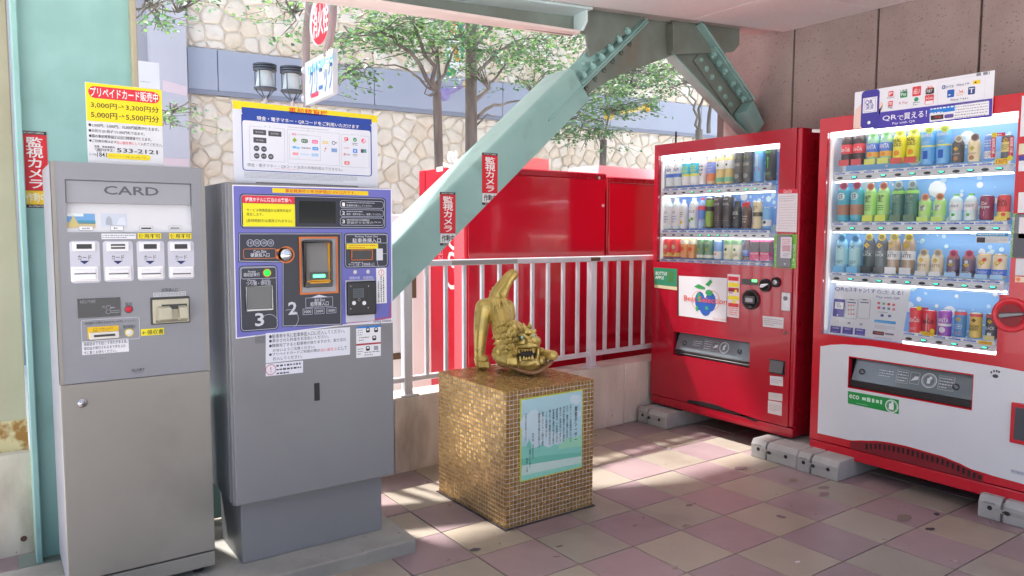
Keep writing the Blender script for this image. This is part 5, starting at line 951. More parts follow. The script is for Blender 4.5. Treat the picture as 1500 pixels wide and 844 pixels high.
wr2 = [
 ('b', 218, 128, 395, 84, dict(body=(60, 150, 170), label=(50, 146, 166), band=(.1, .8), label2=(.16, .42, (150, 96, 70)), cap=(60, 150, 180), tag=(196, 50, 90), txt=[('o', .52, .74, .62, (214, 226, 226)), ('紅茶', .56, .7, .35, (40, 110, 130))], dx=90), 'teal labelled tea bottle with red neck flag on the second shelf', 1),
 ('b', 402, 133, 392, 80, dict(body=(140, 190, 110), label=(150, 206, 100), band=(.16, .72), cap=(206, 222, 200), tag=(220, 110, 70), txt=[('綾鷹', .48, .68, .5, (90, 96, 90)), ('m', .26, .42, .5, (60, 110, 60))], foot=(206, 220, 70), dx=88), 'tall light green tea bottle with orange flag on the second shelf', 1),
 ('b', 592, 122, 392, 84, dict(body=(60, 100, 84), label=(50, 96, 80), band=(.16, .72), label2=(.68, .76, (130, 190, 70)), cap=(170, 190, 180), tag=(170, 190, 186), txt=[('綾鷹', .46, .66, .5, (150, 176, 160)), ('m', .24, .4, .6, (110, 150, 130))], foot=(80, 110, 80), dx=94), 'dark green tea bottle with grey flag on the second shelf', 1),
 ('b', 775, 213, 392, 84, dict(body=(170, 206, 140), label=(160, 210, 100), band=(.2, .74), cap=(226, 226, 220), tag=(230, 140, 90), txt=[('o', .34, .66, .6, (214, 226, 206)), ('綾鷹', .38, .6, .35, (100, 110, 100))], foot=(190, 220, 90), dx=100), 'short light green tea bottle with orange flag on the second shelf', 1),
 ('b', 988, 208, 392, 92, dict(body=(186, 206, 230), label=(206, 218, 236), band=(.4, .68), cap=(110, 200, 70), txt=[('いろはす', .5, .6, .75, (80, 100, 130)), ('o', .16, .28, .25, (80, 180, 80))], dx=102), 'clear water bottle with green cap on the second shelf', 1),
 ('c', 1200, 218, 386, 102, dict(body=(110, 24, 50), label=(112, 26, 52), band=(.05, .93), txt=[('Dr', .6, .74, .4, (236, 226, 230)), ('Pepper', .44, .6, .8, (236, 226, 230)), ('r', .14, .36, .05, (206, 150, 170))]), 'maroon soda can on the second shelf of the white-fronted machine', 0),
 ('c', 1317, 213, 386, 96, dict(body=(196, 40, 44), label=(196, 44, 46), band=(.05, .93), label2=(.08, .32, (226, 190, 90)), txt=[('REAL', .68, .8, .75, (40, 30, 20)), ('GOLD', .54, .66, .75, (40, 30, 20)), ('o', .14, .3, .35, (206, 70, 50), .3)], foot=(226, 200, 60)), 'red and yellow can at the end of the second shelf', 0)]
wr3 = [
 ('b', 205, 486, 740, 84, dict(body=(130, 180, 230), label=(150, 196, 236), band=(.2, .66), cap=(110, 206, 120), tag=(90, 170, 226), txt=[('✕', .62, .72, .35, (40, 60, 90)), ('いろはす', .22, .32, .6, (40, 100, 110))], foot=(100, 180, 230), dx=93), 'pale blue water bottle on the third shelf of the white-fronted machine', 1),
 ('b', 392, 476, 745, 80, dict(body=(36, 44, 54), label=(34, 50, 54), band=(.14, .56), cap=(60, 60, 64), tag=(220, 196, 50), txt=[('d', .6, .78, .5, (226, 190, 40)), ('THE', .5, .55, .3, (206, 214, 214)), ('BLACK', .42, .49, .8, (206, 214, 214))], foot=(40, 44, 46), dx=86), 'tall black coffee bottle with yellow flag on the third shelf', 1),
 ('b', 562, 476, 750, 88, dict(body=(150, 124, 96), label=(214, 212, 206), band=(.34, .56), cap=(190, 186, 180), tag=(222, 200, 70), txt=[('d', .62, .78, .5, (206, 176, 40)), ('THE', .5, .54, .3, (90, 90, 90)), ('LATTE', .4, .48, .8, (90, 90, 90))], foot=(220, 222, 224), dx=100), 'tall milky coffee bottle with pale yellow flag on the third shelf', 1),
 ('s', 765, 592, 762, 86, dict(body=(206, 196, 170), label=(206, 190, 160), band=(.1, .66), cap=(200, 184, 160), tag=(206, 186, 150), txt=[('d', .5, .7, .42, (206, 180, 50)), ('LATTE', .34, .44, .75, (150, 120, 80))], foot=(222, 222, 222), dx=96), 'short cream coffee bottle can on the third shelf', 1),
 ('s', 968, 598, 770, 90, dict(body=(130, 90, 84), label=(90, 70, 90), band=(.1, .66), label2=(.1, .24, (60, 40, 60)), cap=(206, 80, 100), tag=(206, 70, 100), txt=[('d', .36, .58, .45, (206, 180, 50)), ('COCOA', .13, .21, .7, (226, 220, 226)), ('o', .5, .66, .3, (206, 206, 220))], foot=(150, 190, 236), dx=107), 'brown cocoa bottle can with pink flag on the third shelf', 1),
 ('c', 1180, 616, 782, 98, dict(body=(206, 160, 90), label=(206, 186, 150), band=(.05, .93), label2=(.1, .36, (50, 90, 190)), txt=[('d', .5, .76, .5, (220, 180, 40)), ('o', .66, .84, .3, (200, 70, 60), .4), ('CAFE AU LAIT', .18, .28, .85, (226, 230, 240))], foot=(150, 196, 240), dx=107), 'short coffee can with blue foot band at the end of the third shelf', 1)]
wr4 = [
 ('c', 735, 336, 530, 92, dict(body=(206, 30, 40), label=(206, 34, 44), band=(.05, .93), txt=[('Coca-Cola', .46, .66, .95, (240, 232, 232)), ('m', .16, .28, .5, (230, 190, 190))]), 'bright red cola can at the start of the bottom shelf', 0),
 ('c', 832, 356, 536, 100, dict(body=(196, 26, 38), label=(196, 30, 40), band=(.05, .93), txt=[('Coca-Cola', .46, .68, .95, (40, 16, 18)), ('r', .1, .86, .08, (214, 196, 196))], foot=(226, 180, 40)), 'red zero sugar cola can with dark script on the bottom shelf', 0),
 ('c', 940, 358, 545, 96, dict(body=(150, 60, 150), label=(140, 60, 160), band=(.05, .93), label2=(.4, .5, (206, 206, 220)), txt=[('FANTA', .54, .7, .92, (238, 236, 240)), ('o', .16, .36, .5, (220, 214, 226)), ('o', .7, .82, .3, (190, 120, 190), .4)]), 'purple grape soda can on the bottom shelf', 0),
 ('c', 1050, 362, 548, 88, dict(body=(50, 100, 160), label=(50, 110, 166), band=(.05, .93), label2=(.84, .95, (206, 60, 60)), txt=[('d', .56, .78, .45, (206, 170, 40)), ('m', .3, .5, .7, (214, 222, 230)), ('r', .1, .2, .5, (206, 110, 90))]), 'blue mountain coffee can on the bottom shelf', 0),
 ('c', 1160, 376, 556, 92, dict(body=(196, 160, 60), label=(196, 160, 60), band=(.05, .93), label2=(.84, .95, (190, 50, 50)), txt=[('d', .6, .8, .4, (110, 80, 20)), ('GOLDEN', .42, .52, .8, (90, 66, 20)), ('BLEND', .3, .4, .7, (90, 66, 20))]), 'golden coffee can on the bottom shelf', 0),
 ('c', 1272, 382, 566, 88, dict(body=(36, 38, 44), label=(40, 42, 48), band=(.05, .93), label2=(.84, .95, (180, 50, 50)), txt=[('d', .58, .8, .45, (206, 170, 40)), ('BLACK', .38, .5, .85, (214, 216, 220)), ('r', .14, .26, .35, (206, 206, 206))], foot=(206, 190, 120)), 'black coffee can at the end of the bottom shelf', 0)]
for K, rows in ((w3, wr1), (w4, wr2), (w4, wr3), (w5, wr4)):
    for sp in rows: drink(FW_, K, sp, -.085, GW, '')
# flags and price cards inside the window
p = Print(FW_, w3, -.034)
p.rect(1296, 690, 1385, 728, (230, 206, 40), 1); p.text('130円', 1304, 696, 1380, 724, (206, 60, 30), 2, .03)
for x, y0, y1 in ((1270, 540, 680), (1398, 535, 672)): p.rect(x, y0, x+26, y1, (206, 40, 60), 1); p.vtext('新登場価格！', x+5, y0+5, x+22, y1-5, (236, 226, 226), 2, .02)
for x, y in ((1290, 521), (1402, 686)): p.circ(x, y, .0125, (236, 206, 40), 3, 16)
p.rect(1310, 508, 1366, 528, (206, 40, 60), 1); p.marks(1314, 511, 1362, 525, 1, (236, 226, 226), 2)
p.K = w5; p.rect(778, 512, 862, 548, (230, 200, 40), 1); p.text('120円', 784, 516, 852, 543, (200, 70, 30), 2, .03); p.circ(757, 346, .0125, (236, 206, 40), 3, 16); p.circ(850, 508, .0115, (236, 206, 40), 3, 16); p.rect(775, 340, 822, 360, (206, 40, 60), 1); p.rect(1178, 575, 1272, 608, (230, 196, 40), 1); p.text('100円', 1186, 580, 1266, 604, (200, 70, 30), 2, .03)
p.K = w4; p.rect(1126, 474, 1348, 546, (224, 226, 230), 1); p.rect(1126, 474, 1348, 500, (50, 150, 206), 2); p.marks(1135, 478, 1340, 496, 1, (226, 236, 240), 3, .6, 2); p.rect(1130, 505, 1186, 542, (70, 60, 70), 2); p.marks(1192, 504, 1342, 542, 4, (130, 132, 140), 2, .35, 3)
p.build(wv, 'price_flags')
# leaning card in the bottom left of the display
pts = [P2(w5, *q, -.02) for q in ((140, 172), (672, 197), (622, 584), (100, 522))]
a, c, e_, g_ = [FW_.w(u, v_, d_) for (u, v_), d_ in zip(pts, (-.06, -.06, -.035, -.035))]
b = MB(); b.slab([a, c, e_, g_], FW_.n*-.002, M((214, 216, 222), .5)); cd = b.build('display_card', wv)
FQ = Face(g_, e_-g_ - (e_-g_).dot((a-g_).normalized())*(a-g_).normalized(), (a-g_)); FQ = Face(g_, FW_.u*1.0, V((0, 0, 1))*((a-g_).z) + FW_.n*((a-g_).dot(FW_.n)))
kq = crop(1200, 410, 9.377); p = Print(FQ, kq, .0012); nv_ = (66, 64, 140)
p.text('QR', 220, 95, 345, 162, nv_, 1, .015); p.text('を', 355, 112, 402, 165, nv_, 1); p.text('スキャン！', 408, 100, 682, 185, nv_, 1, .02); p.text('すぐ', 715, 125, 838, 192, nv_, 1, .02); p.text('に', 845, 145, 905, 195, nv_, 1); p.text('使える！', 908, 135, 1152, 215, nv_, 1, .02); p.text('Pay with QR', 790, 218, 1108, 280, nv_, 1)
p.rect(205, 258, 338, 515, (80, 78, 160), 1, .006); p.rect(222, 302, 330, 405, (224, 226, 232), 2); p.text('QR\n決済', 244, 318, 302, 386, nv_, 3); p.circ(252, 482, .004, (226, 226, 232), 3)
for x in (368, 544): p.frame(x, 265, x+142, 530+12, (70, 70, 90), .0012, 1, .005); p.rect(x+50, 266, x+112, 282, (50, 50, 60), 2); p.rect(x+22, 300, x+136, 324, (90, 88, 120), 2)
for r_ in range(3):
    for q in range(3): p.rect(398+34*q, 340+60*r_, 414+34*q, 362+60*r_, (206, 120, 120), 2)
for k, s_ in enumerate(('SCAN', 'SELECT', 'PAY')): x = 158+167*k; y = 628+17*k; p.rect(x, y, x+134, y+108, (80, 78, 160), 1); p.text(s_, x+26, y+18, x+112, y+48, (226, 226, 236), 2, .02); p.marks(x+22, y+66, x+112, y+96, 2, (190, 190, 220), 2, .35, k); p.circ(x+84, y-50, .0078, (70, 70, 110), 1, 14); p.text(str(k+1), x+72, y-68, x+94, y-30, (226, 226, 236), 2, .02)
for i, col in enumerate(((206, 110, 120), (110, 170, 140), (206, 60, 80), (206, 110, 120), (206, 80, 100), (120, 120, 170), (110, 150, 150), (216, 110, 120))): x = 820+68*(i % 4); y = 320+62*(i//4)+8*(i % 4); p.rect(x-18, y-18, x+18, y+18, col, 1, .002)
p.marks(808, 432, 1040, 470, 1, (120, 120, 140), 1, .5, 3); p.rect(846, 470, 884, 508, (70, 80, 150), 1); p.rect(946, 478, 986, 516, (100, 110, 160), 1)
p.rect(758, 545, 1050, 612, (60, 160, 220), 1); p.marks(775, 560, 1035, 600, 2, (226, 236, 244), 2, .4, 4); p.marks(758, 612, 1045, 700, 5, (150, 152, 166), 1, .35, 5); p.rect(738, 698, 888, 766, (76, 66, 70), 1); p.marks(775, 712, 880, 755, 1, (206, 90, 90), 2, .6, 2); p.rect(902, 728, 1024, 766, (120, 112, 124), 1, .003); p.marks(755, 780, 1050, 832, 1, (130, 132, 140), 1, .5, 6)
p.build(cd, 'print')
Print.RS = 1.5
# sheet fixed above the window
FT = Face((XF-.012, wl_y, 0), (0, -1, 0)); w8 = crop(1250, 100, 6.522)
t4 = [FT.uv(w8(*q)) for q in ((16, 232), (1352, 18), (1325, 465), (0, 575))]
qs = thing('payment_sign', 'white and purple sign about paying by phone fixed over the white-fronted machine window', 'sign', FT.w(.45, ZT2-.05, 0))
b = MB(); b.fprism(FT, t4, -.002, 0, M((220, 220, 228), .35)); bd = b.build('board', qs)
pu = (70, 56, 160); p = Print(FT, w8, .0005)
p.poly([(190, 430), (1330, 288), (1324, 465), (190, 585)], pu, 1)
p.poly([(18, 400), (80, 340), (80, 575), (4, 580)], (226, 196, 180), 1); p.poly([(215, 410), (262, 380), (285, 345), (270, 320), (240, 345), (240, 520), (205, 560)], (226, 196, 180), 2)
p.rect(82, 222, 240, 562, (62, 54, 150), 3, .014); p.rect(95, 289, 225, 415, (222, 222, 232), 4); p.text('QR', 116, 308, 188, 350, pu, 5, .03); p.text('決済', 118, 352, 196, 392, pu, 5, .02); p.circ(150, 520, .0058, (226, 226, 236), 4); p.frame(106, 297, 212, 407, pu, .0012, 5); p.rect(140, 285, 180, 300, (222, 222, 232), 6)
p.text('QR', 280, 457, 414, 496, (232, 230, 240), 3, .02); p.text('で', 420, 454, 480, 494, (232, 230, 240), 3, .01); p.text('買える！', 485, 428, 702, 466, (232, 230, 240), 3, .025); p.text('Pay with QR', 374, 518, 592, 521, (226, 224, 240), 3, .01)
p.poly([(728, 388), (1298, 312), (1296, 445), (730, 515)], (222, 222, 230), 3); p.poly([(728, 388), (970, 356), (970, 408), (729, 440)], (20, 120, 206), 4); p.marks(740, 372, 962, 428, 2, (220, 230, 240), 5, .35, 3); p.poly([(740, 455), (862, 440), (862, 484), (742, 498)], (50, 40, 46), 4); p.marks(780, 452, 850, 480, 1, (150, 50, 50), 5, .7, 2); p.rect(872, 444, 958, 470, (90, 76, 150), 4, .004); p.marks(975, 335, 1285, 455, 6, (130, 126, 140), 4, .3, 7)
def ic(x, y, wx, wy, col, s_=None, tc=(238, 238, 240)):
    p.rect(x-wx, y-wy, x+wx, y+wy, col, 2, .003)
    if s_: p.text(s_, x-wx*.72, y-wy*.6, x+wx*.72, y+wy*.6, tc, 3, .02)
ic(360, 244, 22, 22, (206, 60, 70), 'P'); p.text('PayPay', 326, 276, 394, 287, (130, 110, 116), 2, .01); p.text('LINE', 452, 208, 516, 227, (70, 80, 76), 2, .02); ic(482, 252, 33, 24, (50, 140, 90), 'Pay'); ic(606, 220, 39, 40, (206, 60, 70), 'd払い'); ic(731, 206, 38, 40, (226, 220, 222)); p.text('au', 706, 174, 752, 200, (206, 80, 70), 3, .02); ic(731, 218, 38, 24, (206, 80, 70), 'PAY')
ic(355, 338, 22, 22, (206, 60, 70), 'm'); p.text('Pay', 332, 362, 376, 388, (90, 70, 76), 2, .02); p.text('R Pay', 438, 324, 520, 343, (190, 110, 130), 2, .01); p.circ(602, 298, .0075, (40, 140, 90), 2, 16); p.marks(572, 322, 632, 354, 2, (110, 130, 120), 2, .5, 2); ic(726, 300, 40, 40, (206, 66, 70)); p.text('J-Coin', 694, 276, 758, 300, (238, 226, 226), 3, .02); p.rect(690, 316, 762, 338, (226, 222, 226), 3)
p.frame(810, 130, 1252, 300, (196, 196, 206), .001, 1, .01); ic(864, 182, 16, 16, (50, 80, 150), '支'); p.text('支付宝', 884, 167, 958, 184, (110, 116, 140), 2, .01); p.text('Alipay HK', 986, 151, 1112, 160, (90, 96, 120), 2, .01); ic(1178, 134, 34, 14, (226, 196, 40)); p.marks(1160, 126, 1200, 142, 1, (60, 50, 20), 3, .8, 1); ic(931, 242, 32, 32, (30, 90, 170)); p.marks(910, 246, 952, 262, 1, (220, 230, 240), 3); p.poly([(1008, 204), (1030, 226), (1052, 200), (1044, 228), (1018, 230)], (206, 90, 40), 2); p.marks(986, 232, 1068, 258, 2, (206, 150, 120), 2, .4, 3); ic(1130, 214, 32, 32, (50, 70, 130), 'T'); p.text('Alipay +', 928, 294, 1034, 306, (90, 92, 110), 2, .01); p.marks(1046, 276, 1130, 298, 1, (130, 130, 150), 2, .5, 4); p.marks(1178, 34, 1338, 68, 1, (130, 130, 140), 2, .5, 5)
p.build(bd, 'print')
Print.RS = 1.
# clip lamp, stickers and controls on the right
p = Print(FW_, w6, .0028)
p.poly([(218, 326), (481, 372), (481, 446), (218, 390)], (24, 140, 66), 1); p.text('eco', 226, 342, 276, 372, (226, 236, 228), 2, .02); p.marks(292, 352, 402, 400, 1, (190, 220, 196), 2, .9, 2); p.marks(262, 386, 358, 412, 1, (190, 220, 196), 2, .35, 3); p.ring(444, 405, .0345, .0045, (226, 236, 228), 2, 24); p.ring(444, 405, .0265, .0015, (226, 236, 228), 2, 24); p.rect(430, 388, 454, 425, (226, 236, 228), 3, .004); p.circ(448, 386, .006, (226, 236, 228), 3)
p.build(wv, 'eco_sticker'); p = Print(FW_, w6, .0028)
for x, y, r_ in ((978, 246, 0), ): p.circ(978, 250, .0125, (60, 60, 66), 1, 14, .009); [p.circ(xx, yy, .0042, (60, 60, 66), 2, 10, .0062) for xx, yy in ((957, 230), (971, 224), (985, 224), (997, 228))]
p.build(wv, 'paw_print'); p = Print(FW_, w6, .0028); p.poly([(1057, 728), (1125, 744), (1125, 764), (1057, 748)], (180, 184, 196), 1); p.text('De-nigama', 1062, 733, 1123, 758, (90, 96, 110), 2)
p.build(wv, 'sticker'); p = Print(FW_, crop(1380, 130, 2.8167), .0012)
ek0 = crop(1380, 130, 2.8167); p.poly([(294, 515), (312, 515), (306, 697), (280, 697)], (130, 186, 80), 1); p.vtext('電子マネー使えます', 288, 530, 304, 680, (236, 240, 226), 2, .01)
p.build(wv, 'sticker'); p = Print(FW_, ek0, .0012); p.rect(318, 228, 345, 270, (216, 206, 176), 1); p.rect(318, 276, 345, 340, (214, 214, 220), 1); p.rect(318, 276, 345, 296, (60, 60, 140), 2); p.build(wv, 'sticker'); p = Print(FW_, ek0, .0012); p.rect(316, 428, 345, 512, (216, 212, 214), 1); p.build(wv, 'sticker'); p = Print(FW_, ek0, .0012); p.rect(302, 775, 345, 800, (226, 200, 180), 1); p.circ(314, 787, .009, (226, 120, 60), 2); p.build(wv, 'sticker'); p = Print(FW_, ek0, .0012); p.rect(330, 30, 345, 196, (216, 214, 218), 1); p.build(wv, 'sticker'); p = Print(FW_, ek0, .0012); p.rect(305, 700, 345, 772, (206, 206, 210), 1)
p.build(wv, 'sticker')
ek = crop(1380, 130, 2.8167); b = MB(); a, c = P2(ek, 308, 518), P2(ek, 308, 697); b.fbox(FW_, (a[0], c[1]), (a[0]+.16, a[1]), 0, .022, M((110, 112, 118), .4)); o = b.build('payment_terminal', wv, bevel=.004); p = Print(FW_, FULL, .0228, uv=True); p.rect(a[0]+.02, a[1]-.11, a[0]+.14, a[1]-.015, (210, 206, 208), 1); p.rect(a[0]+.0, c[1]+.004, a[0]+.15, c[1]+.11, (84, 86, 92), 1); p.build(o, 'terminal_screen')
o, u, v_ = dial(1480, 392-0, .0001, wv, FULL, FW_) if False else dial(1412, 395, .08, wv, w5, FW_, col=(206, 50, 60))
b = MB(); b.slab([FW_.w(u-.05, v_-.008, .0135), FW_.w(u-.035, v_-.017, .0135), FW_.w(u+.06, v_+.006, .0135), FW_.w(u+.055, v_+.018, .0135), FW_.w(u-.04, v_+.008, .0135)], FW_.n*.016, M((120, 120, 124), .3, .7)); b.build('lever', o, bevel=.004)
p = Print(FW_, FULL, .0125, uv=True); p.circ(u, v_, .052, (130, 26, 34), 0, 24); p.ring(u-.06, v_-.02, .010, .003, (110, 30, 34), 1); p.build(o, 'dial_well')
u, v_ = P2(w6, 1060, 485); b = MB(); b.fbox(FW_, (u, v_-.095), (u+.2, v_+.095), .0022, .014, m_red2); o = b.build('change_tray', wv, bevel=.02, seg=3); b = MB(); b.fbox(FW_, (u+.018, v_-.075), (u+.18, v_+.075), .014, .0152, M((70, 72, 78), .15)); b.build('tray_flap', o, bevel=.0)
hatch(FW_, hP, wv, w6, True, (.085, .87))
for yy in (yl2-.08, yr2+.08):
    for xx in (XF+.09, XF+.62): b = MB(); b.cyl((xx, yy, .112 if False else .05), (xx, yy, .062), .026, n=12, m=m_steel) if False else b.cyl((xx, yy, .109), (xx, yy, .116), .024, n=12, m=m_steel); b.cyl((xx, yy, .116), (xx, yy, ZB2+.055), .009, n=8, m=m_steel); b.build('levelling_foot', wv)
# ------------------------------------------------------------------ concrete foot blocks
m_blk = N('cast_concrete', (168, 166, 163), (150, 148, 145), 6., .85, bump=.3, bscale=60, pits=(120, 118, 114), pscale=70, pth=.3, stains=(150, 146, 140), sscale=4.)
def block(y0, y1, x0, label):
    t = thing('foot_block', label, 'block', ((x0+4.5)/2, (y0+y1)/2, 0), 'concrete foot blocks under the vending machines'); ya, yb_ = min(y0, y1), max(y0, y1); g = ya+(yb_-ya)*.66
    mb = MB(); h = .108
    for q0, q1 in ((ya, g-.006), (g+.006, yb_)):
        c = .016; mb.slab([(x0+.0, q0, 0), (x0, q0, h-.03), (x0+.02, q0, h), (4.5, q0, h), (4.5, q0, 0)], (0, q1-q0, 0), m_blk)
    mb.box((x0+.018, g-.006, 0), (4.5, g+.006, h-.02), m_blk)
    mb.build('concrete_body', t, bevel=.006, seg=2)
    F = Face((x0, yb_, 0), (0, -1, 0)); W = yb_-ya
    b = MB(); b.fbox(F, (W*.25, .042), (W*.74, .062), -.002, .0012, M((150, 148, 144), .9)); b.build('recess', t)
    for f in (.17, .77):
        b = MB(); c = F.w(W*f, .055, .0006); b.cyl(c, c+F.n*.0012, .011, n=12, m=M((40, 38, 36), .9)); b.build('bolt_hole', t)
    b = MB(); c = F.w(W*.36, .052, .0016); b.fbox(F, (W*.38, .042), (W*.44, .06), .0014, .004, M((50, 46, 44), .8)); b.fbox(F, (W*.355, .048), (W*.465, .055), .0041, .006, M((50, 46, 44), .8)); b.build('lifting_loop', t)
    p = Print(F, FULL, .0006, uv=True); p.text('CCW', W*.08, .083, W*.24, .072, (90, 88, 84), 1, .02); p.build(t, 'lettering'); return t
block(3.705, 3.44, 3.725, 'concrete foot block under the corner end of the red machine, against the parapet')
block(2.735, 2.425, 3.705, 'concrete foot block under the near end of the red machine')
block(2.418, 2.17, 3.695, 'concrete foot block under the far end of the white-fronted machine')
block(1.52, 1.22, 3.80, 'concrete foot block under the near end of the white-fronted machine, cut by the frame')
# ------------------------------------------------------------------ mosaic pedestal
ang = math.radians(-2.0)
pc = on_z(741, 777, 0.); pr_ = on_z(868, 741, 0.); pl_ = on_z(645, 720, 0.)
uax = (pr_-pc).normalized(); PW = (pr_-pc).length; vax = V((-uax.y, uax.x, 0)); PD = (pl_-pc).dot(vax); PH = .632
pd_ = thing('pedestal', 'square pedestal clad in small gold mosaic tiles, carrying the lion statue', 'pedestal', pc + uax*PW/2 + vax*PD/2)
m_pgrout = N('pale_grout', (198, 188, 172), (184, 173, 157), 30., .85)
b = MB(); A = [pc+uax*.0016+vax*.0016, pc+uax*(PW-.0016)+vax*.0016, pc+uax*(PW-.0016)+vax*(PD-.0016), pc+uax*.0016+vax*(PD-.0016)]
b.slab([p_+V((0, 0, .004)) for p_ in A], (0, 0, PH-.0056), m_pgrout); b.build('core', pd_)
m_gold = [N('gold_mosaic', (190, 150, 88), (170, 130, 70), 60., .28, metal=.72, spec=.7, k=.95), N('gold_mosaic_dark', (174, 136, 76), (154, 116, 60), 60., .32, metal=.72, spec=.7, k=.95), N('gold_mosaic_light', (200, 162, 100), (182, 144, 84), 60., .26, metal=.72, spec=.7, k=.95)]
mb = MB(); rg = random.Random(5)
def mosaic(o, ua, va, nn, wu, wv, skip=None):
    nu, nv = round(wu/.0212), round(wv/.0212); du, dv = wu/nu, wv/nv
    for i in range(nu):
        for j in range(nv):
            if skip and skip((i+.5)*du, (j+.5)*dv): continue
            a, c, e, g = i*du+.0016, (i+1)*du-.0016, j*dv+.0016, (j+1)*dv-.0016; k = .0022
            tx, ty, tz = rg.gauss(0, .005), rg.gauss(0, .005), rg.uniform(-.0003, .0003)
            def P3(u, v_, d): return o + ua*u + va*v_ + nn*(d + tz + tx*(u-(a+c)/2) + ty*(v_-(e+g)/2))
            lo = [P3(a, e, -.0022), P3(c, e, -.0022), P3(c, g, -.0022), P3(a, g, -.0022)]; hi = [P3(a+k*.4, e+k*.4, .0), P3(c-k*.4, e+k*.4, .0), P3(c-k*.4, g-k*.4, .0), P3(a+k*.4, g-k*.4, .0)]
            mb.add(lo+hi, [(4, 5, 6, 7), (0, 1, 5, 4), (1, 2, 6, 5), (2, 3, 7, 6), (3, 0, 4, 7)], rg.choice(m_gold))
ZU = V((0, 0, 1))
FPd = Face(pc, uax); kp = crop(750, 570, 6.027)
q4 = [FPd.uv(kp(*q)) for q in ((72, 88), (618, 8), (614, 690), (68, 822))]; su0, su1, sv0, sv1 = min(q4[0][0], q4[3][0]), max(q4[1][0], q4[2][0]), q4[3][1], q4[0][1]
mosaic(pc+V((0, 0, .004)), uax, ZU, -vax, PW, PH-.004, lambda u, v_: su0+.012 < u < su1-.012 and sv0+.012 < v_ < sv1-.012)
mosaic(pc+vax*PD+V((0, 0, .004)), -vax, ZU, -uax, PD, PH-.004)
mosaic(pc+uax*PW+V((0, 0, .004)), vax, ZU, uax, PD, PH-.004)
mosaic(pc+V((0, 0, PH)), uax, vax, ZU, PW, PD)
mosaic(pc+uax*PW+vax*PD+V((0, 0, .004)), -uax, ZU, vax, PW, PH-.004)
mb.build('mosaic_tiles', pd_, kind='stuff')
b = MB(); b.slab([p_ for p_ in (pc-uax*.01-vax*.01, pc+uax*(PW+.01)-vax*.01, pc+uax*(PW+.01)+vax*(PD+.01), pc-uax*.01+vax*(PD+.01))], (0, 0, .004), m_grout); b.build('mortar_bed', pd_)
b = MB(); b.fbox(FPd, (su0, sv0), (su1, sv1), -.002, .004, M((190, 198, 90), .3)); pq = b.build('plaque', pd_)
p = Print(FPd, FULL, .0045, uv=True, rough=.35); X = lambda f: su0+(su1-su0)*f; Y = lambda f: sv1-(sv1-sv0)*f; ex = .016
p.rect(X(ex), Y(ex), X(1-ex), Y(1-ex*.8), (168, 203, 210), 0)
rc = random.Random(2)
for x, y, rr in ((.1, .3, .05), (.2, .25, .05), (.28, .3, .045), (.14, .4, .055), (.3, .42, .06), (.22, .5, .06), (.45, .55, .05), (.6, .56, .04), (.9, .12, .03), (.84, .1, .028), (.93, .3, .02)): p.circ(X(x), Y(y), rr*.8, (190, 211, 216), 1+10*rr+.13*len(str(x))+x*.9, 18, rr*.75)
p.poly([(X(ex), Y(.57)), (X(.3), Y(.60)), (X(.6), Y(.64)), (X(1-ex), Y(.66)), (X(1-ex), Y(.84)), (X(ex), Y(.84))], (130, 196, 180), 2)
p.poly([(X(.6), Y(.64)), (X(.75), Y(.58)), (X(.9), Y(.6)), (X(1-ex), Y(.56)), (X(1-ex), Y(.72)), (X(.6), Y(.7))], (150, 206, 176), 3); p.poly([(X(ex), Y(.72)), (X(.4), Y(.74)), (X(1-ex), Y(.80)), (X(1-ex), Y(.88)), (X(ex), Y(.86))], (110, 186, 166), 4)
p.poly([(X(ex), Y(.8)), (X(1-ex), Y(.85)), (X(1-ex), Y(.935)), (X(ex), Y(.92))], (190, 214, 204), 5); p.poly([(X(ex), Y(.92)), (X(1-ex), Y(.935)), (X(1-ex), Y(1-ex)), (X(ex), Y(1-ex))], (140, 206, 186), 5)
p.poly([(X(.09), Y(.6)), (X(.10), Y(.55)), (X(.12), Y(.52)), (X(.13), Y(.48)), (X(.14), Y(.52)), (X(.16), Y(.55)), (X(.165), Y(.6))], (110, 190, 170), 6)
ink = (40, 52, 60)
p.vtext('黄金のシーサー', X(.855), Y(.20), X(.905), Y(.62), ink, 8, .012)
cols = ('元来シーサーとは沖縄地域にみられる', '伝わり、魔除けの獅子と呼ばれ', '城の門前や屋根の上などに置かれ', '家や人々に幸運を招いて来ました。', '青船産場は、ご利用頂いた方の', '安全祈願と運気が向上する事を', '願いをこめて黄金の仕上がりの', 'シーサーを作製致しました。', '是非このシーサーに触れて頂き', '運気を掴んで貰えれば幸いです。')
for k, s_ in enumerate(cols):
    x = .775-.0565*k; f = (.60, .54, .58, .60, .57, .58, .58, .50, .58, .63)[k]; p.vtext(s_, X(x), Y(.165+.004*k), X(x+.032), Y(f+.035), ink, 8, .006)
p.vtext('平成十六年五月二十八日', X(.065), Y(.18), X(.09), Y(.50), ink, 8, .004); p.vtext('制作者　石油商店主', X(.175), Y(.43), X(.20), Y(.74), ink, 8, .004); p.vtext('壺屋やちむん職人', X(.13), Y(.62), X(.155), Y(.84), ink, 8, .004); p.vtext('新垣　光雄', X(.085), Y(.72), X(.108), Y(.89), ink, 8, .004)
p.build(pq, 'print')
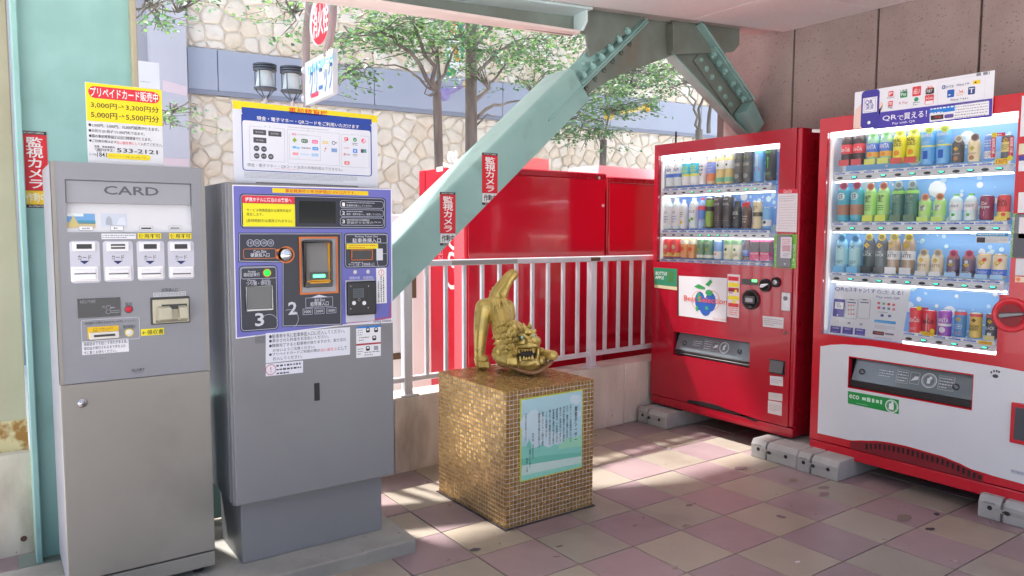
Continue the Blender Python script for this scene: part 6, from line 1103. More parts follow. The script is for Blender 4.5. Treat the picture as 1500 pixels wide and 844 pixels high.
# ------------------------------------------------------------------ golden lion statue (shisa), hips up, head down
sc = pc + uax*PW*.46 + vax*PD*.47 + V((0, 0, PH)); D0 = (sc-EYE).dot(FW); ks_ = crop(690, 390, 4.964)
def S(x, y, dd=0.): r = ray(*ks_(x, y)); dd += .205-(x-70)*.000163; return EYE + r*((D0+dd)/r.dot(FW))
PXM = (D0+.16)/FPX/4.964
st = thing('lion_statue', 'gold painted guardian lion statue crouching head down with hips raised, on the mosaic pedestal', 'statue', sc)
m_sg = N('old_gold_paint', (216, 192, 116), (196, 168, 90), 9., .3, metal=.5, bump=.15, bscale=90, stains=(116, 98, 52), sscale=14., rvar=.08, k=.95)
body = MB(); bl = lambda x, y, r, dd=0., sx=1., sz=1.: body.sph(S(x, y, dd), (r*PXM*sx, r*PXM, r*PXM*sz), m_sg, 16, 10)
def limb(pts, n=14):
    P_ = [S(x, y, dd) for x, y, r, dd in pts]; R_ = [r*PXM for x, y, r, dd in pts]; q = []; rr = []
    for i in range(len(P_)-1):
        for k in range(4): t = k/4; q.append(P_[i].lerp(P_[i+1], t)); rr.append(R_[i]+(R_[i+1]-R_[i])*t)
    q.append(P_[-1]); rr.append(R_[-1]); body.tube(q, rr, m_sg, n)
    body.sph(P_[0], R_[0], m_sg, 12, 8); body.sph(P_[-1], R_[-1], m_sg, 12, 8)
def cone(x, y, r, x1, y1, dd=0., dd1=None, r1=1.5): body.cyl(S(x, y, dd), S(x1, y1, dd if dd1 is None else dd1), r*PXM, r1*PXM, 10, m_sg); body.sph(S(x, y, dd), r*PXM, m_sg, 10, 6)
# trunk sloping from the hips down to the chest
limb([(185, 275, 74, .04), (215, 360, 80, .035), (235, 470, 82, .01), (270, 590, 76, -.02), (330, 660, 60, -.05)])
# hind legs
limb([(95, 300, 66, .02), (82, 380, 62, .015), (72, 470, 54, .0), (64, 560, 44, -.005), (62, 640, 40, -.01), (66, 700, 40, -.012)])
limb([(262, 300, 58, .10), (275, 360, 52, .10), (265, 470, 46, .09), (250, 570, 40, .08), (250, 600, 40, .07)])
bl(120, 290, 60, .05); bl(170, 250, 52, .05)
limb([(70, 722, 34, -.015), (92, 724, 32, -.04)]); 
for k in range(4): limb([(60+21*k, 706, 15, -.05), (62+21*k, 730, 15, -.058)])
limb([(64, 672, 44, -.012), (100, 676, 30, -.02)])
# tail with flame ruff
limb([(192, 225, 66, .05), (206, 185, 58, .05), (230, 150, 54, .05), (256, 112, 48, .05), (284, 76, 44, .05), (304, 62, 42, .05)])
limb([(235, 205, 34, .02), (262, 150, 24, .02), (296, 90, 20, .02), (322, 56, 18, .025)])
for x, y, x1, y1, r in ((160, 215, 134, 176, 20), (172, 185, 152, 150, 18), (196, 152, 182, 120, 17), (222, 118, 212, 88, 15), (246, 86, 240, 62, 13), (176, 206, 160, 190, 20), (205, 172, 190, 158, 18), (232, 132, 218, 118, 16), (255, 102, 243, 90, 14)): cone(x, y, r, x1, y1, .04, .045, 3)
for x, y, x1, y1, r in ((160, 240, 166, 334, 17), (186, 244, 176, 300, 17), (205, 250, 206, 318, 17), (232, 244, 240, 290, 15), (250, 240, 272, 312, 15), (142, 225, 150, 268, 14)): cone(x, y, r, x1, y1, -.0, -.036, 3)
for t in range(9): x, y = 205+11*t, 205-17*t; bl(x+18, y+6, 13, .012+.002*t); 
# mane curls
rm = random.Random(11)
bl(250, 520, 80, -.02); bl(245, 610, 72, -.04); bl(300, 470, 66, -.03); bl(330, 450, 52, .0)
for k in range(30):
    r_, c_ = k//6, k % 6
    x = 172+r_*31+rm.uniform(-5, 5)+ (12 if c_ % 2 else 0); y = 422+c_*44-r_*3+rm.uniform(-6, 6)
    if x > 318 and y > 470: continue
    dd = -.055-.0012*(r_*22) + .00018*abs(y-530)
    cone(x+16, y-4, 21, x-20, y+16, dd+.006, dd+.006, 5); cone(x+18, y-12, 13, x-8, y-10, dd-.002, dd-.004, 4)
for x, y in ((205, 432), (235, 418), (262, 408), (290, 402), (318, 405), (340, 430), (355, 440)): cone(x, y+14, 16, x-4, y-16, -.015, -.012, 4)
# head
bl(395, 545, 84, -.07); bl(345, 560, 62, -.075); bl(420, 590, 66, -.06)
bl(470, 548, 40, -.10); bl(440, 552, 44, -.12); bl(462, 538, 26, -.155); bl(425, 543, 18, -.15); bl(483, 541, 17, -.15)        # muzzle and nose
cone(470, 545, 14, 500, 538, -.145, -.15, 6)
limb([(322, 590, 14, -.12), (370, 582, 15, -.14), (420, 580, 16, -.155), (470, 574, 14, -.145), (492, 590, 10, -.12)])              # upper lip
for x, y, x1, y1, r in ((300, 462, 306, 428, 26), (392, 450, 380, 412, 20), (428, 442, 424, 408, 18), (352, 452, 345, 432, 18)): cone(x, y, r, x1, y1, -.07, -.06, 4)
for x, y, r in ((300, 488, 26), (318, 500, 20), (345, 493, 20), (370, 486, 20), (398, 480, 22), (428, 478, 20), (452, 484, 17), (462, 470, 14), (288, 500, 16), (330, 478, 16), (412, 465, 16)): bl(x, y, r, -.115)   # brows
limb([(352, 502, 12, -.135), (385, 500, 11, -.14), (408, 520, 11, -.14)]); limb([(432, 510, 10, -.14), (452, 494, 9, -.135), (472, 500, 9, -.125)])
limb([(322, 600, 16, -.10), (318, 640, 16, -.10), (340, 690, 18, -.10)]); limb([(490, 590, 12, -.10), (486, 640, 12, -.10), (476, 690, 14, -.11)])
# lower jaw, beard
limb([(340, 700, 26, -.10), (380, 710, 26, -.135), (420, 708, 26, -.145), (470, 692, 24, -.125)]); bl(420, 735, 48, -.09); bl(370, 735, 42, -.08); bl(470, 720, 40, -.08)
for k in range(15): x = 342+10.5*k; cone(x, 712, 13, x-3, 766-abs(k-7)*3.2, -.13, -.12, 4)
# forearms and paws
limb([(190, 640, 42, -.03), (225, 680, 48, -.05), (280, 690, 44, -.09)]); limb([(285, 672, 34, -.13), (300, 700, 34, -.135)])
for k in range(4): limb([(268+19*k, 672, 13, -.165+.006*k), (270+19*k, 712, 14, -.165+.006*k)])
limb([(480, 640, 36, -.03), (530, 640, 38, -.04), (580, 645, 34, -.06)]); bl(596, 650, 36, -.085); bl(510, 690, 44, -.05)
for k in range(4): limb([(568+13*k, 634, 11, -.095+.006*k), (570+13*k, 668, 12, -.095+.006*k)])
bl(510, 612, 22, -.05); bl(300, 735, 40, -.05); bl(360, 760, 36, -.06)
o = body.build('body', st)
rem = o.modifiers.new('remesh', 'REMESH'); rem.mode = 'VOXEL'; rem.voxel_size = .0029; rem.use_smooth_shade = True
sm = o.modifiers.new('smooth', 'SMOOTH'); sm.factor = .5; sm.iterations = 2
m_mouth = M((38, 30, 22), .6); b = MB(); b.sph(S(405, 640, -.128), (64*PXM, 30*PXM, 44*PXM), m_mouth, 18, 10, Matrix.Rotation(math.radians(-34), 3, 'Z')); b.build('mouth', st)
tee = MB()
for x, y, x1, y1, r in ((348, 606, 350, 632, 11), (372, 604, 374, 620, 10), (392, 603, 394, 619, 11), (412, 603, 414, 618, 10), (432, 602, 434, 618, 11), (452, 600, 456, 630, 11), (384, 682, 384, 655, 11), (404, 678, 404, 662, 12), (425, 676, 425, 658, 12), (446, 676, 446, 650, 11), (360, 690, 356, 655, 11)): tee.cyl(S(x, y, -.165), S(x1, y1, -.165), r*PXM, r*.5*PXM, 8, m_sg)
tee.build('teeth', st)
for x, y in ((372, 518), (455, 507)): b = MB(); b.sph(S(x, y, -.158), 11.5*PXM, M((150, 190, 176), .25), 12, 8); b.build('eye', st)
# curved roof tile it lies on
m_tile = N('worn_clay_tile', (166, 126, 92), (138, 100, 70), 14., .7, metal=0., bump=.2, bscale=80)
q = [(190, 738, -.03), (260, 748, -.10), (330, 772, -.145), (400, 800, -.165), (450, 806, -.165), (510, 792, -.15), (570, 745, -.12), (612, 700, -.09)]
b = MB(); q = [(x, y, d_-.022) for x, y, d_ in q]; top = [S(x, y-42, d_) for x, y, d_ in q]; bot = [S(x, y, d_) for x, y, d_ in q]; topb = [S(x-10, y-60, d_+.16) for x, y, d_ in q]; botb = [S(x-10, y-20, d_+.16) for x, y, d_ in q]; n = len(q)
b.add(top+bot+topb+botb, [(i, i+1, n+i+1, n+i) for i in range(n-1)] + [(i, i+1, 2*n+i+1, 2*n+i) for i in range(n-1)] + [(n+i, n+i+1, 3*n+i+1, 3*n+i) for i in range(n-1)] + [(2*n+i, 2*n+i+1, 3*n+i+1, 3*n+i) for i in range(n-1)] + [(0, n, 3*n, 2*n), (n-1, 2*n-1, 4*n-1, 3*n-1)], m_tile, True)
o = b.build('roof_tile', st); sb = o.modifiers.new('round', 'SUBSURF'); sb.levels = sb.render_levels = 2
# ------------------------------------------------------------------ red machines outside, seen from behind over the railing
m_rback = N('red_back_panel', (206, 16, 44), (196, 14, 40), 1.5, .12, rvar=.03, k=1.0, spec=.7, coat=.5)
m_rside = N('red_side_panel', (196, 22, 44), (188, 20, 41), 1.5, .3, k=.95)
YR = 4.16
xa, xb = on_y(684, 400, YR).x, on_y(888.3, 300, YR).x; xc, xd = on_y(891, 300, YR).x, 4.95
zt1 = on_y(820, 250, YR).z
def rear(x0, x1, zt, label, logo):
    t = thing('rear_vending_machine', label, 'vending machine', ((x0+x1)/2, YR+.3, -.03), 'red vending machines beyond the railing')
    yf = YR+.56
    b = MB(); b.box((x0, YR+.012, .05), (x1, yf, zt), m_rside); b.build('cabinet', t, bevel=.005)
    b = MB(); b.box((x0+.012, YR, .12), (x1-.012, YR+.0115, zt-.05), m_rback); b.build('back_panel', t, bevel=.002)
    b = MB(); b.box((x0+.006, YR-.004, zt-.046), (x1-.006, YR+.011, zt-.006), m_redd); b.build('top_rim', t, bevel=.003)
    b = MB(); b.box((x0, yf+.006, .06), (x1, yf+.10, zt+.002), m_rside); b.build('front_door', t, bevel=.01, seg=2)
    b = MB(); b.box((x0+.05, YR+.05, -.03), (x1-.05, yf, .05), m_dark); b.build('plinth', t)
    for x in (x1-.10,): q = MB(); q.cyl((x, YR+.002, zt-.03), (x, YR-.012, zt-.03), .008, n=10, m=m_rust); q.sph((x+.02, YR-.004, zt-.035), (.012, .006, .012), m_alu, 8, 6); q.build('hinge_pin', t)
    q = MB(); q.cyl((x1-.035, YR+.001, zt-.24), (x1-.035, YR-.004, zt-.24), .012, n=12, m=M((200, 190, 190), .4)); q.build('plug', t)
    if logo:
        FLg = Face((x0-.0005, yf, 0), (0, -1, 0)); k8 = crop(640, 340, 3.52); p = Print(FLg, k8, .0006)
        p.text('Coca-Cola', 30, -410, 108, 300, (240, 236, 236), 1, .02, .3, rot=90); p.text('ZERO', 8, 40, 30, 150, (226, 150, 160), 1, .01, 0, rot=90)
        p.K = crop(620, 230, 8.333); p.rect(163, 125, 240, 172, (236, 232, 232), 1); p.build(t, 'sticker')
        b = MB(); b.box((x0-.003, YR+.03, .1), (x0-.0005, YR+.16, zt-.01), M((236, 92, 100), .35)); b.build('side_stripe', t)
    return t
rear(xa, xb, zt1, 'red vending machine with white script on its side, seen from behind through the railing', True)
rear(xc, xd, zt1-.02, 'plain red vending machine seen from behind, half hidden by the one in the corner', False)
ts = MB(); q = [on_y(*p_, 4.9) for p_ in ((770, 236), (782, 231), (797, 233), (799, 246), (770, 246))]; ts.slab([V((q[0].x-.2, 4.9, 1.72)), V((q[2].x+.05, 4.9, 1.72)), V((q[2].x+.05, 4.9, q[2].z)), V((q[0].x, 4.9, q[1].z))], (0, .03, 0), M((236, 190, 186), .5)); o = ts.build('top_panel', loc=(3.6, 4.9, 1.72)); tag(o, 'pale pink panel rising behind the red machine with the script', 'panel')
q = [on_y(877, 242, 4.75), on_y(960, 250, 4.75), on_y(960, 258, 4.75), on_y(875, 256, 4.75)]
ts = MB(); ts.slab([V((p_.x, 4.75, p_.z)) for p_ in (q[0], q[1]+V((.6, 0, 0)), q[2]+V((.6, 0, -.1)), q[3]+V((0, 0, -.1)))], (0, .4, 0), M((232, 226, 226), .5)); o = ts.build('white_canopy', loc=(4.4, 4.9, 1.8)); tag(o, 'white canopy board above the plain red machine behind the railing', 'canopy')
# white cabinet and post beyond the railing at the left
m_cab = N('pale_cabinet', (214, 218, 224), (206, 210, 216), 2., .45)
xk0, xk1 = on_y(562, 400, 4.6).x, on_y(596, 400, 4.6).x
cbn = thing('utility_cabinet', 'pale grey utility cabinet behind the railing beside the payment machine', 'cabinet', ((xk0+xk1)/2, 4.8, -.03))
b = MB(); b.box((xk0-.3, 4.6, .50), (xk1, 5.0, 1.46), m_cab); b.build('case', cbn, bevel=.006)
b = MB(); b.box((xk0-.3, 4.594, .46), (xk1, 5.0, .499), m_rust); b.build('rusty_sill', cbn)
b = MB(); b.box((xk0-.28, 4.62, -.03), (xk1-.02, 4.98, .459), M((226, 226, 226), .6)); b.build('base', cbn)
xk = on_y(617, 400, 4.4).x; wp = thing('white_post', 'broad white post between the utility cabinet and the red machine', 'post', (xk, 4.45, -.03))
b = MB(); b.box((xk-.07, 4.4, -.03), (xk+.075, 4.5, 1.42), M((222, 212, 212), .5)); b.build('shaft', wp, bevel=.004)
b = MB(); b.box((xk-.09, 4.396, .9), (xk-.04, 4.3995, 1.15), m_rust); b.build('rust_streak', wp)
# ------------------------------------------------------------------ stone-faced building across the way
WA = math.radians(5.5); WU = V((math.cos(WA), -math.sin(WA), 0)); W0 = V((1.915, 9.0, 0)); FWl = Face(W0, WU)
bd0, bd1 = FWl.uv((274, 130.5))[1], FWl.uv((273, 69))[1]
m_mort = N('pale_mortar', (216, 208, 193), (202, 193, 176), 3., .95, bump=.5, bscale=40)
m_st = [N('cream_stone', (226, 218, 203), (212, 203, 187), 5., .9, bump=.8, bscale=26, k=.9), N('cream_stone_warm', (224, 212, 193), (209, 196, 175), 5., .9, bump=.8, bscale=26, k=.9), N('cream_stone_pale', (230, 223, 211), (218, 210, 197), 5., .9, bump=.8, bscale=26, k=.9)]
sw = thing('stone_building', 'building clad in cream rubble stone with a blue-grey band, beyond the trees', 'building', W0 + WU*5)
b = MB(); b.slab([FWl.w(.0, -.05, 0), FWl.w(12, -.05, 0), FWl.w(12, 6.5, 0), FWl.w(0, 6.5, 0)], -FWl.n*.5, m_mort); b.build('wall', sw)
m_band = N('blue_grey_cladding', (170, 178, 194), (162, 170, 186), 1.2, .5, k=.95); b = None
ub = FWl.uv((318, 100))[0]
cuts = [0.0, ub, ub+1.85, ub+3.7, ub+5.55, ub+7.4, ub+9.25, 12]
for a, c in zip(cuts[:-1], cuts[1:]): b = MB(); b.fbox(FWl, (a+.004, bd0), (c-.004, bd1), 0, .05, m_band); b.build('cladding_panel', sw, bevel=.004)
b = MB(); b.fbox(FWl, (0, bd0-.05), (12, bd0-.002), 0, .06, M((130, 136, 150), .5)); b.build('sill_band', sw)
rs = random.Random(21)
def stones(u0, u1, v0, v1, cell):
    pts = []
    for k in range(9000):
        q = (rs.uniform(u0-.3, u1+.3), rs.uniform(v0-.3, v1+.3)); c2_ = cell*rs.uniform(.66, 1.05)
        if all((q[0]-p_[0])**2+((q[1]-p_[1])*1.12)**2 > c2_*c2_ for p_ in pts): pts.append(q)
    out = []
    for i, p_ in enumerate(pts):
        near = sorted(pts, key=lambda q: (q[0]-p_[0])**2+(q[1]-p_[1])**2)[1:16]
        poly = [(p_[0]-1, p_[1]-1), (p_[0]+1, p_[1]-1), (p_[0]+1, p_[1]+1), (p_[0]-1, p_[1]+1)]
        for q in near:
            mx, my = (p_[0]+q[0])/2, (p_[1]+q[1])/2; nx, ny = p_[0]-q[0], p_[1]-q[1]; l = math.hypot(nx, ny); nx /= l; ny /= l
            poly = clip_poly(poly, nx, ny, nx*mx+ny*my+.006)
            if len(poly) < 3: break
        for a_, b_, c_ in ((1, 0, u0), (-1, 0, -u1), (0, 1, v0+.006), (0, -1, -v1+.006)):
            if len(poly) > 2: poly = clip_poly(poly, a_, b_, c_)
        if len(poly) < 3: continue
        ar = abs(sum(poly[k][0]*poly[(k+1) % len(poly)][1]-poly[(k+1) % len(poly)][0]*poly[k][1] for k in range(len(poly))))/2
        if ar > .003: out.append((poly, ar))
    return out
def stone_geo(mb, poly, mat):
    q = []
    for k in range(len(poly)):
        a_, c_ = poly[k], poly[(k+1) % len(poly)]; l = math.hypot(a_[0]-c_[0], a_[1]-c_[1])
        if l < .02: continue
        for t in ((.14, .5, .86) if l > .10 else (.24, .76)): q.append((a_[0]+(c_[0]-a_[0])*t + rs.gauss(0, .0035), a_[1]+(c_[1]-a_[1])*t + rs.gauss(0, .0035)))
    if len(q) < 3: return False
    n = len(q); cx, cy = sum(p_[0] for p_ in q)/n, sum(p_[1] for p_ in q)/n; h = rs.uniform(.018, .034); vs = []
    for f, d_ in ((1, -.002), (.985, h*.5), (.90, h*.86), (.62, h)):
        vs += [FWl.w(cx+(u-cx)*f, cy+(v_-cy)*f, d_ + (rs.gauss(0, .006) if f < .95 else 0)) for u, v_ in q]
    vs.append(FWl.w(cx, cy, h+rs.gauss(0, .006)))
    fs = [(r_*n+k, r_*n+(k+1) % n, (r_+1)*n+(k+1) % n, (r_+1)*n+k) for r_ in range(3) for k in range(n)] + [(3*n+k, 3*n+(k+1) % n, 4*n) for k in range(n)]
    mb.add(vs, fs, mat, True); return True
allst = stones(.02, 9.6, .9, bd0-.055, .172) + stones(.02, 9.2, bd1+.008, 5.3, .195)
def in_view(poly):
    u, v_ = poly[0]; r = FWl.w(u, v_)-EYE; z = r.dot(FW); x, y = 750+FPX*r.dot(RT)/z, 422-FPX*r.dot(UP)/z
    if not (190 < x < 1070 and -30 < y < 330): return False
    if x > 1000 and y > 195: return False
    if 335 < x < 555 and y > 160: return False
    if x < 300 and y > 245: return False
    return True
vis = sorted([s_ for s_ in allst if in_view(s_[0])], key=lambda s_: -s_[1]); keep = set(id(s_[0]) for s_ in vis[:296])
sm_ = MB()
for poly, ar in allst:
    mt = rs.choice(m_st)
    if id(poly) in keep:
        b = MB()
        if stone_geo(b, poly, mt): b.build('stone', sw)
    else: stone_geo(sm_, poly, mt)
sm_.build('rubble_stones', sw, kind='stuff')
# flag banners on brackets fixed to the stone wall
def banner(px0, py0, px1, py1, label, arm):
    t = thing('wall_banner', label, 'banner', FWl.w(*FWl.uv((px0, py1)), .3), 'banners on the stone building')
    F = Face(W0 + FWl.n*.42, WU); a, c = F.uv((px0, py0)), F.uv((px1, py1))
    if arm != 2:
        b = MB(); b.fbox(F, a, c, -.008, 0, M((222, 226, 222), .6)); o = b.build('cloth', t)
        p = Print(F, FULL, .0006); w_, h_ = px1-px0, py1-py0; Xf = lambda f: px0+w_*f; Yf = lambda f: py0+h_*f
        p.poly([(Xf(.1), Yf(.0)), (Xf(.55), Yf(.0)), (Xf(.5), Yf(.25)), (Xf(.12), Yf(.28))], (236, 160, 50), 1); p.poly([(Xf(.3), Yf(.45)), (Xf(.6), Yf(.42)), (Xf(.8), Yf(.72)), (Xf(.5), Yf(.75))], (236, 160, 50), 1)
        p.poly([(Xf(.6), Yf(.0)), (Xf(1), Yf(0)), (Xf(1), Yf(.7)), (Xf(.85), Yf(.7)), (Xf(.8), Yf(.4))], (40, 150, 110), 1); p.poly([(Xf(.0), Yf(.5)), (Xf(.12), Yf(.6)), (Xf(.25), Yf(1)), (Xf(0), Yf(1))], (40, 150, 110), 1); p.poly([(Xf(.2), Yf(.85)), (Xf(.6), Yf(.9)), (Xf(.5), Yf(1)), (Xf(.2), Yf(1))], (40, 150, 110), 1); p.build(o, 'print')
    m_pu = M((150, 140, 190), .4)
    if arm == 1:
        q0, q1 = FWl.uv((647, 139)), F.uv((683, 124)); b = MB(); b.cyl(FWl.w(*q0, .05), F.w(*q1), .035, .03, 12, m_pu); b.build('arm', t); b = MB(); b.cyl(FWl.w(*q0, .05), FWl.w(*q0, .13), .09, .07, 14, m_pu); b.build('wall_plate', t); b = MB(); b.sph(F.w(*q1), .05, M((226, 200, 140), .4), 12, 8); b.build('end_ball', t)
    if arm == 2:
        q1, q0 = F.uv((893, 168)), FWl.uv((944, 158)); b = MB(); b.cyl(FWl.w(*q0, .05), F.w(*q1), .03, .03, 10, M((226, 190, 90), .4)); b.build('arm', t); b = MB(); b.cyl(F.w(*q1)-WU*.04, F.w(*q1)+WU*.02, .085, .08, 14, M((236, 190, 60), .4)); b.build('end_cap', t); b = MB(); b.sph(FWl.w(*q0, .06), .075, M((230, 170, 60), .4), 12, 8); b.build('wall_plate', t)
banner(654, 30, 679, 111, 'orange, white and green flag banner hanging between the tree trunks', 1)
banner(890, 158, 946, 176, 'yellow bracket with round cap on the stone wall, under the leaves right of the brace', 2)
# plain pale building at the left with a darker recess
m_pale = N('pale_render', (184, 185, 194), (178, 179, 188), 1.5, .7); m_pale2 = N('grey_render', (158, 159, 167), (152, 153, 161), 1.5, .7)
lb = thing('pale_building', 'plain pale building face left of the stone wall', 'building', (1.5, 8.8, 0))
x0, x1, x2 = on_y(195, 100, 8.8).x, on_y(221, 100, 8.8).x, on_y(274, 100, 8.8).x
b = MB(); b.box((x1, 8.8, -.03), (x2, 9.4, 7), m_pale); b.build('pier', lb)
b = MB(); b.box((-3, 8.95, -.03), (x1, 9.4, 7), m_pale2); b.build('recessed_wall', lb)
F = Face((0, 8.8, 0), (1, 0, 0)); p = Print(F, FULL, .003); p.poly([(238, 117), (274, 127), (274, 141), (238, 133)], (204, 188, 194), 1); p.build(lb, 'pink_band'); p = Print(F, FULL, .003); p.poly([(238, 231), (277, 233), (277, 244), (238, 242)], (204, 186, 192), 1); p.build(lb, 'pink_band')
F2 = Face((0, 7.6, 0), (1, 0, 0)); a, c = F2.uv((196, 88)), F2.uv((238, 240)); t = thing('white_sign', 'blank white sign board standing behind the price board', 'sign', F2.w((a[0]+c[0])/2, 0, -.1))
b = MB(); b.fbox(F2, a, c, -.06, 0, M((208, 210, 212), .4)); o = b.build('panel', t); p = Print(F2, c1, .001); p.marks(578, 330, 622, 345, 1, (150, 160, 170), 1, .4, 2); p.build(o, 'lettering')
b = MB(); b.box(((a[0]+c[0])/2-.04, 7.62, -.03), ((a[0]+c[0])/2+.04, 7.68, c[1]+.02), m_alu); b.build('pole', t)
# twin street lamp
sl_ = thing('street_lamp', 'twin-headed street lamp with white drum lanterns, in front of the blue-grey band', 'street lamp', (on_y(407, 150, 7).x, 7.0, -.03))
m_lg = M((84, 90, 100), .4, .5); m_pinkm = M((206, 190, 190), .5); m_lw = M((196, 206, 208), .35)
Lc = [on_y(388, 100, 7.0), on_y(427.5, 104, 6.85)]
for c in Lc:
    b = MB(); z0, z1 = c.z-.18, c.z-.03; r_ = .09
    b.lathe(V((c.x, c.y, 0)), [(r_*.98, z0), (r_*.72, z1)], m_lw, 18); ln = b.build('lantern', sl_)
    b = MB(); b.lathe(V((c.x, c.y, 0)), [(r_*1.15, z0-.012), (r_*1.15, z0)], m_lg, 18); b.build('lamp_ring', ln); b = MB()
    for k in range(3): b.lathe(V((c.x, c.y, 0)), [(r_*1.16, z1+.004+.022*k), (r_*1.2, z1+.010+.022*k), (r_*1.16, z1+.018+.022*k)], m_lg, 18)
    b.build('lamp_cap', ln)
    b = MB()
    for k in range(4):
        an = math.pi/4+k*math.pi/2; e = V((math.cos(an), math.sin(an), 0)); b.tube([V((c.x, c.y, z0-.10))+e*.012, V((c.x, c.y, z0-.01))+e*r_*1.1, V((c.x, c.y, z1))+e*r_*1.12], .005, m_lg, 6)
    b.build('lamp_cage', ln)
    b = MB(); b.cyl((c.x, c.y, z0-.15), (c.x, c.y, z0-.09), .022, .016, 12, m_pinkm); b.build('neck', ln)
b = MB(); a, c = Lc[0]-V((0, 0, .33)), Lc[1]-V((0, 0, .33)); b.tube([a, a.lerp(c, .5)+V((0, 0, .012)), c], .022, m_pinkm, 10); b.sph(a.lerp(c, .5), .042, m_pinkm, 12, 8); b.sph(a+V((0, 0, .0)), .03, m_alu, 10, 6); b.build('cross_arm', sl_)
b = MB(); mcen = a.lerp(c, .5); b.cyl((mcen.x, mcen.y, -.03), (mcen.x, mcen.y, mcen.z), .05, .035, 14, m_pinkm); b.build('pole', sl_)
# fire hydrant sign and clinic board
XH = 2.3; FH_ = Face((XH, 6.46, 0), (0, -1, 0)); kh = crop(440, 0, 5.267)
hyd = thing('hydrant_sign', 'red round fire hydrant sign in a brown pole frame with a white clinic board below', 'sign', (XH, 6.4, -.03))
m_br = M((150, 132, 130), .5)
def hx(x, y, d_=0): return FH_.w(*FH_.uv(kh(x, y), d_), d_)
b = MB(); b.tube([V((XH, hx(45, 800).y, -.03)), hx(44, 560), hx(44, 250), hx(58, 130), hx(72, 20), hx(74, -60)], .032, m_br, 10); b.build('pole', hyd)
b = MB(); b.tube([hx(205, 440), hx(208, 390), hx(236, 270), hx(252, 120), hx(254, 40), hx(250, -60)], .03, m_br, 10); b.build('pole', hyd)
u, v_ = FH_.uv(kh(152, 190)); ru = abs(FH_.uv(kh(228, 190))[0]-u); rv_ = abs(FH_.uv(kh(152, 380))[1]-v_)
b = MB(); n = 28; b.fprism(FH_, [(u+ru*math.cos(2*math.pi*k/n), v_+.03+rv_*math.sin(2*math.pi*k/n)*1.0) for k in range(n)], -.012, .012, M((200, 200, 200), .5)); o = b.build('disc', hyd)
p = Print(FH_, kh, .0126); p.circ(152, 176, ru*.88, (206, 40, 56), 1, 28, rv_*.88); p.text('消火栓', 92, 70, 218, 240, (240, 238, 236), 2, .03); p.build(o, 'lettering')
bt = [FH_.uv(kh(*q)) for q in ((47, 492), (270, 375), (270, 722), (48, 822))]
b = MB(); b.fprism(FH_, bt, -.02, .02, M((190, 196, 198), .5)); o = b.build('clinic_board', hyd)
p = Print(FH_, kh, .0206); p.poly([(60, 515), (255, 410), (255, 470), (62, 580)], (96, 170, 196), 1); p.text('ペットの病院', 66, 450, 250, 545, (226, 240, 190), 2, .02); p.text('クリニック', 68, 525, 250, 690, (70, 110, 170), 2, .02); p.poly([(84, 726), (140, 700), (140, 738), (82, 760)], (206, 60, 80), 1); p.build(o, 'lettering')
for y in (545, 765): b = MB(); c = hx(46, y); b.cyl(c-V((0, .02, 0)), c+V((0, .02, 0)), .04, n=10, m=m_alu); b.build('clamp', hyd)
# ------------------------------------------------------------------ trees
m_bark = N('grey_bark', (132, 128, 121), (96, 92, 87), 9., .9, bump=.9, bscale=30, stretch=(1, 1, .25), stains=(150, 146, 138), sscale=3., k=.95)
def leafmat(n, rgb):
    m = bpy.data.materials.new(n); m.use_nodes = True; t = m.node_tree; b_ = t.nodes['Principled BSDF']; out = t.nodes['Material Output']; c_ = alb(rgb, .85); b_.inputs['Base Color'].default_value = c_; b_.inputs['Roughness'].default_value = .45
    tr = t.nodes.new('ShaderNodeBsdfTranslucent'); tr.inputs[0].default_value = (min(1, c_[0]*1.5), min(1, c_[1]*1.5), c_[2]*.9, 1); x = t.nodes.new('ShaderNodeMixShader'); x.inputs[0].default_value = .3
    t.links.new(b_.outputs[0], x.inputs[1]); t.links.new(tr.outputs[0], x.inputs[2]); t.links.new(x.outputs[0], out.inputs[0]); return m
m_leaf = [leafmat('leaf', (98, 134, 94)), leafmat('leaf_dark', (78, 114, 84)), leafmat('leaf_light', (118, 150, 104)), leafmat('leaf_blue', (98, 136, 116))]
rl2 = random.Random(77)
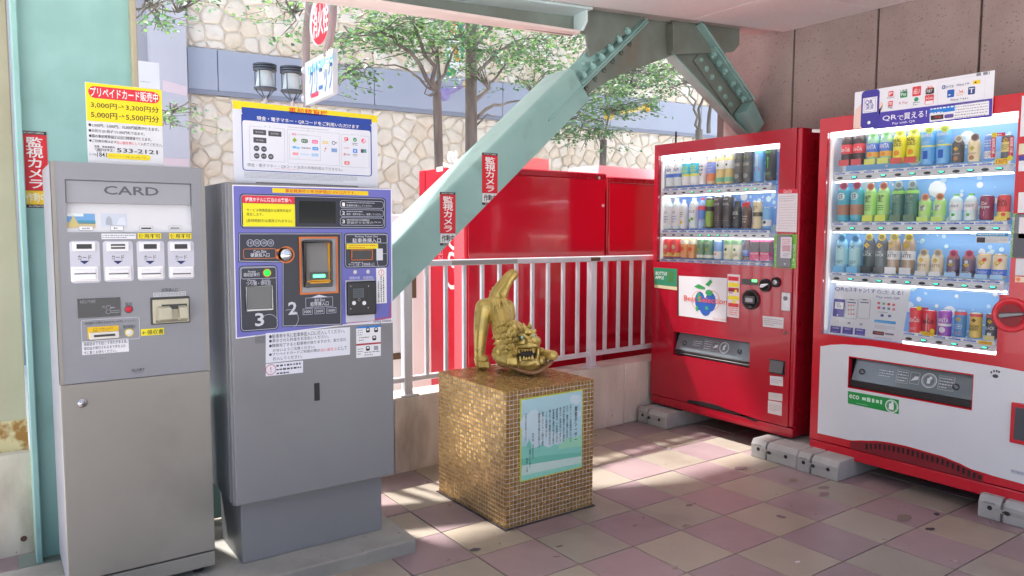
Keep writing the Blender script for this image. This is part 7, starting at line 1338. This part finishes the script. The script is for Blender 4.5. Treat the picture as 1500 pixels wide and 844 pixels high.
def tree(name_label, base, fork, trunk_r, clusters, limbs, leafs=.05, dens=1.0, y_spread=.55):
    t = thing('tree', name_label, 'tree', base, 'street trees in front of the stone building')
    tb = MB(); base, fork = V(base), V(fork); mid = base.lerp(fork, .55)+V((rl2.uniform(-.03, .03), 0, 0))
    tb.tube([base, base.lerp(mid, .1), mid, fork], [trunk_r*1.35, trunk_r*1.08, trunk_r*.98, trunk_r*.9], m_bark, 12)
    tb.build('trunk', t)
    lb_ = MB(); cr = MB(); tips = []
    for pts, r0 in limbs:
        P_ = [fork if q is None else V(q) for q in pts]; q = [P_[0]]
        for a, c in zip(P_[:-1], P_[1:]):
            for k in (1, 2, 3): f = k/3; q.append(a.lerp(c, f) + V((rl2.gauss(0, .02), rl2.gauss(0, .03), rl2.gauss(0, .02)))*(1 if k < 3 else 0))
        n = len(q); lb_.tube(q, [max(.005, .68*r0*(1-.82*i/(n-1))) for i in range(n)], m_bark, 7); tips += q[n//3:]
    for (c, ex, n) in clusters:
        c = V(c); anchor = min(tips, key=lambda q: (q-c).length) if tips else fork
        for sidek in range(9):
            e = c + V((rl2.uniform(-.8, .8)*ex[0], rl2.uniform(-.8, .8)*y_spread, rl2.uniform(-.7, .7)*ex[1])); m_ = anchor.lerp(e, .5)+V((rl2.gauss(0, .04), 0, .05)); lb_.tube([anchor, m_, e], [.009, .006, .003], m_bark, 4)
        for spray in range(max(1, int(n*dens/7))):
            s0 = c + V((rl2.gauss(0, .5)*ex[0], rl2.gauss(0, .5)*y_spread, rl2.gauss(0, .5)*ex[1])); an = rl2.uniform(0, 6.28); dr = V((math.cos(an), math.sin(an), rl2.uniform(-.35, .1)))
            sp_ = s0 + dr*.26; lb_.tube([s0, sp_], [.003, .002], m_bark, 3, caps=False)
            for k in range(rl2.randint(8, 13)):
                q = s0.lerp(sp_, rl2.random()) + V((rl2.gauss(0, .045), rl2.gauss(0, .045), rl2.gauss(0, .022))); L = leafs*rl2.uniform(.55, 1.1)
                d1 = (dr + V((rl2.gauss(0, .7), rl2.gauss(0, .7), rl2.gauss(-.1, .3)))).normalized(); up = V((rl2.gauss(0, .45), rl2.gauss(0, .45), 1)).normalized(); sd = d1.cross(up).normalized()*L*.42; nrm = sd.cross(d1).normalized()*L*.14
                cr.add([q, q+d1*L*.5+sd+nrm, q+d1*L, q+d1*L*.5-sd+nrm], [(0, 1, 2), (0, 2, 3)], rl2.choice(m_leaf))
    lb_.build('branches', t); cr.build('crown', t); return t
Yt = lambda x, y, d_=6.5: on_y(x, y, d_)
def cl_(d_, *a): return [(Yt(x, y, d_+dy), (rx*d_/FPX*1.25, ry*d_/FPX*1.2), n) for x, y, rx, ry, n, dy in a]
gr0 = lambda x, d_: V((on_y(x, 300, d_).x, d_, -.03))
Y1 = 6.3
tree('street tree with a slim forked trunk, left of the thicker trunk', gr0(645, Y1), Yt(640, 135, Y1), .047,
     cl_(Y1, (560, 45, 60, 16, 330, 0), (510, 60, 36, 14, 150, .2), (620, 40, 48, 18, 330, -.1), (668, 62, 36, 18, 200, .2), (520, 100, 26, 10, 90, 0), (508, 122, 12, 9, 50, 0), (600, 80, 40, 10, 110, .3), (690, 30, 36, 14, 190, 0), (560, 20, 40, 8, 120, .5)),
     [([None, Yt(600, 75, Y1), Yt(560, 48, Y1), Yt(500, 60, Y1)], .035), ([None, Yt(622, 80, Y1), Yt(606, 20, Y1), Yt(596, -40, Y1)], .04), ([None, Yt(640, 80, Y1+.2), Yt(636, 20, Y1+.2), Yt(640, -40, Y1)], .04), ([None, Yt(655, 95, Y1), Yt(668, 70, Y1), Yt(690, 30, Y1)], .03), ([None, Yt(600, 104, Y1), Yt(565, 96, Y1), Yt(515, 102, Y1)], .02), ([None, Yt(628, 140, Y1-.2), Yt(618, 118, Y1-.2)], .018)], .055)
Y2 = 6.6
tree('street tree with a thick straight trunk, behind the diagonal brace', gr0(688, Y2), Yt(690, 10, Y2), .066,
     cl_(Y2, (760, 62, 46, 14, 230, 0), (735, 82, 40, 13, 190, -.1), (790, 92, 36, 14, 200, .1), (820, 60, 44, 16, 150, .2), (720, 40, 40, 14, 170, 0), (775, 112, 26, 9, 100, 0), (850, 40, 40, 18, 140, .2), (690, 95, 16, 12, 90, -.3), (800, 30, 60, 12, 120, .4)),
     [([Yt(691, 150, Y2), Yt(716, 130, Y2), Yt(728, 112, Y2), Yt(760, 70, Y2)], .04), ([Yt(691, 180, Y2), Yt(712, 160, Y2), Yt(745, 150, Y2), Yt(800, 138, Y2)], .04), ([Yt(690, 110, Y2), Yt(720, 85, Y2), Yt(752, 62, Y2), Yt(800, 45, Y2), Yt(850, 46, Y2)], .035), ([Yt(691, 70, Y2), Yt(720, 40, Y2), Yt(745, 12, Y2), Yt(760, -20, Y2)], .035), ([Yt(691, 195, Y2), Yt(706, 176, Y2), Yt(725, 170, Y2)], .025), ([Yt(690, 40, Y2), Yt(676, 10, Y2), Yt(668, -40, Y2)], .03)], .055)
Y3 = 6.9
tree('leafy street tree filling the gap under the peak of the brace', gr0(884, Y3+.5), Yt(884, 205, Y3+.5), .05,
     cl_(Y3, (890, 125, 46, 18, 360, 0), (850, 150, 36, 16, 300, -.1), (935, 120, 34, 16, 260, 0), (905, 160, 42, 14, 260, .1), (830, 185, 44, 12, 260, 0), (790, 192, 26, 9, 130, 0), (865, 195, 26, 12, 160, 0), (960, 105, 24, 12, 150, .1), (880, 215, 8, 8, 20, 0), (915, 95, 40, 10, 180, .3), (930, 150, 26, 10, 110, 0)),
     [([None, Yt(870, 175, Y3), Yt(800, 172, Y3)], .02), ([None, Yt(890, 150, Y3), Yt(900, 110, Y3)], .025), ([Yt(884, 180, Y3+.4), Yt(850, 165, Y3), Yt(820, 180, Y3)], .014)], .055, 1.15)
Y4 = 6.4
tree('bare-stemmed tree with two dark trunks beside the right arm of the brace', gr0(1022, Y4), Yt(1024, 190, Y4), .05,
     cl_(Y4, (1000, 95, 24, 16, 130, 0), (975, 110, 26, 16, 150, .1), (1015, 115, 14, 10, 60, 0), (985, 135, 20, 8, 60, 0), (990, 85, 26, 8, 90, .2), (1030, 90, 20, 12, 80, .2)),
     [([None, Yt(1016, 160, Y4), Yt(1010, 130, Y4), Yt(985, 100, Y4)], .03), ([None, Yt(1028, 150, Y4), Yt(1030, 110, Y4), Yt(1020, 70, Y4)], .034), ([Yt(1038, 195, Y4-.2), Yt(1042, 150, Y4-.2), Yt(1038, 110, Y4-.2), Yt(1030, 60, Y4)], .04), ([Yt(1015, 155, Y4), Yt(985, 128, Y4), Yt(955, 118, Y4)], .014), ([Yt(1012, 140, Y4), Yt(1002, 110, Y4), Yt(998, 85, Y4)], .012)], .05)
Y5 = 6.0
tree('tree reaching in from behind the teal column, with thin sprays of leaves', gr0(100, Y5), Yt(110, -120, Y5), .09,
     cl_(Y5, (235, 12, 32, 8, 60, 0), (225, 28, 20, 5, 34, 0), (262, 168, 28, 8, 44, 0), (250, 182, 14, 5, 20, 0), (425, 14, 22, 12, 80, 0), (420, 34, 10, 8, 26, 0), (300, -30, 60, 15, 120, 0), (275, 5, 22, 6, 18, 0)),
     [([None, Yt(160, -20, Y5), Yt(200, 14, Y5), Yt(260, 18, Y5)], .03), ([Yt(150, 60, Y5), Yt(200, 140, Y5), Yt(250, 165, Y5)], .02), ([None, Yt(250, -90, Y5), Yt(380, -30, Y5), Yt(430, 20, Y5)], .03)], .05)
